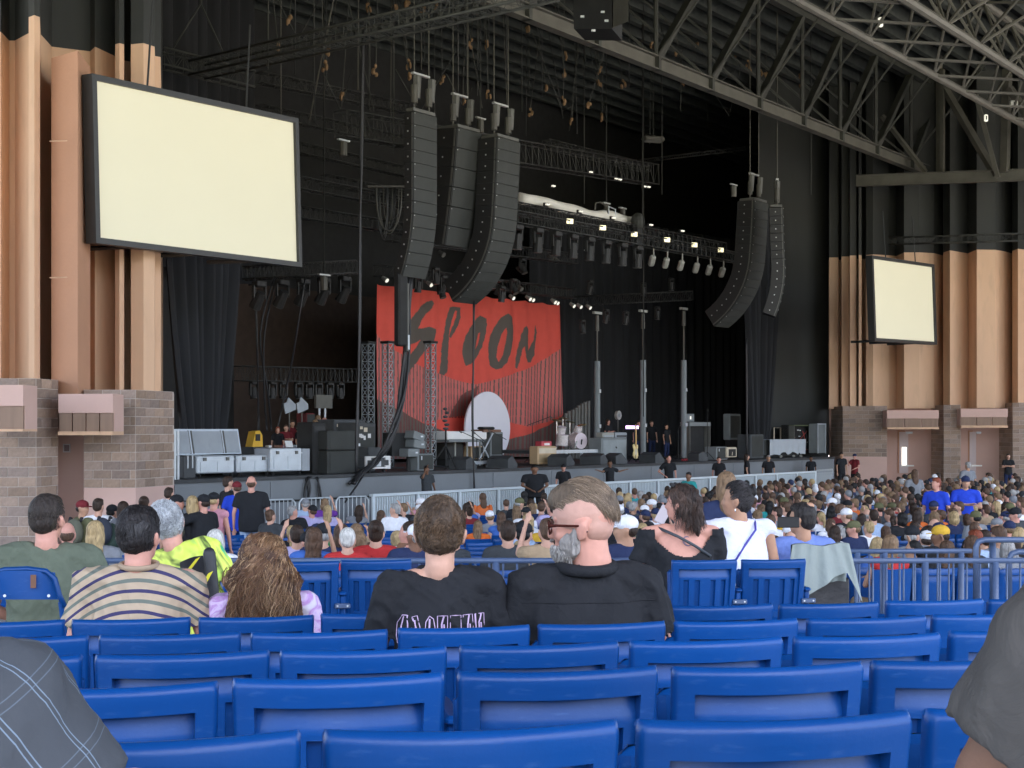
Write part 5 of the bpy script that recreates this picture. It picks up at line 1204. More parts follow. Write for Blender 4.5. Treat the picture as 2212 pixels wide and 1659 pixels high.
# keyboards
o, w, z = gear('keyboard_console', 'long white electric piano in front of the white disc', 'keyboard', 962, 1080, 2.6)
h = z(932); MB().rbox((-.35, .3, h-.14), (w*.72, .7, .30), .03).build('body', m_white, o); MB().rbox((-.35, .25, h-.33), (w*.66, .6, .10), .02).build('underside', m_mgrey, o)
MB().rbox((w*.33, .2, h+.02), (w*.34, .6, .10), .02).build('upper_keyboard', m_wood, o); MB().rbox((w*.33, .2, h+.12), (w*.22, .35, .10), .04).build('mixer', m_black, o)
for x_ in (-w*.62, -w*.2, .05, w*.25): MB().tube((x_, .3, h-.35), (x_, .3, 0), .035, n=6).build('leg', m_lt, o)
for x_ in (w*.10, w*.42): MB().tube((x_, .1, h-.05), (w*.26+(w*.26-x_)*.9, .1, .05), .03, n=6).build('stand_strut', m_alum, o)
o, w, z = gear('low_platform', 'low bright edged platform below the keyboards', 'platform', 1008, 1112, 1.2); MB().b(-w/2, w/2, 0, .6, .12, .22).build('top', m_alum, o)
for x_ in (-.45, 0, .45): MB().b(x_*w-.04, x_*w+.04, .1, .2, 0, .12).build('foot', m_alum, o)
def mic(label, x, s, ytop, boom=(.5, 0), col=None):
    o = thing('microphone_stand', label, 'microphone stand', SP(x, s), SROT+random.uniform(-.5, .5), 'microphone stands'); h = SPY(x, ytop, s).z-DECK
    MB().tube((0, 0, .05), (0, 0, h), .016, n=6).build('pole', m_black, o); b_ = (boom[0], boom[1], h+.28)
    MB().tube((-boom[0]*.3, 0, h-.08), b_, .013, n=6).build('boom', m_black, o); MB().tube(b_, (b_[0]+.10, b_[1], b_[2]-.06), .025, .03, n=8).build('microphone', m_lip, o)
    for a in range(3): MB().tube((0, 0, .35), (.35*math.cos(a*2.1), .35*math.sin(a*2.1), .02), .012, n=5).build('leg', m_black, o)
mic('microphone stand in front of the white disc, pointing left', 1043, 2.2, 950, (-.55, 0)); mic('microphone stand in front of the white disc, pointing far left', 1085, 2.2, 945, (-1.3, 0)); mic('microphone boom near the left rim of the white disc', 1030, 1.8, 948, (-.8, 0)); mic('thin microphone stand before the stripes right of the disc', 1150, 4, 915, (.9, 0)); mic('microphone stand near the red pedals', 1465, 1.0, 930, (.4, 0)); mic('tall microphone stand at the right of the masts', 1528, 1.2, 898, (.35, 0))
o = thing('totem_stand', 'tall black stand with stacked clamps in front of the stripes', 'stand', SP(963, .8), SROT); h = SPY(963, 880, .8).z-DECK
MB().tube((0, 0, 0), (0, 0, h-.7), .03, n=6).build('pole', m_black, o)
for a in range(3): MB().tube((0, 0, .8), (.7*math.cos(a*2.1+.6), .4*math.sin(a*2.1+.6), .02), .025, n=5).build('leg', m_black, o)
for i in range(6): MB().ell((.06*math.sin(i*2), 0, h-.7+i*.13), (.12-.01*i, .08, .05), 8, 6).build('clamp', m_dgrey, o)
# drum riser, kit, amps, guitar
o, w, z = gear('drum_riser', 'low drum riser with pale edges', 'riser', 1165, 1316, 2.2); hR = z(972)
MB().b(-w/2, w/2, 0, 2.6, hR-.12, hR).build('top', m_dgrey, o); MB().b(-w/2, w/2, -.03, 0, hR-.12, hR+.01).build('front_edge', m_alum, o)
for x_ in (-.49, -.1, .12, .49): MB().b(x_*w-.04, x_*w+.04, 0, .08, 0, hR-.12).build('leg', m_alum, o)
o, w, z = gear('drum_kit', 'pale pink and silver drum kit on the riser', 'drum kit', 1200, 1282, 3.2); zb = hR
def drum(c, r, l, ax, m=None):
    c = Vector(c); a = Vector(ax).normalized(); s_ = MB().tube(c-a*l/2, c+a*l/2, r, n=20).build('drum_shell', m_drum, o, smooth=False)
    MB().tube(c-a*(l/2+.012), c-a*(l/2), r*1.02, n=20).build('drum_head', m or m_skinh, s_); MB().tube(c+a*(l/2), c+a*(l/2+.012), r*1.02, n=20).build('drum_head', m_skinh, s_)
    for e in (-1, 1): MB().tube(c+a*(e*l*.47), c+a*(e*l*.5), r*1.035, n=20).build('hoop', m_chrome, s_)
drum((.05, -.1, zb+.34), .32, .45, (0.25, 1, 0)); drum((-.72, .1, zb+.38), .24, .42, (0, .1, -1)); drum((-.62, .2, zb+.78), .17, .25, (.1, .3, -1)); drum((.45, .15, zb+.80), .15, .22, (-.1, .3, -1)); drum((.62, .3, zb+.58), .17, .16, (0, .1, -1))
for (x_, y_, zz, r, tl_) in ((-.8, .3, 1.15, .22, .3), (.25, .4, 1.1, .2, .2), (.8, .2, .98, .19, -.3), (-.1, .5, 1.25, .22, .15)):
    R = Matrix.Rotation(tl_, 3, 'Y'); MB().ell((x_, y_, zb+zz), (r, r, .018), 16, 6, R).build('cymbal', mat('brass', (.75, .6, .3), .3, metal=.8), o); MB().tube((x_, y_, zb+zz), (x_, y_, zb), .014, n=6).build('cymbal_stand', m_chrome, o)
for i in range(6): a = -.3+i*.22; MB().tube((a, -.15, zb+.0), (a+.1*((-1)**i), .25, zb+.6), .016, n=6).build('stand_tube', m_chrome, o)
MB().tube((-.4, -.3, zb+.05), (-.55, -.5, zb+.35), .03, n=6).build('microphone', m_white, o); MB().tube((-.02, -.38, zb+.40), (.0, -.33, zb+.2), .03, n=6).build('kick_microphone', m_black, o)
o, w, z = gear('guitar_amplifier', 'tan guitar combo amplifier with a cream top', 'amplifier', 1159, 1200, 1.4); h = z(966)
MB().rbox((.02, .15, h/2+.04), (w, .4, h), .03).build('cabinet', m_tan, o); MB().b(-w*.42, w*.46, -.06, -.045, .12, h*.60).build('grille', mat('tan_grille', (.34, .25, .14), .9), o); MB().b(-w*.42, w*.46, -.06, -.045, h*.66, h*.95).build('control_panel', m_tanl, o)
o, w, z = gear('practice_amplifier', 'small red and white box on top of the tan amplifier', 'amplifier', 1170, 1192, 1.7); MB().rbox((0, .15, (z(953)+z(966))/2), (w, .3, z(953)-z(966)), .02).build('cabinet', mat('red_box', (.5, .06, .08), .5), o); MB().box((0, -.01, (z(953)+z(966))/2), (w*.5, .02, .08)).build('badge', m_white, o)
o, w, z = gear('bass_amplifier_cabinet', 'large silver grey bass cabinet beside the bass guitar', 'amplifier', 1300, 1355, 2.0); h = z(947)
MB().rbox((0, .3, h/2+.05), (w, .6, h-.05), .03).build('cabinet', m_mgrey, o); MB().b(-w*.45, w*.45, -.015, 0, .12, h*.93).build('grille', mat('silver_grille', (.26, .29, .30), .8), o); MB().box((.1, -.02, h*.62), (.10, .01, .06), Matrix.Rotation(.5, 3, 'Y')).build('emblem', m_black, o)
for i, (x0, x1) in enumerate(((1301, 1326), (1329, 1354))):
    o, w2, z = gear('amplifier_head', ('left' if i == 0 else 'right')+' pale amplifier head on the silver bass cabinet', 'amplifier', x0, x1, 2.1); MB().rbox((0, .15, (z(934)+z(946))/2), (w2, .35, z(934)-z(946)), .03).build('casing', m_lt if i == 0 else m_cased, o); MB().box((0, -.04, z(942)), (w2*.85, .02, .08)).build('control_panel', m_cased if i == 0 else m_dgrey, o); MB().box((0, .1, z(934)+.015), (.2, .03, .03)).build('handle', m_black, o)
o, w, z = gear('bass_guitar', 'cream bass guitar with maple neck standing upright', 'bass guitar', 1362, 1384, 1.6)
gp_ = [(-.12, .16), (-.19, .26), (-.17, .38), (-.12, .47), (-.17, .58), (-.20, .68), (-.14, .74), (-.06, .64), (-.03, .60), (.04, .60), (.09, .68), (.15, .70), (.16, .60), (.12, .50), (.15, .38), (.18, .26), (.12, .16), (0, .12)]
m_cream = mat('cream_guitar', (.78, .62, .28), .3); MB().prism(gp_, -.02, .025).build('body', m_cream, o); MB().prism([(-.06, .28), (-.09, .45), (-.02, .58), (.06, .56), (.08, .42), (.05, .28)], -.028, -.021).build('pickguard', m_tanl, o)
MB().b(-.03, .03, -.032, -.005, .52, 1.28).build('neck', mat('maple', (.62, .38, .14), .4), o); MB().prism([(-.03, 1.28), (-.07, 1.33), (-.06, 1.50), (0, 1.53), (.04, 1.45), (.03, 1.28)], -.03, -.01).build('headstock', mat('maple', (.62, .38, .14), .4), o)
for i in range(4): MB().tube((-.08, -.02, 1.34+i*.04), (-.05, -.02, 1.34+i*.04), .012, n=6).build('tuner', m_chrome, o)
for i in range(3): MB().tube((0, 0, .4), (.2*math.cos(2.1*i), .2*math.sin(2.1*i)+.1, 0), .015, n=5).build('stand_leg', m_black, o)
for (lab, x, s_, w_) in (('black monitor wedge in front of the drums, left', 1212, .7, .8), ('grey wedge lying on its side in front of the drum riser', 1283, .7, .9), ('black monitor wedge below the keyboards', 1085, .6, .85), ('black monitor wedge beside the microphone stand, left', 1000, .5, .7), ('black monitor wedge below the bass cabinet', 1330, .6, .7), ('black monitor wedge right of the bass guitar', 1408, .5, .8), ('black monitor wedge at the right masts', 1508, .5, .6)):
    o = thing('monitor_wedge', lab, 'monitor speaker', SP(x, s_), SROT+random.uniform(-.4, .2), 'stage monitor wedges'); MB().prism([(-.3, 0), (.28, 0), (.30, .12), (-.02, .42), (-.3, .30)], -w_/2, w_/2).build('cabinet', m_dgrey, o); h = MB().box((0, 0, 0), (.36, w_*.86, .012)).build('grille', m_cabs, o); h.location = (.145, 0, .275); h.rotation_euler = (0, math.radians(43), 0)
o, w, z = gear('cube_amplifier', 'small black speaker with a cream edge at the right of the stage', 'amplifier', 1571, 1592, .8); h = z(967)
MB().rbox((0, .2, h/2+.06), (w, .4, h-.08), .03).build('frame', m_tanl, o); MB().b(-w*.36, w*.36, -.012, 0, .15, h*.88).build('grille', m_black, o); MB().prism([(-.05, h*.35), (-.01, h*.65), (.02, h*.65), (.0, h*.35)], -.02, -.013).build('emblem', m_tanl, o)
o, w, z = gear('covered_table', 'long table under a pale grey cover at the right of the stage', 'covered table', 1663, 1741, 1.0); h = z(949); vs = []
n_ = 40; mb = MB(); vs = []
for j in range(6):
    f = j/5
    for i in range(n_+1):
        x_ = -w/2+w*i/n_; hem = .12+.14*abs(math.sin(i*.31))*(1 if 12 < i < 34 else .3); vs.append((x_, -.02-.03*math.sin(i*.9)*f, h-(h-hem)*f))
for i in range(n_+1): vs.append((-w/2+w*i/n_, .8, h))
mb.add(vs, [(j*(n_+1)+i, (j+1)*(n_+1)+i, (j+1)*(n_+1)+i+1, j*(n_+1)+i+1) for j in range(5) for i in range(n_)]+[(i, i+1, 6*(n_+1)+i+1, 6*(n_+1)+i) for i in range(n_)])
mb.build('cover', mat('grey_sheet', (.42, .46, .50), .8, var=.06, bump=.4), o, smooth=True); MB().b(-w/2+.1, w/2-.1, .1, .7, .05, h-.03).build('table', m_black, o)
for x_ in (-.25, .1, .3): MB().tube((x_*w, -.1, .06), (x_*w+.08, -.1, .06), .06, n=8).build('caster', m_lt, o)
o, w, z = gear('rack_case', 'open black rack case with cables and bright corners', 'equipment rack', 1716, 1766, 1.8); h = z(918)
MB().b(-w/2, w/2, .3, .7, .1, h).build('back', m_black, o); MB().b(-w/2, w/2, 0, .7, h-.05, h).build('top', mat('green_edge', (.10, .12, .06), .6), o); MB().b(-w/2, -w/2+.04, 0, .7, .1, h).build('side', m_lip, o)
for i in range(16): MB().box((random.uniform(-.4, .3)*w, .28, random.uniform(.3, h-.2)), (random.uniform(.06, .2), .03, .05)).build('plug_panel', random.choice([m_alum, m_white, m_wood, m_lip]), o)
for i in range(5): MB().path([(random.uniform(-.3, .3)*w, .2, h*.8), (random.uniform(-.3, .3)*w, .05, h*.5), (random.uniform(-.3, .3)*w, .15, .3)], .02, 5).build('cable', random.choice([m_black, mat('red_cable', (.3, .03, .02), .5)]), o)
o, w, z = gear('lid_trolley', 'grey panelled lid with aluminium edges standing right of the open rack', 'case lid', 1764, 1781, 1.4); h = z(916)
MB().rbox((0, .2, h/2+.08), (w, .5, h-.12), .04).build('panel', m_mgrey, o)
for x_ in (-1, 1): MB().box((x_*w/2, -.06, h/2+.08), (.05, .05, h-.1)).build('edge', m_alum, o)
MB().box((0, -.06, h), (w, .05, .06)).build('edge', m_alum, o)
for i, (x0, x1) in enumerate(((1672, 1686), (1687, 1700))):
    o, w, z = gear('open_rack', 'white outlined square frame behind the covered table, '+('left' if i == 0 else 'right')+' one', 'frame', x0, x1, 2.6); z0, z1 = z(950), z(924)
    MB().path([(-w/2, 0, 0), (-w/2, 0, z1), (w/2, 0, z1), (w/2, 0, 0)], .035, 6).build('frame', m_tanl if i == 0 else m_lip, o)
o, w, z = gear('keyboard_rig', 'keyboard rack with pale top and open black body', 'equipment rack', 1490, 1535, 3.0); h = z(912)
MB().b(-w/2, w/2, 0, .5, h-.18, h).build('top', m_mgrey, o); MB().b(-w/2, -w/2+.06, 0, .5, 0, h-.18).build('side', m_lip, o); MB().b(w/2-.06, w/2, 0, .5, 0, h-.18).build('side', m_lip, o); MB().b(-w/2, w/2, .3, .5, 0, h-.18).build('back', m_black, o)
o, w, z = gear('laptop_stand', 'small square screen with a bright mark on top of the keyboard rack', 'monitor', 1485, 1502, 3.2); MB().rbox((0, .1, (z(894)+z(911))/2), (w, .1, z(894)-z(911)), .02).build('screen', m_mgrey, o); MB().box((0, .04, (z(894)+z(911))/2), (.10, .01, .14)).build('mark', lampm, o); MB().tube((0, .1, 0), (0, .1, z(911)), .04, n=6).build('stand', m_black, o)
o, w, z = gear('spot_lamp', 'round pale reflector lamp on a thin stand behind the bass cabinet', 'lamp', 1323, 1347, 4.5); MB().tube((0, 0, 0), (0, 0, z(905)), .02, n=6).build('pole', m_lip, o); MB().tube((0, -.06, z(897)), (0, .06, z(897)), .2, n=18).build('reflector', m_lt, o); MB().tube((0, -.07, z(897)), (0, -.05, z(897)), .08, n=12).build('hub', m_mgrey, o)
o, w, z = gear('glowing_keyboard', 'keyboard glowing violet behind the bass guitar', 'keyboard', 1345, 1373, 4.0); MB().box((0, 0, z(924)), (w, .3, .08)).build('body', m_black, o); MB().box((0, -.16, z(923)), (w*.95, .03, .13)).build('light_strip', mat('violet_light', (.6, .5, .9), .4, emit=(.62, .42, 1), estr=.8), o)
for x_ in (-.4, .4): MB().tube((x_*w, 0, 0), (x_*w, 0, z(924)), .025, n=6).build('leg', m_black, o)
o, w, z = gear('effects_pedals', 'red and white pedals on the deck beside the right mast', 'pedals', 1476, 1500, 1.0)
for i in range(5): MB().rbox((-.4+i*.2, 0, .05), (.14, .2, .09), .02).build('pedal', random.choice([m_white, mat('red_box', (.5, .06, .08), .5)]), o)
for lab, x, y in (('left grey arrow shaped antenna on a stand in the wing', 625, 875), ('right grey arrow shaped antenna on a stand in the wing', 652, 874)):
    o = thing('paddle_antenna', lab, 'antenna', SP(x, 3.5), SROT, 'arrow shaped antennas'); zc = SPY(x, y, 3.5).z-DECK
    MB().prism([(-.22, zc-.12), (-.16, zc-.28), (.26, zc-.14), (.26, zc+.02), (-.04, zc+.24), (-.12, zc+.08), (-.24, zc+.04)], -.02, .02).build('paddle', m_cased, o); MB().tube((0, 0, 0), (0, 0, zc-.2), .02, n=5).build('pole', m_lip, o)
o, w, z = gear('equipment_monitor', 'grey rectangular screen on two legs in the left wing', 'monitor', 681, 716, 4); MB().box((0, 0, (z(853)+z(882))/2), (w, .1, z(853)-z(882))).build('panel', m_steel, o)
for x_ in (-.25, .1): MB().tube((x_*w, 0, 0), (x_*w, 0, z(882)), .035, n=6).build('leg', m_alum, o)
o, w, z = gear('yellow_bag', 'yellow and black gear bag on the silver cases', 'bag', 545, 568, 1.6); MB().prism([(-w/2, z(965)), (w/2, z(965)), (w*.45, z(940)), (w*.2, z(930)), (-w*.2, z(932))], 0, .3).build('bag', mat('yellow_fabric', (.62, .36, .03), .7), o); MB().box((0, -.01, z(945)), (w*.4, .03, .2)).build('patch', m_black, o); MB().box((0, .15, z(966)/2), (w*1.2, .5, z(966))).build('case_below', m_dgrey, o)
o, w, z = gear('work_surface', 'cluttered worktop with a laptop behind the third silver case', 'worktop', 566, 676, 1.3); h = z(968); MB().b(-w/2, w/2, 0, .6, h-.08, h).build('top', m_black, o); MB().b(-w/2+.1, w/2-.1, .2, .5, 0, h-.08).build('body', m_black, o)
for i in range(9): MB().rbox((random.uniform(-.45, .45)*w, .2, h+.05), (random.uniform(.1, .35), .2, .08), .02).build('tool', random.choice([m_alum, m_wood, mat('red_box', (.5, .06, .08), .5), m_mgrey]), o)
MB().box((.15, .1, h+.12), (.28, .02, .2), Matrix.Rotation(-.3, 3, 'X')).build('laptop_screen', m_white, o)
# crew on the stage
GC = 'crew at work on the stage'
def on_stage(lab, x, s, ytop, rz=0, **k):
    h = SPY(x, ytop, s).z-DECK; kk = h/1.775; person(lab, 'stand', SP(x, s), SROT+rz, k=max(.8, min(1.15, kk)), group=GC, **k)
on_stage('stagehand in a dark jacket bending behind the worktop', 600, 3.2, 925, 2.0, shirt='black', hair='red', style='long', yaw=30)
on_stage('stagehand in a maroon shirt behind the worktop, left one', 618, 3.2, 916, 2.4, shirt='maroon', hair='brown', arms=('cross', 'cross'))
on_stage('stagehand with a maroon shirt and brown hair, behind the worktop', 632, 3.8, 906, 2.8, shirt='maroon', skin='tan', hair='dark brown')
on_stage('stagehand in a black shirt right of the two in maroon', 645, 3.0, 917, 3.6, shirt='black', hair='black', skin='tan')
on_stage('stagehand in a tan shirt seen from behind', 680, 2.6, 905, .3, shirt='tan', hair='light brown', wide=False)
on_stage('blond stagehand looking right behind the tan shirt', 688, 3.4, 895, -1.2, shirt='charcoal', hair='light brown', skin='pink')
on_stage('bald stagehand facing left by the sticker covered case', 700, 3.6, 900, 1.3, shirt='maroon', hair='grey', style='bald', skin='pink')
on_stage('woman with folded arms behind the bass cabinet', 1314, 4.5, 904, 2.9, shirt='black', hair='dark brown', style='long', arms=('cross', 'cross'), skin='pink')
on_stage('crew member in black behind the middle mast', 1380, 4.8, 908, 2.2, shirt='black', hair='dark brown', skin='pink')
on_stage('crew member in black between the right masts', 1440, 3.6, 915, 3.0, shirt='black', hair='dark brown', skin='tan')
on_stage('crew member in black near the keyboard rack', 1408, 5.2, 908, 2.6, shirt='black', hair='brown')
# ------------------------------------------------------------------ pit: barricades and guards
m_bar = mat('white_barricade', (.58, .64, .68), .45, metal=.2, var=.08, scale=4); m_mesh = mat('barricade_mesh', (.36, .39, .40), .6, var=.2, scale=30)
def bpt(x, s): p = SP(x, s, 0); return p
b0, b1 = bpt(803, -2.8), bpt(1762, -2.8); L = (b1-b0).length; nb = 15
bar = thing('crowd_barricade', 'long pale barricade separating the seats from the pit', 'barricade', b0, SROT)
pm_ = MB().b(.05, L/nb-.05, .02, .045, .12, 1.0).mesh('panel', m_mesh); tm = MB().b(0.005, L/nb-.005, -.05, .09, 1.0, 1.07).mesh('top_rail', m_bar); vm = MB().b(-.045, .045, -.03, .02, 0, 1.0).mesh('post', m_bar)
sl = MB()
for i in range(17): sl.b(.12+i*(L/nb-.24)/16-.011, .12+i*(L/nb-.24)/16+.011, -.012, .018, .15, .97)
sl = sl.mesh('slats', m_bar)
for i in range(nb):
    x_ = L/nb*i; link(pm_, 'panel', bar, (x_, 0, 0)); link(tm, 'top_rail', bar, (x_, 0, 0)); link(vm, 'post', bar, (x_+.05, 0, 0)); k_ = link(sl, 'slat', bar, (x_, 0, 0)); k_['kind'] = 'stuff'
link(vm, 'post', bar, (L-.05, 0, 0))
def bike(label, p0, p1):
    o = thing('steel_fence', label, 'crowd fence', p0, math.atan2((p1-p0).y, (p1-p0).x), 'low steel fences at the left of the pit'); w = (p1-p0).length
    MB().path([(0.03, 0, 0), (0.03, 0, .98), (.12, 0, 1.08), (w-.12, 0, 1.08), (w-.03, 0, .98), (w-.03, 0, 0)], .024, 6).build('frame', m_galv, o, smooth=True); MB().tube((.03, 0, .18), (w-.03, 0, .18), .018, n=5).build('lower_rail', m_galv, o)
    bm_ = MB().tube((0, 0, .18), (0, 0, 1.08), .011, n=5).mesh('bar', m_galv); n = int(w/.12)
    for i in range(1, n): link(bm_, 'bar', o, (i*w/n, 0, 0))
    for x_ in (.2, w-.2): MB().b(x_-.03, x_+.03, -.3, .3, 0, .03).build('foot', m_galv, o)
fx = [555, 642, 722, 800]
for i in range(3): bike(f'low steel bar fence at the left of the white barricade, {ordn(i)} of three', P(fx[i]+2, HY, 34.2+i*.8)*1, P(fx[i+1]-2, HY, 34.9+i*.8)) if False else bike(f'low steel bar fence at the left of the white barricade, {ordn(i)} of three', Vector((P(fx[i]+2, HY, 34.2+i*.8).x, 34.2+i*.8, 0)), Vector((P(fx[i+1]-2, HY, 34.9+i*.8).x, 34.9+i*.8, 0)))
bike('steel bar fence between the right end of the barricade and the guards', bpt(1762, -2.6), bpt(1800, -2.4))
GG = 'security guards standing in the pit'
def guard(lab, x, s, ytop, face=PI, **k):
    p = bpt(x, s); h = SPY(x, ytop, s).z; person(lab, 'stand', p, SROT+face, k=max(.85, min(1.2, h/1.775)), group=GG, shirt=k.pop('shirt', 'black'), pants='black', **k)
guard('security guard holding a hand to his face left of the dark cable', 922, -1.6, 1004, 2.9, skin='brown', hair='black', arms=('lap', 'wave'), yaw=-30, shirt='charcoal')
guard('very large security guard with hands folded, centre of the pit', 1155, -4.2, 1003, 2.35, skin='brown', hair='black', wide=True, arms=('lap', 'lap'), thin=1.34)
guard('security guard in a black cap beside the large guard', 1217, -1.6, 1001, 2.2, skin='pink', hair='grey', cap='black')
guard('security guard stretching both arms out', 1318, -1.7, 992, 2.9, skin='brown', hair='black', arms=('out', 'out'), yaw=-30)
guard('guard with a pony tail turned away near the drum stage', 1445, -1.7, 982, 2.4, skin='pink', hair='dark brown', style='pony', arms=('down', 'hip'))
guard('guard facing right with short hair below the cream edged speaker', 1553, -1.7, 985, 2.2, skin='pink', hair='dark brown')
guard('guard with very long dark hair facing the crowd', 1614, -1.7, 979, 3.6, skin='fair', hair='dark brown', style='long')
guard('older guard with a badge turned to the right', 1660, -1.7, 982, 2.2, skin='tan', hair='grey', style='short')
guard('dark guard leaning on the stage at its right end', 1752, -.8, 984, 2.4, skin='brown', hair='black')
guard('guard in black standing with his back to the block pier', 1818, -2.6, 976, 2.6, skin='tan', hair='black')
guard('man in a rust red shirt and cap talking to the guard in black', 1846, -2.6, 979, 1.4, skin='pink', hair='grey', cap='navy', shirt='maroon', arms=('lap', 'phone'))
# ------------------------------------------------------------------ people near the camera
def displace(me, amp, f, seed=0, ax=(1, 1, 1)):
    n = len(me.vertices); co = np.empty(n*3, np.float32); no = np.empty(n*3, np.float32)
    me.vertices.foreach_get('co', co); me.vertices.foreach_get('normal', no) if hasattr(me.vertices[0], 'normal') else None
    co = co.reshape(-1, 3); no = no.reshape(-1, 3); rg = np.random.RandomState(seed); d = np.zeros(n)
    x = co*np.array(ax)*f
    w = np.stack([np.sin(x[:, 1]*.7+x[:, 2]*.9+rg.rand()*6), np.sin(x[:, 0]*.8+x[:, 2]*.5+rg.rand()*6), np.sin(x[:, 0]*.6+x[:, 1]*.9+rg.rand()*6)], 1)
    x = x+w*1.1
    for k_ in range(4):
        v = rg.randn(3); v /= np.linalg.norm(v); q = np.sin(x@(v*(1+.8*k_))*1.6+rg.rand()*6); d += (1-2*np.abs(q))*.5/(1+.7*k_)
    co += no*(amp*d)[:, None]; me.vertices.foreach_set('co', co.ravel()); me.update(); return me
m_strand = attr_mat('hair_strands', .42, bump=0); m_strand.node_tree.nodes['Principled BSDF'].inputs['Specular IOR Level'].default_value = .45
def strands(o, M, n, region, L, K=6, lift=.3, flow=(0, -.4, -1), grav=.25, curl=0, cf=3, rad=.0012, cols=((.1, .06, .03),), er=(.079, .097, .101), ec=(0, -.008, .118), seed=0, k=1.0, keep=None, name='hair_strands', clump=0, Lvar=.3, shell=None, zfree=-9):
    rg = np.random.RandomState(seed); er = np.array(er); ec = np.array(ec); out = []
    while sum(len(a) for a in out) < n:
        d = rg.randn(n*2, 3); d /= np.linalg.norm(d, axis=1)[:, None]; p = ec+d*er; m_ = region(p, d); out.append(np.concatenate([p[m_], d[m_]], 1))
    A = np.concatenate(out)[:n]; p = A[:, :3]; nn = A[:, 3:]/er; nn /= np.linalg.norm(nn, axis=1)[:, None]
    fl = np.array(flow(p) if callable(flow) else np.tile(flow, (n, 1)), float); fl -= nn*(fl*nn).sum(1)[:, None]*.8; fl /= np.linalg.norm(fl, axis=1)[:, None]+1e-6
    if clump:
        cidx = rg.randint(0, clump, n); cen = p[rg.randint(0, n, clump)]; dd = ((p[:, None]-cen[None])**2).sum(2).argmin(1); off_ = rg.randn(clump, 3)*.35; ph0 = rg.rand(clump)*6.3
    else: dd = np.zeros(n, int); off_ = np.zeros((1, 3)); ph0 = np.zeros(1)
    dr = nn*lift+fl+off_[dd]+rg.randn(n, 3)*.12; dr /= np.linalg.norm(dr, axis=1)[:, None]
    Ls = (L(p) if callable(L) else np.full(n, L))*(1-Lvar*rg.rand(n)); st = Ls/K; pts = [p.copy()]; q = p.copy()
    a1 = np.cross(dr, [0, 0, 1]); a1 /= np.linalg.norm(a1, axis=1)[:, None]+1e-6; a2 = np.cross(dr, a1); ph = ph0[dd]+rg.rand(n)*(.9 if clump else 6.3)
    for k_ in range(K):
        dr = dr+np.array([0, 0, -grav]); dr /= np.linalg.norm(dr, axis=1)[:, None]; q = q+dr*st[:, None]
        e = (q-ec)/(er*1.02); r = np.linalg.norm(e, axis=1); ins = r < 1; q[ins] = ec+e[ins]/r[ins][:, None]*er*1.02
        if shell:
            e = (q-ec)/er; r = np.linalg.norm(e, axis=1); ou = (r > shell) & (q[:, 2] > zfree); q[ou] = ec+e[ou]/r[ou][:, None]*er*shell
        if keep is not None: q = keep(q)
        c_ = curl*min(1, (k_+1)/2); pts.append(q+a1*(np.cos(ph+cf*k_)*c_)[:, None]+a2*(np.sin(ph+cf*k_)*c_)[:, None])
    PT = np.stack(pts, 1)*k; Mr = np.array(M); PT = PT@Mr[:3, :3].T+Mr[:3, 3]
    ax = PT[:, -1]-PT[:, 0]; ax /= np.linalg.norm(ax, axis=1)[:, None]+1e-6; b1 = np.cross(ax, rg.randn(n, 3)); b1 /= np.linalg.norm(b1, axis=1)[:, None]+1e-6; b2 = np.cross(ax, b1)
    R = rad*(np.linspace(1, .35, K+1))[None, :, None]; V = np.stack([PT+b1[:, None]*R, PT+(-.5*b1+.87*b2)[:, None]*R, PT+(-.5*b1-.87*b2)[:, None]*R], 2).reshape(-1, 3)
    base = (np.arange(n)*(K+1)*3)[:, None, None]; kk = (np.arange(K)*3)[None, :, None]; F = []
    for i in range(3):
        j = (i+1) % 3; F.append(np.stack([base+kk+i, base+kk+j, base+kk+3+j, base+kk+3+i], -1).reshape(-1, 4))
    F = np.concatenate(F); me = bpy.data.meshes.new(name); me.vertices.add(len(V)); me.vertices.foreach_set('co', V.astype(np.float32).ravel())
    me.loops.add(F.size); me.loops.foreach_set('vertex_index', F.ravel().astype(np.int32)); me.polygons.add(len(F)); me.polygons.foreach_set('loop_start', np.arange(0, F.size, 4, dtype=np.int32)); me.polygons.foreach_set('loop_total', np.full(len(F), 4, np.int32)); me.update(calc_edges=True)
    cs = np.array(cols); ci = rg.randint(0, len(cs), n); 
    if clump: cc = rg.randint(0, len(cs), clump); ci = np.where(rg.rand(n) < .7, cc[dd], ci)
    cc = cs[ci]*(.75+.5*rg.rand(n))[:, None]; cc = np.repeat(np.concatenate([cc, np.ones((n, 1))], 1), (K+1)*3, 0)
    at = me.attributes.new('print', 'FLOAT_COLOR', 'POINT'); at.data.foreach_set('color', cc.astype(np.float32).ravel())
    me.materials.append(m_strand); me.polygons.foreach_set('use_smooth', [True]*len(F)); h = link(me, name, o); h['kind'] = 'stuff'; return h
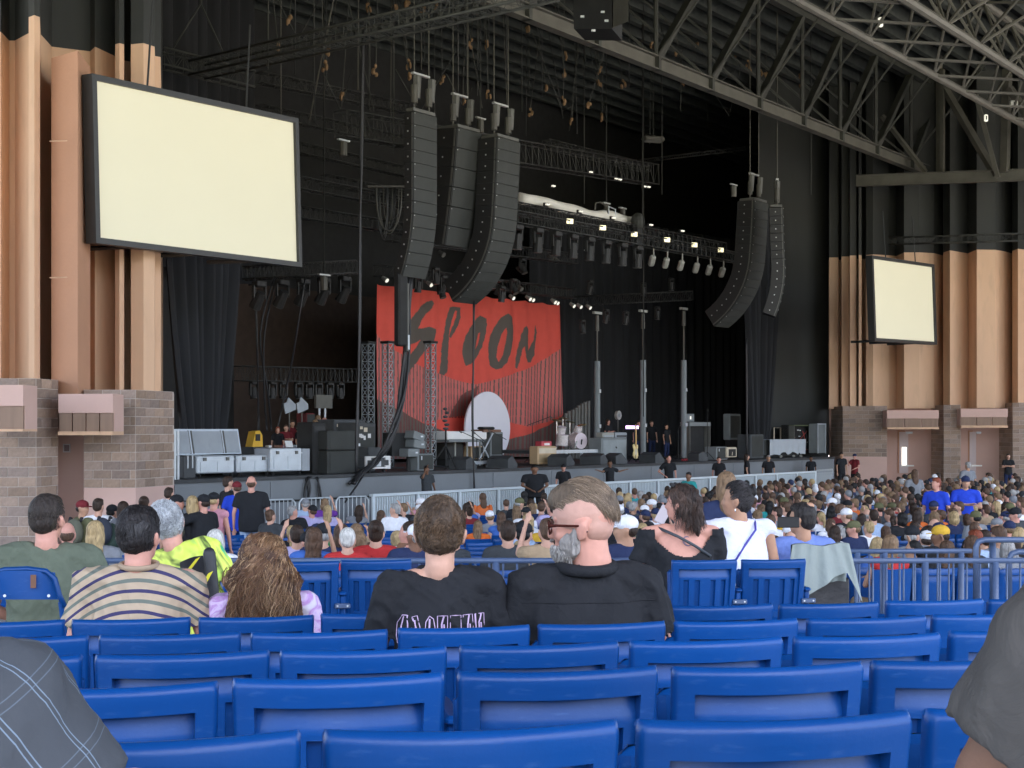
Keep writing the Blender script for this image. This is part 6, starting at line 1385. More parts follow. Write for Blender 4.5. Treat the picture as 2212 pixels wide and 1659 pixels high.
def hero(label, loc, rz, w=1.0, yaw=0, arms=('lap', 'lap'), pose='sit', skin='fair', shirt=None, scol='black', sleeve='short', k=1.0, belly=0, neckh=.045, wr=.009, seed=0, vox=.008, pitch=0, roll=0, lean=0, pants='navy', headk=1.0, g=.016, nodress=False):
    M = headM(NECK[pose], yaw, pitch, roll) @ Matrix.Diagonal((headk, headk, headk, 1)); o = thing('person', label, 'person', loc, rz); o.scale = (k, k, k)
    if lean: o.rotation_euler = (0, math.radians(lean), rz)
    b = link(displace(remesh(body_mb(pose, M, w, arms), vox, 'body', m_skin, 5), .0006, 60, seed), 'body', o); b.color = (*SKINS[skin], 1)
    s_ = link(displace(remesh(shirt_mb(pose, M, w, arms, sleeve, neckh, belly, g), vox, 'shirt', shirt or m_cloth, 6), wr, 9, seed+1, (1, 1, .8)), 'shirt', o); displace(s_.data, wr*1.1, 3.6, seed+5, (1, 1, 1.5))
    s_.color = (*SHIRTC[scol], 1)
    if (pose, 1, 'L') not in TMPL: TMPL[(pose, 1, 'L')] = (remesh(trouser_mb(pose, 1), .02, 'trousers', m_cloth, 3), shoe_mb(pose).mesh('shoes', m_shoe))
    t = TMPL[(pose, 1, 'L')]; l = link(t[0], 'trousers', o); l.color = (*SHIRTC[pants], 1); link(t[1], 'shoes', o); l.scale = (w, 1, 1)
    return o, M
def cap_hair(o, M, col, style='short', vox=.007, amp=.004, seed=0, name='hair'):
    h = link(displace(remesh(hair_mb(style, M), vox, name, m_hair, 4), amp, 45, seed, (1, 1, .5)), name, o); h.color = (*col, 1); return h
def scalp(zmin=.03, yface=.035, zface=.165):
    return lambda p, d: (p[:, 2] > zmin-.0*p[:, 1]) & ~((p[:, 1] > yface) & (p[:, 2] < zface)) & ~((p[:, 1] > .0) & (p[:, 2] < .10))
fd = lambda Y: floor_z(Y)
def base_at(x, ytop, d, H=1.325, k=1.0, pose='sit'): 
    p = P(x, ytop, d); return Vector((p.x, p.y, p.z-H*k))
# boy in the black T-shirt
k_ = .95
o, M = hero('boy with short wavy brown hair in a black T-shirt with pink lettering', base_at(960, 1074, 4.74, 1.335, k_), math.radians(9), w=1.02, yaw=-12, k=k_, scol='black', seed=3, wr=.011, skin='fair', headk=1.06)
o['label'] = o['label']; cap_hair(o, M, (.07, .045, .028), 'short', seed=2)
strands(o, M, 3800, scalp(.022), lambda p: .012+.034*np.clip((p[:, 2]-.03)/.15, 0, 1), 6, lift=.35, flow=lambda p: np.stack([p[:, 0]*2, -.3+0*p[:, 0], -.9+p[:, 2]*3], 1), grav=.25, curl=.004, cf=1.3, rad=.0016, cols=((.10, .058, .030), (.15, .09, .05), (.05, .029, .016), (.21, .135, .08)), er=(.081, .100, .103), clump=90, seed=1, shell=1.12)
# the lettering printed across his back, laid on the cloth
def back_y(x, z, w=1.02):
    return .155-.02-.126+.10*(x/.21)**2*1.0
def on_back(pts, r, m, nm, par, yoff=0):
    MB().path([(x, back_y(x, z)+yoff, z) for x, z in pts], r, 4).build(nm, m, par)
m_ink = mat('pink_shirt_ink', (.62, .46, .66), .7, var=.05)
LW, LH, LX, LZ = .0425, .105, -.165, .80
GL = {'C': [[(.95, 1), (.5, 1), (.08, .72), (.0, .3), (.1, 0)], [(.95, 1), (1, .3)], [(.62, .95), (.42, .6), (.38, .2)]],
 'A': [[(.1, .1), (.15, .95), (.6, 1), (1, .3), (1.15, 0)], [(.2, .9), (.75, .1)], [(.35, .85), (.55, .4)]],
 'S': [[(.05, .45), (.15, .8), (.5, 1), (.85, .9), (1, .55), (.75, .45), (.6, .4), (.5, .2)], [(.5, .9), (.45, .5), (.6, .3)], [(.05, .45), (.15, .1)]],
 'H': [[(.0, 0), (.0, 1), (.95, 1), (.95, 0)], [(.6, .98), (.4, .7), (.42, .35), (.6, .12), (.95, .12)], [(.62, .7), (.66, .3)]],
 'E': [[(.0, 0), (.0, 1), (1, 1), (1, 0)], [(0, .3), (1, .3)], [(.35, .22), (1, .22)]],
 'U': [[(.0, 1), (.9, 1), (.95, .3), (.9, 0)], [(.6, .98), (.35, .7), (.45, .1)], [(.55, .7), (.65, .3)], [(.0, 1), (.05, 0)]]}
txt = 'CASHEHI'; gl = ['C', 'A', 'S', 'H', 'E', 'H', 'U']
tx_ = thing; dec = MB()
pr = link(MB().mesh('shirt_lettering', m_ink), 'shirt_lettering', o)
sh_o = [c for c in o.children if c.name.startswith('shirt') and 'letter' not in c.name][0]
bpy.context.view_layer.update(); 
def cast(x, z):
    ok, loc_, nn_, i_ = sh_o.ray_cast(Vector((x, -1, z)), Vector((0, 1, 0)))
    return (loc_.y-.0015) if ok else .02
mbL = MB()
for i, g1 in enumerate(gl):
    for st_ in GL[g1]:
        pp = []
        for a, b_ in zip(st_[:-1], st_[1:]):
            for f in (0, .5): pp.append((a[0]+(b_[0]-a[0])*f, a[1]+(b_[1]-a[1])*f))
        pp.append(st_[-1]); x0 = LX+i*.0475
        mbL.path([(x0+a*LW*.92, cast(x0+a*LW*.92, LZ+b_*LH), LZ+b_*LH) for a, b_ in pp], .0016 if st_ is GL[g1][0] else .0030, 4)
pr.data = mbL.mesh('shirt_lettering', m_ink)
# man with glasses and grey beard, seen from his left side
k_ = 1.04; NW[0] = 1.22
o, M = hero('bearded man with dark framed glasses and shaved sides in a charcoal shirt', base_at(1285, 1054, 4.82, 1.335, k_), math.radians(8), w=1.22, yaw=72, k=k_, scol='black', seed=9, wr=.010, skin='pink', headk=1.13, belly=.6, pitch=-6, neckh=.075)
NW[0] = 1.0; g_s = [c for c in o.children if c.name.startswith('shirt')][0]
MB().path([(.090*math.cos(a), .142+.080*math.sin(a), 1.060+.012*math.sin(a)) for a in np.linspace(0, 2*PI, 25)], .021, 10).build('collar', m_cloth, o, smooth=True).color = (*SHIRTC['black'], 1)
R = M.to_3x3(); E = lambda mb, x, y, z, a, b_, c_: mb.ell(hp(M, x, y, z), (a, b_, c_), 14, 10, R)
mb = MB(); E(mb, 0, .074, .006, .042, .030, .034); E(mb, 0, .044, .008, .056, .050, .028); E(mb, .058, .040, .035, .013, .036, .040); E(mb, -.058, .040, .035, .013, .036, .040); E(mb, 0, .098, .052, .028, .012, .008); E(mb, 0, .080, -.026, .028, .022, .022); E(mb, .067, .020, .062, .008, .014, .03); E(mb, -.067, .020, .062, .008, .014, .03)
bd = link(displace(remesh(mb, .006, 'beard', m_hair, 4), .003, 70, 4), 'beard', o); bd.color = (.30, .28, .26, 1)
strands(o, M, 1500, lambda p, d: (d[:, 1] > -.1) & (d[:, 2] < .35), (.013), 4, lift=.5, flow=(0, .2, -1), grav=.3, rad=.0012, cols=((.42, .40, .38), (.25, .22, .20), (.55, .53, .50)), er=(.062, .062, .050), ec=(0, .045, .022), seed=4, name='beard_strands')
mb = MB(); E(mb, 0, -.004, .122, .0785, .097, .090); E(mb, 0, -.026, .085, .074, .068, .060)
sv = link(displace(remesh(mb, .006, 'shaved_sides', m_skin, 6), .0006, 90, 6), 'shaved_sides', o); sv.color = (.50, .285, .22, 1)
def keepm(q):
    q = q.copy(); lim = np.clip(.042+.30*(q[:, 2]-.08), .034, .064); q[:, 0] = np.clip(q[:, 0], -lim, lim); q[:, 2] = np.maximum(q[:, 2], .062+.5*np.abs(q[:, 0])); return q
mb = MB(); E(mb, 0, .008, .172, .060, .098, .060); E(mb, 0, -.072, .140, .052, .044, .062)
th_ = link(displace(remesh(mb, .006, 'hair', m_hair, 4), .002, 40, 6, (3, .5, .5)), 'hair', o); th_.color = (.11, .08, .055, 1)
strands(o, M, 3800, lambda p, d: (np.abs(p[:, 0]) < .060) & (p[:, 2] > .150) & (p[:, 1] > -.08), lambda p: .120+0*p[:, 0], 9, lift=.12, flow=lambda p: np.stack([p[:, 0]*.3, -1+0*p[:, 0], 0*p[:, 0]], 1), grav=.16, curl=.0015, cf=.7, rad=.0012, cols=((.17, .12, .078), (.10, .068, .044), (.28, .205, .14)), er=(.068, .104, .116), seed=6, clump=0, shell=1.04, keep=keepm)
mb = MB()
for s in (-1, 1):
    mb.path([hp(M, s*(.036+.026*math.cos(a)), .101-.004*abs(math.cos(a)), .094+.020*math.sin(a)) for a in np.linspace(0, 2*PI, 17)], .0036, 6)
    mb.path([hp(M, s*.064, .096, .100), hp(M, s*.080, .07, .100), hp(M, s*.087, .0, .093), hp(M, s*.085, -.022, .072)], [.0075, .005, .0042, .0035], 6)
mb.path([hp(M, -.010, .105, .097), hp(M, 0, .110, .100), hp(M, .010, .105, .097)], .003, 5)
mb.build('glasses', mat('tortoise_frame', (.055, .014, .010), .25), o)
mb = MB()
for i in range(-9, 10):
    x = i*.021; 
    if True: mb.box((x, 0, .935), (.008, .004, .012))
bpy.context.view_layer.update()
seam = MB(); pts = []
for i in range(-22, 23):
    x = i*.0105; ok, l_, n_, q_ = g_s.ray_cast(Vector((x, -1, .945)), Vector((0, 1, 0)))
    if ok: pts.append(l_+Vector((0, -.0005, 0)))
if len(pts) > 3:
    sm_ = seam.path(pts, .0022, 4).build('yoke_seam', m_cloth, o); sm_.color = (*SHIRTC['black'], 1)
# man in the striped polo shirt
def stripe_mat():
    m = mat('striped_polo', (.40, .31, .22), .85, var=.08, scale=14, bump=.35, bscale=14, distort=1); nt = m.node_tree; L = nt.links.new
    tc = [n for n in nt.nodes if n.type == 'TEX_COORD'][0]; sx = nt.nodes.new('ShaderNodeSeparateXYZ'); L(tc.outputs['Object'], sx.inputs[0])
    nz = nt.nodes.new('ShaderNodeTexNoise'); nz.inputs['Scale'].default_value = 2.2; L(tc.outputs['Object'], nz.inputs['Vector'])
    def mth(op, a, b_=None, v=None):
        n = nt.nodes.new('ShaderNodeMath'); n.operation = op; L(a, n.inputs[0])
        if b_ is not None: L(b_, n.inputs[1])
        if v is not None: n.inputs[1].default_value = v
        return n.outputs[0]
    x2 = mth('MULTIPLY', sx.outputs[0], sx.outputs[0]); x2 = mth('MULTIPLY', x2, v=1.5); z = mth('ADD', sx.outputs[2], x2); nn = mth('MULTIPLY', nz.outputs[0], v=.035); z = mth('ADD', z, nn)
    z = mth('MULTIPLY', z, v=1/.082); fr = mth('FRACT', z)
    cr_ = nt.nodes.new('ShaderNodeValToRGB'); cr_.color_ramp.interpolation = 'CONSTANT'; el = cr_.color_ramp.elements
    tan = (.42, .325, .225, 1); nav = (.035, .03, .095, 1); grn = (.13, .15, .125, 1)
    el[0].position = 0; el[0].color = nav; el[1].position = .17; el[1].color = tan
    for p_, c_ in ((.50, grn), (.68, tan)): e = el.new(p_); e.color = c_
    L(fr, cr_.inputs[0]); mx = [n for n in nt.nodes if n.type == 'MIX'][0]; L(cr_.outputs[0], mx.inputs[6]); return m
k_ = 1.0
o, M = hero('man with dark hair in a tan polo with navy and green stripes', base_at(291, 1087, 5.62, 1.335, k_), math.radians(8), w=1.16, yaw=-24, k=k_, seed=14, shirt=stripe_mat(), skin='pink', headk=1.0, belly=.4)
MB().path([(.074*math.cos(a), .142+.066*math.sin(a), 1.072+.01*math.sin(a)) for a in np.linspace(0, 2*PI, 21)], .012, 8).build('collar', mat('tan_collar', (.34, .25, .17), .85, bump=.2), o, smooth=True)
cap_hair(o, M, (.016, .013, .013), 'short', seed=5)
strands(o, M, 3400, scalp(.02), lambda p: .03+.03*np.clip((p[:, 2]-.03)/.15, 0, 1), 5, lift=.25, flow=lambda p: np.stack([p[:, 0]*2, -.6+0*p[:, 0], -.6+0*p[:, 0]], 1), grav=.15, rad=.0014, cols=((.020, .017, .018), (.035, .032, .034), (.012, .010, .010), (.07, .068, .07)), er=(.081, .099, .102), seed=8, clump=30, shell=1.08)
# woman with long curly hair
def tiedye(name, cols, sc_=6):
    m = mat(name, cols[0], .85, var=.05, bump=.4, bscale=12); nt = m.node_tree; L = nt.links.new; tc = [n for n in nt.nodes if n.type == 'TEX_COORD'][0]
    nz = nt.nodes.new('ShaderNodeTexNoise'); nz.inputs['Scale'].default_value = sc_; nz.inputs['Distortion'].default_value = 2.5; nz.inputs['Detail'].default_value = 3; L(tc.outputs['Object'], nz.inputs['Vector'])
    cr_ = nt.nodes.new('ShaderNodeValToRGB'); el = cr_.color_ramp.elements; n = len(cols); el[0].position = .3; el[0].color = (*cols[0], 1); el[1].position = .7; el[1].color = (*cols[-1], 1)
    for i in range(1, n-1): e = el.new(.3+.4*i/(n-1)); e.color = (*cols[i], 1)
    L(nz.outputs[0], cr_.inputs[0]); mx = [q for q in nt.nodes if q.type == 'MIX'][0]; L(cr_.outputs[0], mx.inputs[6]); return m
k_ = .93
o, M = hero('woman with long curly brown hair and a lavender tie dye top', base_at(566, 1150, 5.72, 1.345, k_), math.radians(8), w=1.08, yaw=6, k=k_, seed=21, shirt=tiedye('lavender_tiedye', [(.50, .33, .60), (.62, .50, .70), (.42, .22, .50), (.60, .56, .64)], 9), skin='pink', arms=('lap', ((.27, .17, .74), (.24, .36, .66))))
cap_hair(o, M, (.10, .062, .038), 'long', amp=.006, seed=7)
def keepc(q):
    q = q.copy(); m_ = (q[:, 2] < .02) & (q[:, 1] > -.075); q[m_, 1] = -.075-.4*(q[m_, 1]+.075).clip(-.02, .02); q[:, 0] = np.clip(q[:, 0], -.165-.02*np.sin(q[:, 2]*40), .165+.02*np.sin(q[:, 2]*37)); return q
strands(o, M, 9500, scalp(.0, .03, .15), lambda p: .33+.10*(p[:, 2]/.2), 18, lift=.55, flow=lambda p: np.stack([p[:, 0]*9, -.35+0*p[:, 0], -.5+0*p[:, 0]], 1), grav=.17, curl=.016, cf=1.15, rad=.0021, cols=((.15, .072, .034), (.24, .135, .068), (.08, .038, .020), (.46, .30, .17), (.09, .045, .024)), er=(.088, .104, .104), seed=11, clump=130, keep=keepc, Lvar=.35, shell=1.16, zfree=.10)
# man in the grey green T-shirt
k_ = 1.0
o, M = hero('man with short dark hair in a grey green T-shirt at the far left', base_at(86, 1063, 6.9, 1.335, k_), math.radians(4), w=1.22, yaw=-16, k=k_, seed=31, scol='olive', skin='pink', belly=.5)
[c for c in o.children if c.name.startswith('shirt')][0].color = (.105, .125, .09, 1)
cap_hair(o, M, (.03, .022, .018), 'short', amp=.002, seed=5)
strands(o, M, 2600, scalp(.02), .018, 3, lift=1.0, flow=(0, -.3, -1), grav=.1, rad=.0014, cols=((.05, .038, .03), (.03, .022, .018), (.09, .07, .055)), er=(.080, .099, .101), seed=12, shell=1.06)
o = thing('folding_chair', 'blue folding chair back across the man in the grey green T-shirt', 'folding chair', P(60, 1400, 6.35))
pp = [P(-40, 1340, 6.2), P(-36, 1262, 6.25), P(-22, 1240, 6.3), P(10, 1231, 6.3), P(60, 1229, 6.3), P(100, 1234, 6.3), P(118, 1250, 6.3), P(128, 1285, 6.3), P(140, 1312, 6.3)]
MB().path(pp, .013, 8).build('frame_tube', m_blue, o, True, True)
n_ = 12; vs = []
for j, yy in enumerate((1237, 1295)):
    for i in range(n_+1): f = i/n_; vs.append(P(-30+148*f+(8 if j else 0), yy-(4*math.sin(PI*f) if j == 0 else 0), 6.32-.05*math.sin(PI*f)))
vs += [v+Vector((0, .006, 0)) for v in vs]; w_ = n_+1
MB().add(vs, [(i, w_+i, w_+i+1, i+1) for i in range(n_)]+[(2*w_+i+1, 3*w_+i+1, 3*w_+i, 2*w_+i) for i in range(n_)]).build('back_panel', m_blue, o, True, True)
for x in (10, 105): MB().tube(P(x, 1287, 6.25), P(x, 1287, 6.24), .007, n=8).build('rivet', m_alum, o, True)
MB().box(P(72, 1256, 6.262), (.025, .003, .06)).build('label_patch', m_wood, o, True)
for dx in (-30, 132): MB().tube(P(dx, 1300, 6.3), P(dx+20, 1480, 6.3), .013, n=6).build('leg', m_blue, o, True)
# tie dye leaning person with grey hair and the black camp chair
k_ = 1.0
o, M = hero('grey haired person in a neon yellow and green tie dye shirt', base_at(465, 1060, 7.45, 1.335, k_), math.radians(-12), w=1.12, yaw=25, k=k_, seed=41, shirt=tiedye('neon_tiedye_folds', [(.06, .42, .20), (.60, .74, .08), (.66, .78, .14), (.08, .12, .03), (.50, .70, .10), (.10, .50, .22)], 2.6), skin='pink', lean=-17, belly=.6)  # tie dye greens and yellows, plus a dark tone painted in for shaded folds
cap_hair(o, M, (.36, .38, .40), 'short', amp=.005, seed=9)
strands(o, M, 2200, scalp(.02), .055, 5, lift=.6, flow=(0, -.5, -.8), grav=.15, curl=.006, cf=1.3, rad=.0018, cols=((.50, .52, .54), (.34, .36, .38), (.62, .64, .66)), er=(.082, .101, .103), seed=14, clump=40, shell=1.15)
o = thing('camp_chair', 'black folding camp chair back with yellow straps', 'camp chair', P(430, 1420, 7.0)); z0 = floor_z(7)
q = [P(388, 1215, 7.05), P(452, 1200, 6.95), P(462, 1330, 6.95), P(395, 1330, 7.05)]; m_nyl = mat('black_nylon', (.018, .018, .022), .5, bump=.5, bscale=9)
mb = MB(); vs = []
for j in range(9):
    for i in range(9):
        a = q[0].lerp(q[1], i/8); b_ = q[3].lerp(q[2], i/8); p = a.lerp(b_, j/8); vs.append(p+Vector((0, .035*math.sin(PI*i/8)*math.sin(PI*j/9)+.008*math.sin(i*2+j), .012*math.sin(PI*i/8))))
mb.add(vs, [(j*9+i, (j+1)*9+i, (j+1)*9+i+1, j*9+i+1) for j in range(8) for i in range(8)]); mb.build('back_cloth', m_nyl, o, True, True)
MB().cap(q[1]+Vector((.0, 0, .01)), q[2]+Vector((.02, 0, -.1)), .032, .026, 8).build('side_sleeve', m_nyl, o, True, True)
m_yel = mat('yellow_strap', (.80, .72, .05), .6)
for a, b_ in ((P(428, 1205, 6.9), P(404, 1236, 6.92)), (P(455, 1236, 6.88), P(428, 1285, 6.9))):
    d = (b_-a); s_ = Vector((.012, 0, .006)); MB().add([a-s_, a+s_, b_+s_*1.3, b_-s_*1.3], [(0, 1, 2, 3)]).build('strap', m_yel, o, True)
for x in (392, 458): MB().tube(P(x, 1320, 7.0), Vector((P(x, 1300, 7).x, 7.0, z0)), .012, n=6).build('leg', m_steeldk, o, True)
# the two women in front of the railing
k_ = 1.06
o, M = hero('woman with a moon tattoo on her bare back in a black top', base_at(1497, 1042, 9.35, 1.335, k_)+Vector((-.03, 0, 0)), math.radians(12), w=1.28, yaw=50, k=k_, seed=51, scol='black', skin='pink', sleeve='short', belly=.8, vox=.011, neckh=-.05)
sh_ = [c for c in o.children if c.name.startswith('shirt')][0]; bmx = bmesh.new(); bmx.from_mesh(sh_.data)
kill = [v for v in bmx.verts if (v.co.y < .135 and (v.co.z > .865+3.4*(v.co.x+.01)**2) and abs(v.co.x) < .185) or v.co.z > 1.035]
bmesh.ops.delete(bmx, geom=kill, context='VERTS'); bmx.to_mesh(sh_.data); bmx.free()
cap_hair(o, M, (.035, .022, .018), 'pony', vox=.009, amp=.005, seed=3)
strands(o, M, 1800, scalp(.02), .16, 8, lift=.15, flow=lambda p: np.stack([-p[:, 0]*2, -1+0*p[:, 0], -.6+0*p[:, 0]], 1), grav=.3, curl=.008, cf=1.1, rad=.0024, cols=((.05, .03, .022), (.10, .06, .045), (.03, .02, .018)), er=(.083, .100, .103), seed=16, clump=40, shell=1.12, zfree=.06)
mb = MB()
for s in (-1, 1): mb.ell(hp(M, .034*s, .045, .212), (.03, .012, .022), 12, 8, M.to_3x3() @ Matrix.Rotation(-.9, 3, 'X'))
mb.build('sunglasses', m_black, o)
bpy.context.view_layer.update(); bod = [c for c in o.children if c.name.startswith('body')][0]
def bc(x, z):
    ok, l_, n_, q_ = bod.ray_cast(Vector((x, -1, z)), Vector((0, 1, 0))); return (x, (l_.y if ok else .05)-.0008, z)
mb = MB(); cz = .955
for i in range(18):
    a0, a1 = math.radians(60+i*14), math.radians(60+(i+1)*14); r0 = .028
    mb.path([bc(.02+r0*math.cos(a0), cz+r0*math.sin(a0)), bc(.02+r0*math.cos(a1), cz+r0*math.sin(a1))], .003+.004*math.sin(PI*i/17), 4)
tat = mb.build('moon_tattoo', mat('tattoo_ink', (.20, .15, .20), .6), o)
MB().path([(-.16, .13, 1.04), (-.06, .03, .99), (.05, .02, .93), (.16, .03, .86)], .010, 6).build('bag_strap', mat('grey_strap', (.05, .06, .07), .6), o, smooth=True)
k_ = 1.03
o, M = hero('woman with black pinned up hair in a white sleeveless top', base_at(1592, 1037, 9.55, 1.335, k_)+Vector((.06, 0, 0)), math.radians(14), w=1.26, yaw=58, k=k_, seed=61, scol='white', skin='tan', sleeve='none', belly=1.0, vox=.011)
[c for c in o.children if c.name.startswith('shirt')][0].color = (.70, .72, .86, 1)
cap_hair(o, M, (.012, .010, .010), 'bun', vox=.009, amp=.005, seed=8)
strands(o, M, 1500, scalp(.02), .07, 5, lift=.12, flow=lambda p: np.stack([-p[:, 0]*3, -.6+0*p[:, 0], .4+0*p[:, 0]], 1), grav=-.02, rad=.0022, cols=((.02, .017, .018), (.05, .045, .048)), er=(.083, .100, .103), seed=17, clump=25, shell=1.1)
MB().path([(.12, .12, 1.05), (.08, .02, 1.00), (.0, .01, .90), (-.10, .0, .76)], .008, 6).build('bag_strap', mat('purple_strap', (.06, .05, .32), .6), o, smooth=True)
MB().ell(hp(M, -.088, -.002, .030), (.005, .005, .012), 8, 6).build('earring', m_chrome, o)
# man in the blue shirt filming, jacket on the chair
k_ = 1.0
o, M = hero('balding man in a light blue shirt holding up a phone', base_at(1738, 1083, 10.1, 1.335, k_)+Vector((.05, 0, 0)), math.radians(16), w=1.22, yaw=34, k=k_, seed=71, scol='light blue', skin='tan', arms=((( -.17, .36, .86), (-.27, .50, .97)), 'lap'), belly=.6, vox=.011)
[c for c in o.children if c.name.startswith('shirt')][0].color = (.15, .22, .52, 1)
cap_hair(o, M, (.022, .018, .017), 'short', vox=.009, amp=.003); mb = MB(); mb.ell(hp(M, .01, -.052, .196), (.040, .040, .026), 14, 10, M.to_3x3()); h2 = link(mb.mesh('bald_spot', m_skin, True), 'bald_spot', o); h2.color = (*SKINS['tan'], 1)
tag(MB().rbox(P(1703, 1128, 9.5), (.15, .012, .075), .008).build('phone', m_black), 'black phone held sideways by the man in the light blue shirt', 'phone')
o = thing('draped_jacket', 'pale grey jacket hanging over a chair back at the railing', 'jacket', P(1775, 1300, 9.7))
vs = []; nn_ = 26; rr_ = 16; top_l, top_r = P(1712, 1178, 9.72), P(1832, 1177, 9.85)
for j in range(rr_+1):
    f = j/rr_
    for i in range(nn_+1):
        g = i/nn_; lo = np.interp(g, [0, .15, .45, .62, .80, 1], [.40, .42, .30, .23, .20, .42]); x = top_l.x+(top_r.x-top_l.x)*g+(g-.45)*.16*f; y = top_l.y+.1*g-.03*f+.018*math.sin(g*17+2*f)*f+.012*math.sin(g*31); vs.append((x, y, top_l.z-lo*f+.01*math.sin(g*9)))
w_ = nn_+1; mb = MB().add(vs, [(j*w_+i, (j+1)*w_+i, (j+1)*w_+i+1, j*w_+i+1) for j in range(rr_) for i in range(nn_)]); back = [(x, y+.06+.05*0, z) for x, y, z in vs[:w_]]+[(x, y+.10, z-.28) for x, y, z in vs[:w_]]
mb.add(list(vs[:w_])+back, [(i+1, i, w_+i, w_+i+1) for i in range(nn_)]+[(w_+i+1, w_+i, 2*w_+i, 2*w_+i+1) for i in range(nn_)]); mb.build('cloth', mat('sage_grey_jacket', (.26, .30, .285), .85, bump=.5, bscale=8, distort=1), o, True, True)
o = thing('black_chair', 'black chair under the draped grey jacket', 'chair', (P(1780, 1300, 9.9).x, 9.95, floor_z(9.95)), .15)
MB().rbox((0, 0, .62), (.40, .03, .42), .02).build('backrest', m_nyl, o); MB().rbox((0, .24, .44), (.42, .42, .05), .02).build('seat', m_nyl, o)
for a in (-.19, .19):
    for b_ in (.03, .42): MB().tube((a, b_, 0), (a, b_, .44), .014, n=6).build('leg', m_steeldk, o)
# further single people beyond the rail
def solve(x, ytop, H):
    lo, hi = 8.0, 70.0
    g = lambda d: EYE-(ytop-HY)*d/FP-floor_z(d)-H
    for _ in range(50):
        m_ = (lo+hi)/2
        if g(m_) > 0: lo = m_
        else: hi = m_
    return (lo+hi)/2
def at(lab, pose, x, ytop, rz=0, H=None, d=None, **kk):
    H = H or (1.33 if pose == 'sit' else 1.775); kf = kk.pop('k', 1.0)
    if d is None:
        d = 20.0
        while d < 80 and EYE-(ytop-HY)*d/FP-floor_z(d)-H*kf > 0: d += .1
    if pose == 'stand': kf = max(.86, min(1.10, (EYE-(ytop-HY)*d/FP-floor_z(d))/1.775))
    if kk.get('cap') and pose == 'stand': kf *= .985
    p = P(x, 0, d); return person(lab, pose, (p.x, p.y, floor_z(d)), rz, k=kf, **kk)
GL_ = 'people standing in the left aisle'
at('man in a green jacket and red cap with a backpack, at the pink doorway', 'stand', 180, 1073, -.7, skin='tan', hair='black', shirt='olive', pants='charcoal', cap='maroon', sleeve='long', group=GL_, yaw=-65)
at('man in a white T-shirt with black backpack straps', 'stand', 213, 1073, .3, hair='dark brown', shirt='white', pants='charcoal', group=GL_, yaw=-30)
at('person in a black beanie and green T-shirt with a backpack', 'stand', 243, 1083, .1, d=20.2, hair='black', shirt='green', pants='charcoal', cap='black', group=GL_, yaw=-30)
at('woman with dark brown hair beside the green T-shirt', 'stand', 268, 1080, -.2, hair='dark brown', style='long', shirt='grey', k=.95, group=GL_)
at('person with a dark bun behind the grey haired person', 'stand', 312, 1068, 0, hair='dark brown', style='bun', shirt='charcoal', group=GL_)
at('man in black leaning on the end of the stage', 'stand', 366, 1050, -.3, d=24.5, hair='dark brown', shirt='black', pants='black', group=GL_)
at('man in a black cap and black sleeveless shirt facing right', 'stand', 384, 1061, -1.2, skin='pink', hair='grey', shirt='black', pants='olive', cap='black', sleeve='none', wide=True, group=GL_)
at('blonde woman between the two men in black caps', 'stand', 414, 1068, .6, hair='blonde', style='long', shirt='black', k=.97, group=GL_, skin='pink')
at('man in a black cap and black T-shirt reaching out to the left', 'stand', 438, 1060, 1.0, skin='pink', hair='dark brown', shirt='black', pants='charcoal', cap='black', arms=('out', 'lap'), wide=True, group=GL_)
at('blonde woman in a black cap with a pink top and denim jacket', 'stand', 463, 1056, -.3, skin='pink', hair='blonde', style='long', shirt='pink', pants='blue', cap='black', sleeve='none', group=GL_)
at('bearded man in a black shirt near the stage corner', 'stand', 494, 1026, -.8, d=26.5, hair='dark brown', shirt='black', pants='black', group=GL_)
at('worker in a blue polo and red cap with folded arms', 'stand', 511, 1034, .5, d=26, hair='brown', shirt='royal blue', pants='black', cap='maroon', arms=('cross', 'cross'), group=GL_)
at('big bald man in a black T-shirt and grey jeans seen from behind', 'stand', 543, 1025, .1, d=25.0, skin='pink', hair='brown', style='bald', shirt='black', pants='light blue', wide=True, group=GL_)
for lab, x, y, d_, col_ in (('olive green backpack of the man in the red cap', 160, 1150, 19.8, (.10, .10, .07)), ('dark backpack worn over the white T-shirt', 222, 1148, 19.75, (.02, .025, .04)), ('green backpack worn over the green T-shirt', 242, 1160, 19.9, (.02, .04, .03)), ('camouflage backpack of the man in the sleeveless shirt', 384, 1145, 19.9, (.05, .05, .03))):
    dd = d_ or 19.75; p = P(x, y, dd); o = thing('backpack', lab, 'backpack', p, 0, 'backpacks in the left aisle'); mb = MB(); mb.ell((0, 0, 0), (.14, .08, .20), 12, 9); mb.ell((0, -.06, -.07), (.10, .05, .10), 12, 9)
    link(remesh(mb, .02, 'pack', mat('pack_'+str(len(MATS)), col_, .8, bump=.3), 2), 'pack', o); 
    for s in (-.08, .08): MB().path([(s, .04, .15), (s, .08, .20), (s, .16, .18)], .02, 5).build('strap', m_nyl, o)
at('balding man low at the foot of the pink doorway', 'sit', 142, 1148, .2, skin='pink', hair='brown', style='bald', shirt='grey', d=14.0)
at('blonde woman in a grey top beside the pink doorway', 'sit', 200, 1128, .1, hair='blonde', style='long', shirt='grey', d=13.6, skin='pink')
at('person with white hair just beyond the railing left of the curly hair', 'sit', 462, 1180, .1, hair='white', style='bob', shirt='white', d=13.2, k=.93)
at('person in a dark grey jacket turned right near the fences', 'sit', 572, 1098, -.6, hair='brown', style='bun', shirt='charcoal', wide=True, d=24)
at('man in a cap and blue plaid shirt in front of the low fence', 'sit', 661, 1073, .2, hair='grey', shirt='light blue', cap='grey', d=29)
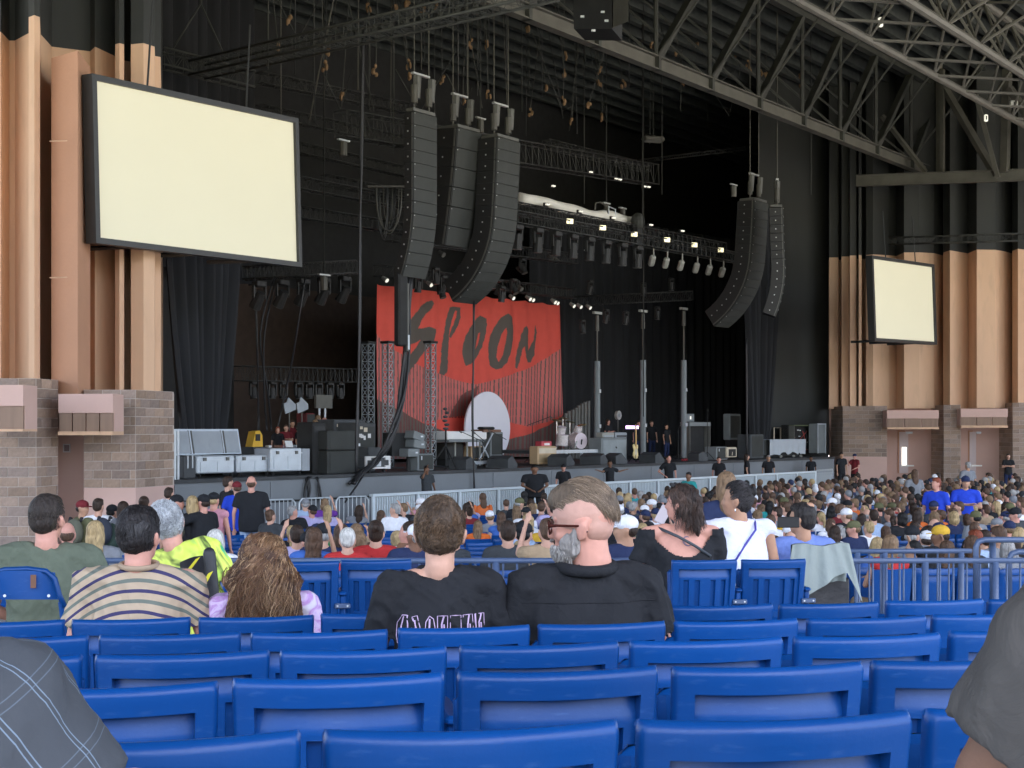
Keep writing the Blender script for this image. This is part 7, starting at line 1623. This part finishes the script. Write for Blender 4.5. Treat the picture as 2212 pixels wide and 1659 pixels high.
at('person in a purple shirt with raised arm in front of the low fence', 'sit', 701, 1082, .1, hair='light brown', style='bob', shirt='purple', arms=('lap', 'wave'), d=29)
at('person raising a closed hand beside the curly haired woman', 'sit', 640, 1148, .1, hair='dark brown', shirt='lavender', arms=('wave', 'lap'), d=15.2)
at('blond person with bright hair just beyond the railing', 'sit', 750, 1180, .1, hair='white', shirt='red', d=12.9, k=.94)
at('man with grey hair and dark shirt in the row beyond the railing', 'sit', 770, 1128, .1, hair='light brown', shirt='charcoal', d=14.6)
at('person with long brown hair beside the grey haired man', 'sit', 737, 1128, .1, hair='brown', style='long', shirt='black', d=14.8)
at('woman with pale skin looking left beside the boy', 'sit', 893, 1122, .4, hair='dark brown', style='bun', shirt='white', yaw=55, d=13.6, skin='pink')
at('person in a red shirt with a top knot beyond the railing', 'sit', 812, 1160, .1, hair='dark brown', style='bun', shirt='red', d=13.2)
at('man with short dark hair just beyond the empty seat by the railing', 'sit', 1100, 1155, .1, hair='dark brown', shirt='charcoal', d=13.4)
at('person in a dark hood next to the short haired man', 'sit', 1123, 1150, -.3, hair='black', shirt='charcoal', cap='black', d=13.8)
at('person resting a raised hand behind the bearded man', 'sit', 1190, 1120, .2, hair='brown', shirt='tan', arms=('wave', 'lap'), d=12.6)
o = at('woman in a white mesh cap and navy shirt looking left', 'sit', 1372, 1087, .5, hair='dark brown', style='long', shirt='navy', cap='white', d=11.6, yaw=55, arms=('lap', 'phone'), skin='tan')
tag(MB().rbox(P(1432, 1112, 11.0), (.085, .012, .15), .01, Matrix.Rotation(.5, 3, 'Y')).build('phone', mat('pale_case', (.5, .44, .46), .5)), 'pale phone held up beside the white mesh cap', 'phone')
at('blonde woman in a dark flowered dress standing behind the two women', 'stand', 1566, 1014, .3, hair='light brown', style='long', shirt='navy', d=12.4, sleeve='short', k=.965)
GU = 'ushers in blue polo shirts'
at('usher in a blue polo with a red beard, left of the pair', 'stand', 2022, 1029, 2.4, d=27.2, thin=.9, skin='pink', hair='red', shirt='royal blue', pants='black', group=GU, wide=True, yaw=-30)
at('usher in a blue polo and cap looking at a phone, right of the pair', 'stand', 2086, 1022, 2.9, d=27.5, skin='tan', hair='dark brown', shirt='royal blue', pants='black', cap='navy', arms=('cross', 'cross'), group=GU, wide=True, thin=.95)
at('standing man in a grey shirt below the right service door', 'stand', 2090, 996, .4, d=44, skin='tan', hair='grey', shirt='grey', wide=True)
at('security woman with folded arms at the right edge block pier', 'stand', 2178, 979, 2.9, d=62, skin='fair', hair='dark brown', shirt='black', arms=('cross', 'cross'))
at('person in teal standing at the barricade below the right mast', 'stand', 1487, 1018, 2.6, d=38, k=.9, skin='brown', hair='black', shirt='teal')
at('woman with long hair standing in a grey cardigan below the doors', 'stand', 1975, 1012, .2, d=37, hair='brown', style='long', shirt='grey', k=.95)
# ------------------------------------------------------------------ neighbours cut by the frame
def plaid():
    m = mat('charcoal_plaid', (.045, .052, .062), .85, var=.06, bump=.2, bscale=30); nt = m.node_tree; L = nt.links.new; tc = [n for n in nt.nodes if n.type == 'TEX_COORD'][0]
    mp = nt.nodes.new('ShaderNodeAttribute'); mp.attribute_name = 'weave'
    nz = nt.nodes.new('ShaderNodeTexNoise'); nz.inputs['Scale'].default_value = 4; L(tc.outputs['Object'], nz.inputs['Vector'])
    vm_ = nt.nodes.new('ShaderNodeVectorMath'); vm_.operation = 'MULTIPLY_ADD'; L(nz.outputs['Color'], vm_.inputs[0]); vm_.inputs[1].default_value = (.014, .014, .014); L(mp.outputs['Vector'], vm_.inputs[2])
    sx = nt.nodes.new('ShaderNodeSeparateXYZ'); L(vm_.outputs[0], sx.inputs[0]); outs = []
    def line(src, per, off, wd, st_):
        a = nt.nodes.new('ShaderNodeMath'); a.operation = 'MULTIPLY_ADD'; a.inputs[1].default_value = 1/per; a.inputs[2].default_value = off; L(src, a.inputs[0])
        b_ = nt.nodes.new('ShaderNodeMath'); b_.operation = 'FRACT'; L(a.outputs[0], b_.inputs[0]); c_ = nt.nodes.new('ShaderNodeMath'); c_.operation = 'LESS_THAN'; c_.inputs[1].default_value = wd/per; L(b_.outputs[0], c_.inputs[0])
        d_ = nt.nodes.new('ShaderNodeMath'); d_.operation = 'MULTIPLY'; d_.inputs[1].default_value = st_; L(c_.outputs[0], d_.inputs[0]); return d_.outputs[0]
    ls = [line(sx.outputs[0], .046, .0, .0013, .8), line(sx.outputs[0], .046, .12, .0013, .8), line(sx.outputs[2], .07, .1, .001, .3), line(sx.outputs[2], .07, .2, .001, .3)]
    acc = ls[0]
    for l in ls[1:]:
        a = nt.nodes.new('ShaderNodeMath'); a.operation = 'MAXIMUM'; L(acc, a.inputs[0]); L(l, a.inputs[1]); acc = a.outputs[0]
    mx = [q for q in nt.nodes if q.type == 'MIX'][0]; m2 = nt.nodes.new('ShaderNodeMix'); m2.data_type = 'RGBA'; L(acc, m2.inputs[0]); m2.inputs[6].default_value = (.045, .052, .062, 1); m2.inputs[7].default_value = (.17, .23, .30, 1); L(m2.outputs[2], mx.inputs[6]); return m
def neighbour(label, X, Y, rz, arm, shirt, col, skin, which, sl=1.0, k=1.0, seed=0):
    """seated neighbour, mostly out of frame; arm = shoulder, elbow, wrist in world space"""
    z0 = floor_z(Y); o = thing('person', label, 'person', (X, Y, z0)); M = headM(NECK['sit'], 0)
    inv = o.matrix_basis.inverted(); S, e, h = [inv @ Vector(a) for a in arm]; b_ = body_mb('sit', M, 1.1, ('lap', 'lap'), True)
    b_.cap(S, e, .060, .048, 14); b_.cap(e, h, .046, .030, 14); hand(b_, h, e)
    bo = link(remesh(b_, .008, 'body', m_skin, 4), 'body', o); bo.color = (*SKINS[skin], 1)
    s_ = shirt_mb('sit', M, 1.1, ('lap', 'lap'), 'short', belly=.8); s_.cap(S+(S-e).normalized()*.0, S, .085, .085, 14); E_ = S+(e-S)*sl
    s_.loft([(0, 0, 0, .001, .001)]*0 or [(S.x*.5, S.y, S.z-.02, .08, .08), (S.x*.5, S.y, S.z+.02, .06, .06)], 10)
    s_.cap(Vector((S.x*.4, S.y, S.z)), S, .085, .085, 12); s_.tube(S, E_, .082, .078, n=16)
    so = link(displace(displace(remesh(s_, .008, 'shirt', shirt or m_cloth, 6), .006, 13, seed), .012, 5, seed+1), 'shirt', o)
    me_ = so.data; co = np.empty(len(me_.vertices)*3, np.float32); me_.vertices.foreach_get('co', co); co = co.reshape(-1, 3); ax_ = np.array((e-S).normalized()); rel = co-np.array(S); al = rel@ax_; pr_ = rel-al[:, None]*ax_
    v1 = np.cross(ax_, [0, -1, 0]); v1 /= np.linalg.norm(v1); v2 = np.cross(ax_, v1); cc_ = .095*np.arctan2(pr_@v1, np.abs(pr_@v2)+.012); at_ = me_.attributes.new('weave', 'FLOAT_VECTOR', 'POINT'); at_.data.foreach_set('vector', np.stack([cc_, 0*al, al], 1).astype(np.float32).ravel()); so.color = (*col, 1)
    hr = link(remesh(hair_mb('short', M), .012, 'hair', m_hair, 3), 'hair', o); hr.color = (*HAIRC['brown'], 1)
    t = TMPL[('sit', 1, 'L')]; l = link(t[0], 'trousers', o); l.color = (*SHIRTC['navy'], 1); link(t[1], 'shoes', o); return o, bo
o, bo = neighbour('person in a charcoal shirt with pale blue plaid lines, cut by the left edge', -.80, 1.22, 0, (P(-45, 1585, 1.14), P(125, 1800, 1.16), P(290, 1720, 1.40)), plaid(), (.1, .1, .1), 'fair', 1, sl=.86, seed=3)
o, bo = neighbour('person in a grey brown shirt with loose sleeve, cut by the right edge', .74, 1.0, 0, (P(2420, 1410, .98), P(2185, 1730, 1.02), P(2300, 2150, 1.3)), None, (.080, .074, .068), 'brown', 0, sl=.74, seed=8)

SHIRTC_OK = 1
for ob in sc.objects:
    if ob.parent is None and 'label' in ob and len(ob['label'].split()) > 16: print('LONG', len(ob['label'].split()), ob.name, ob['label'])
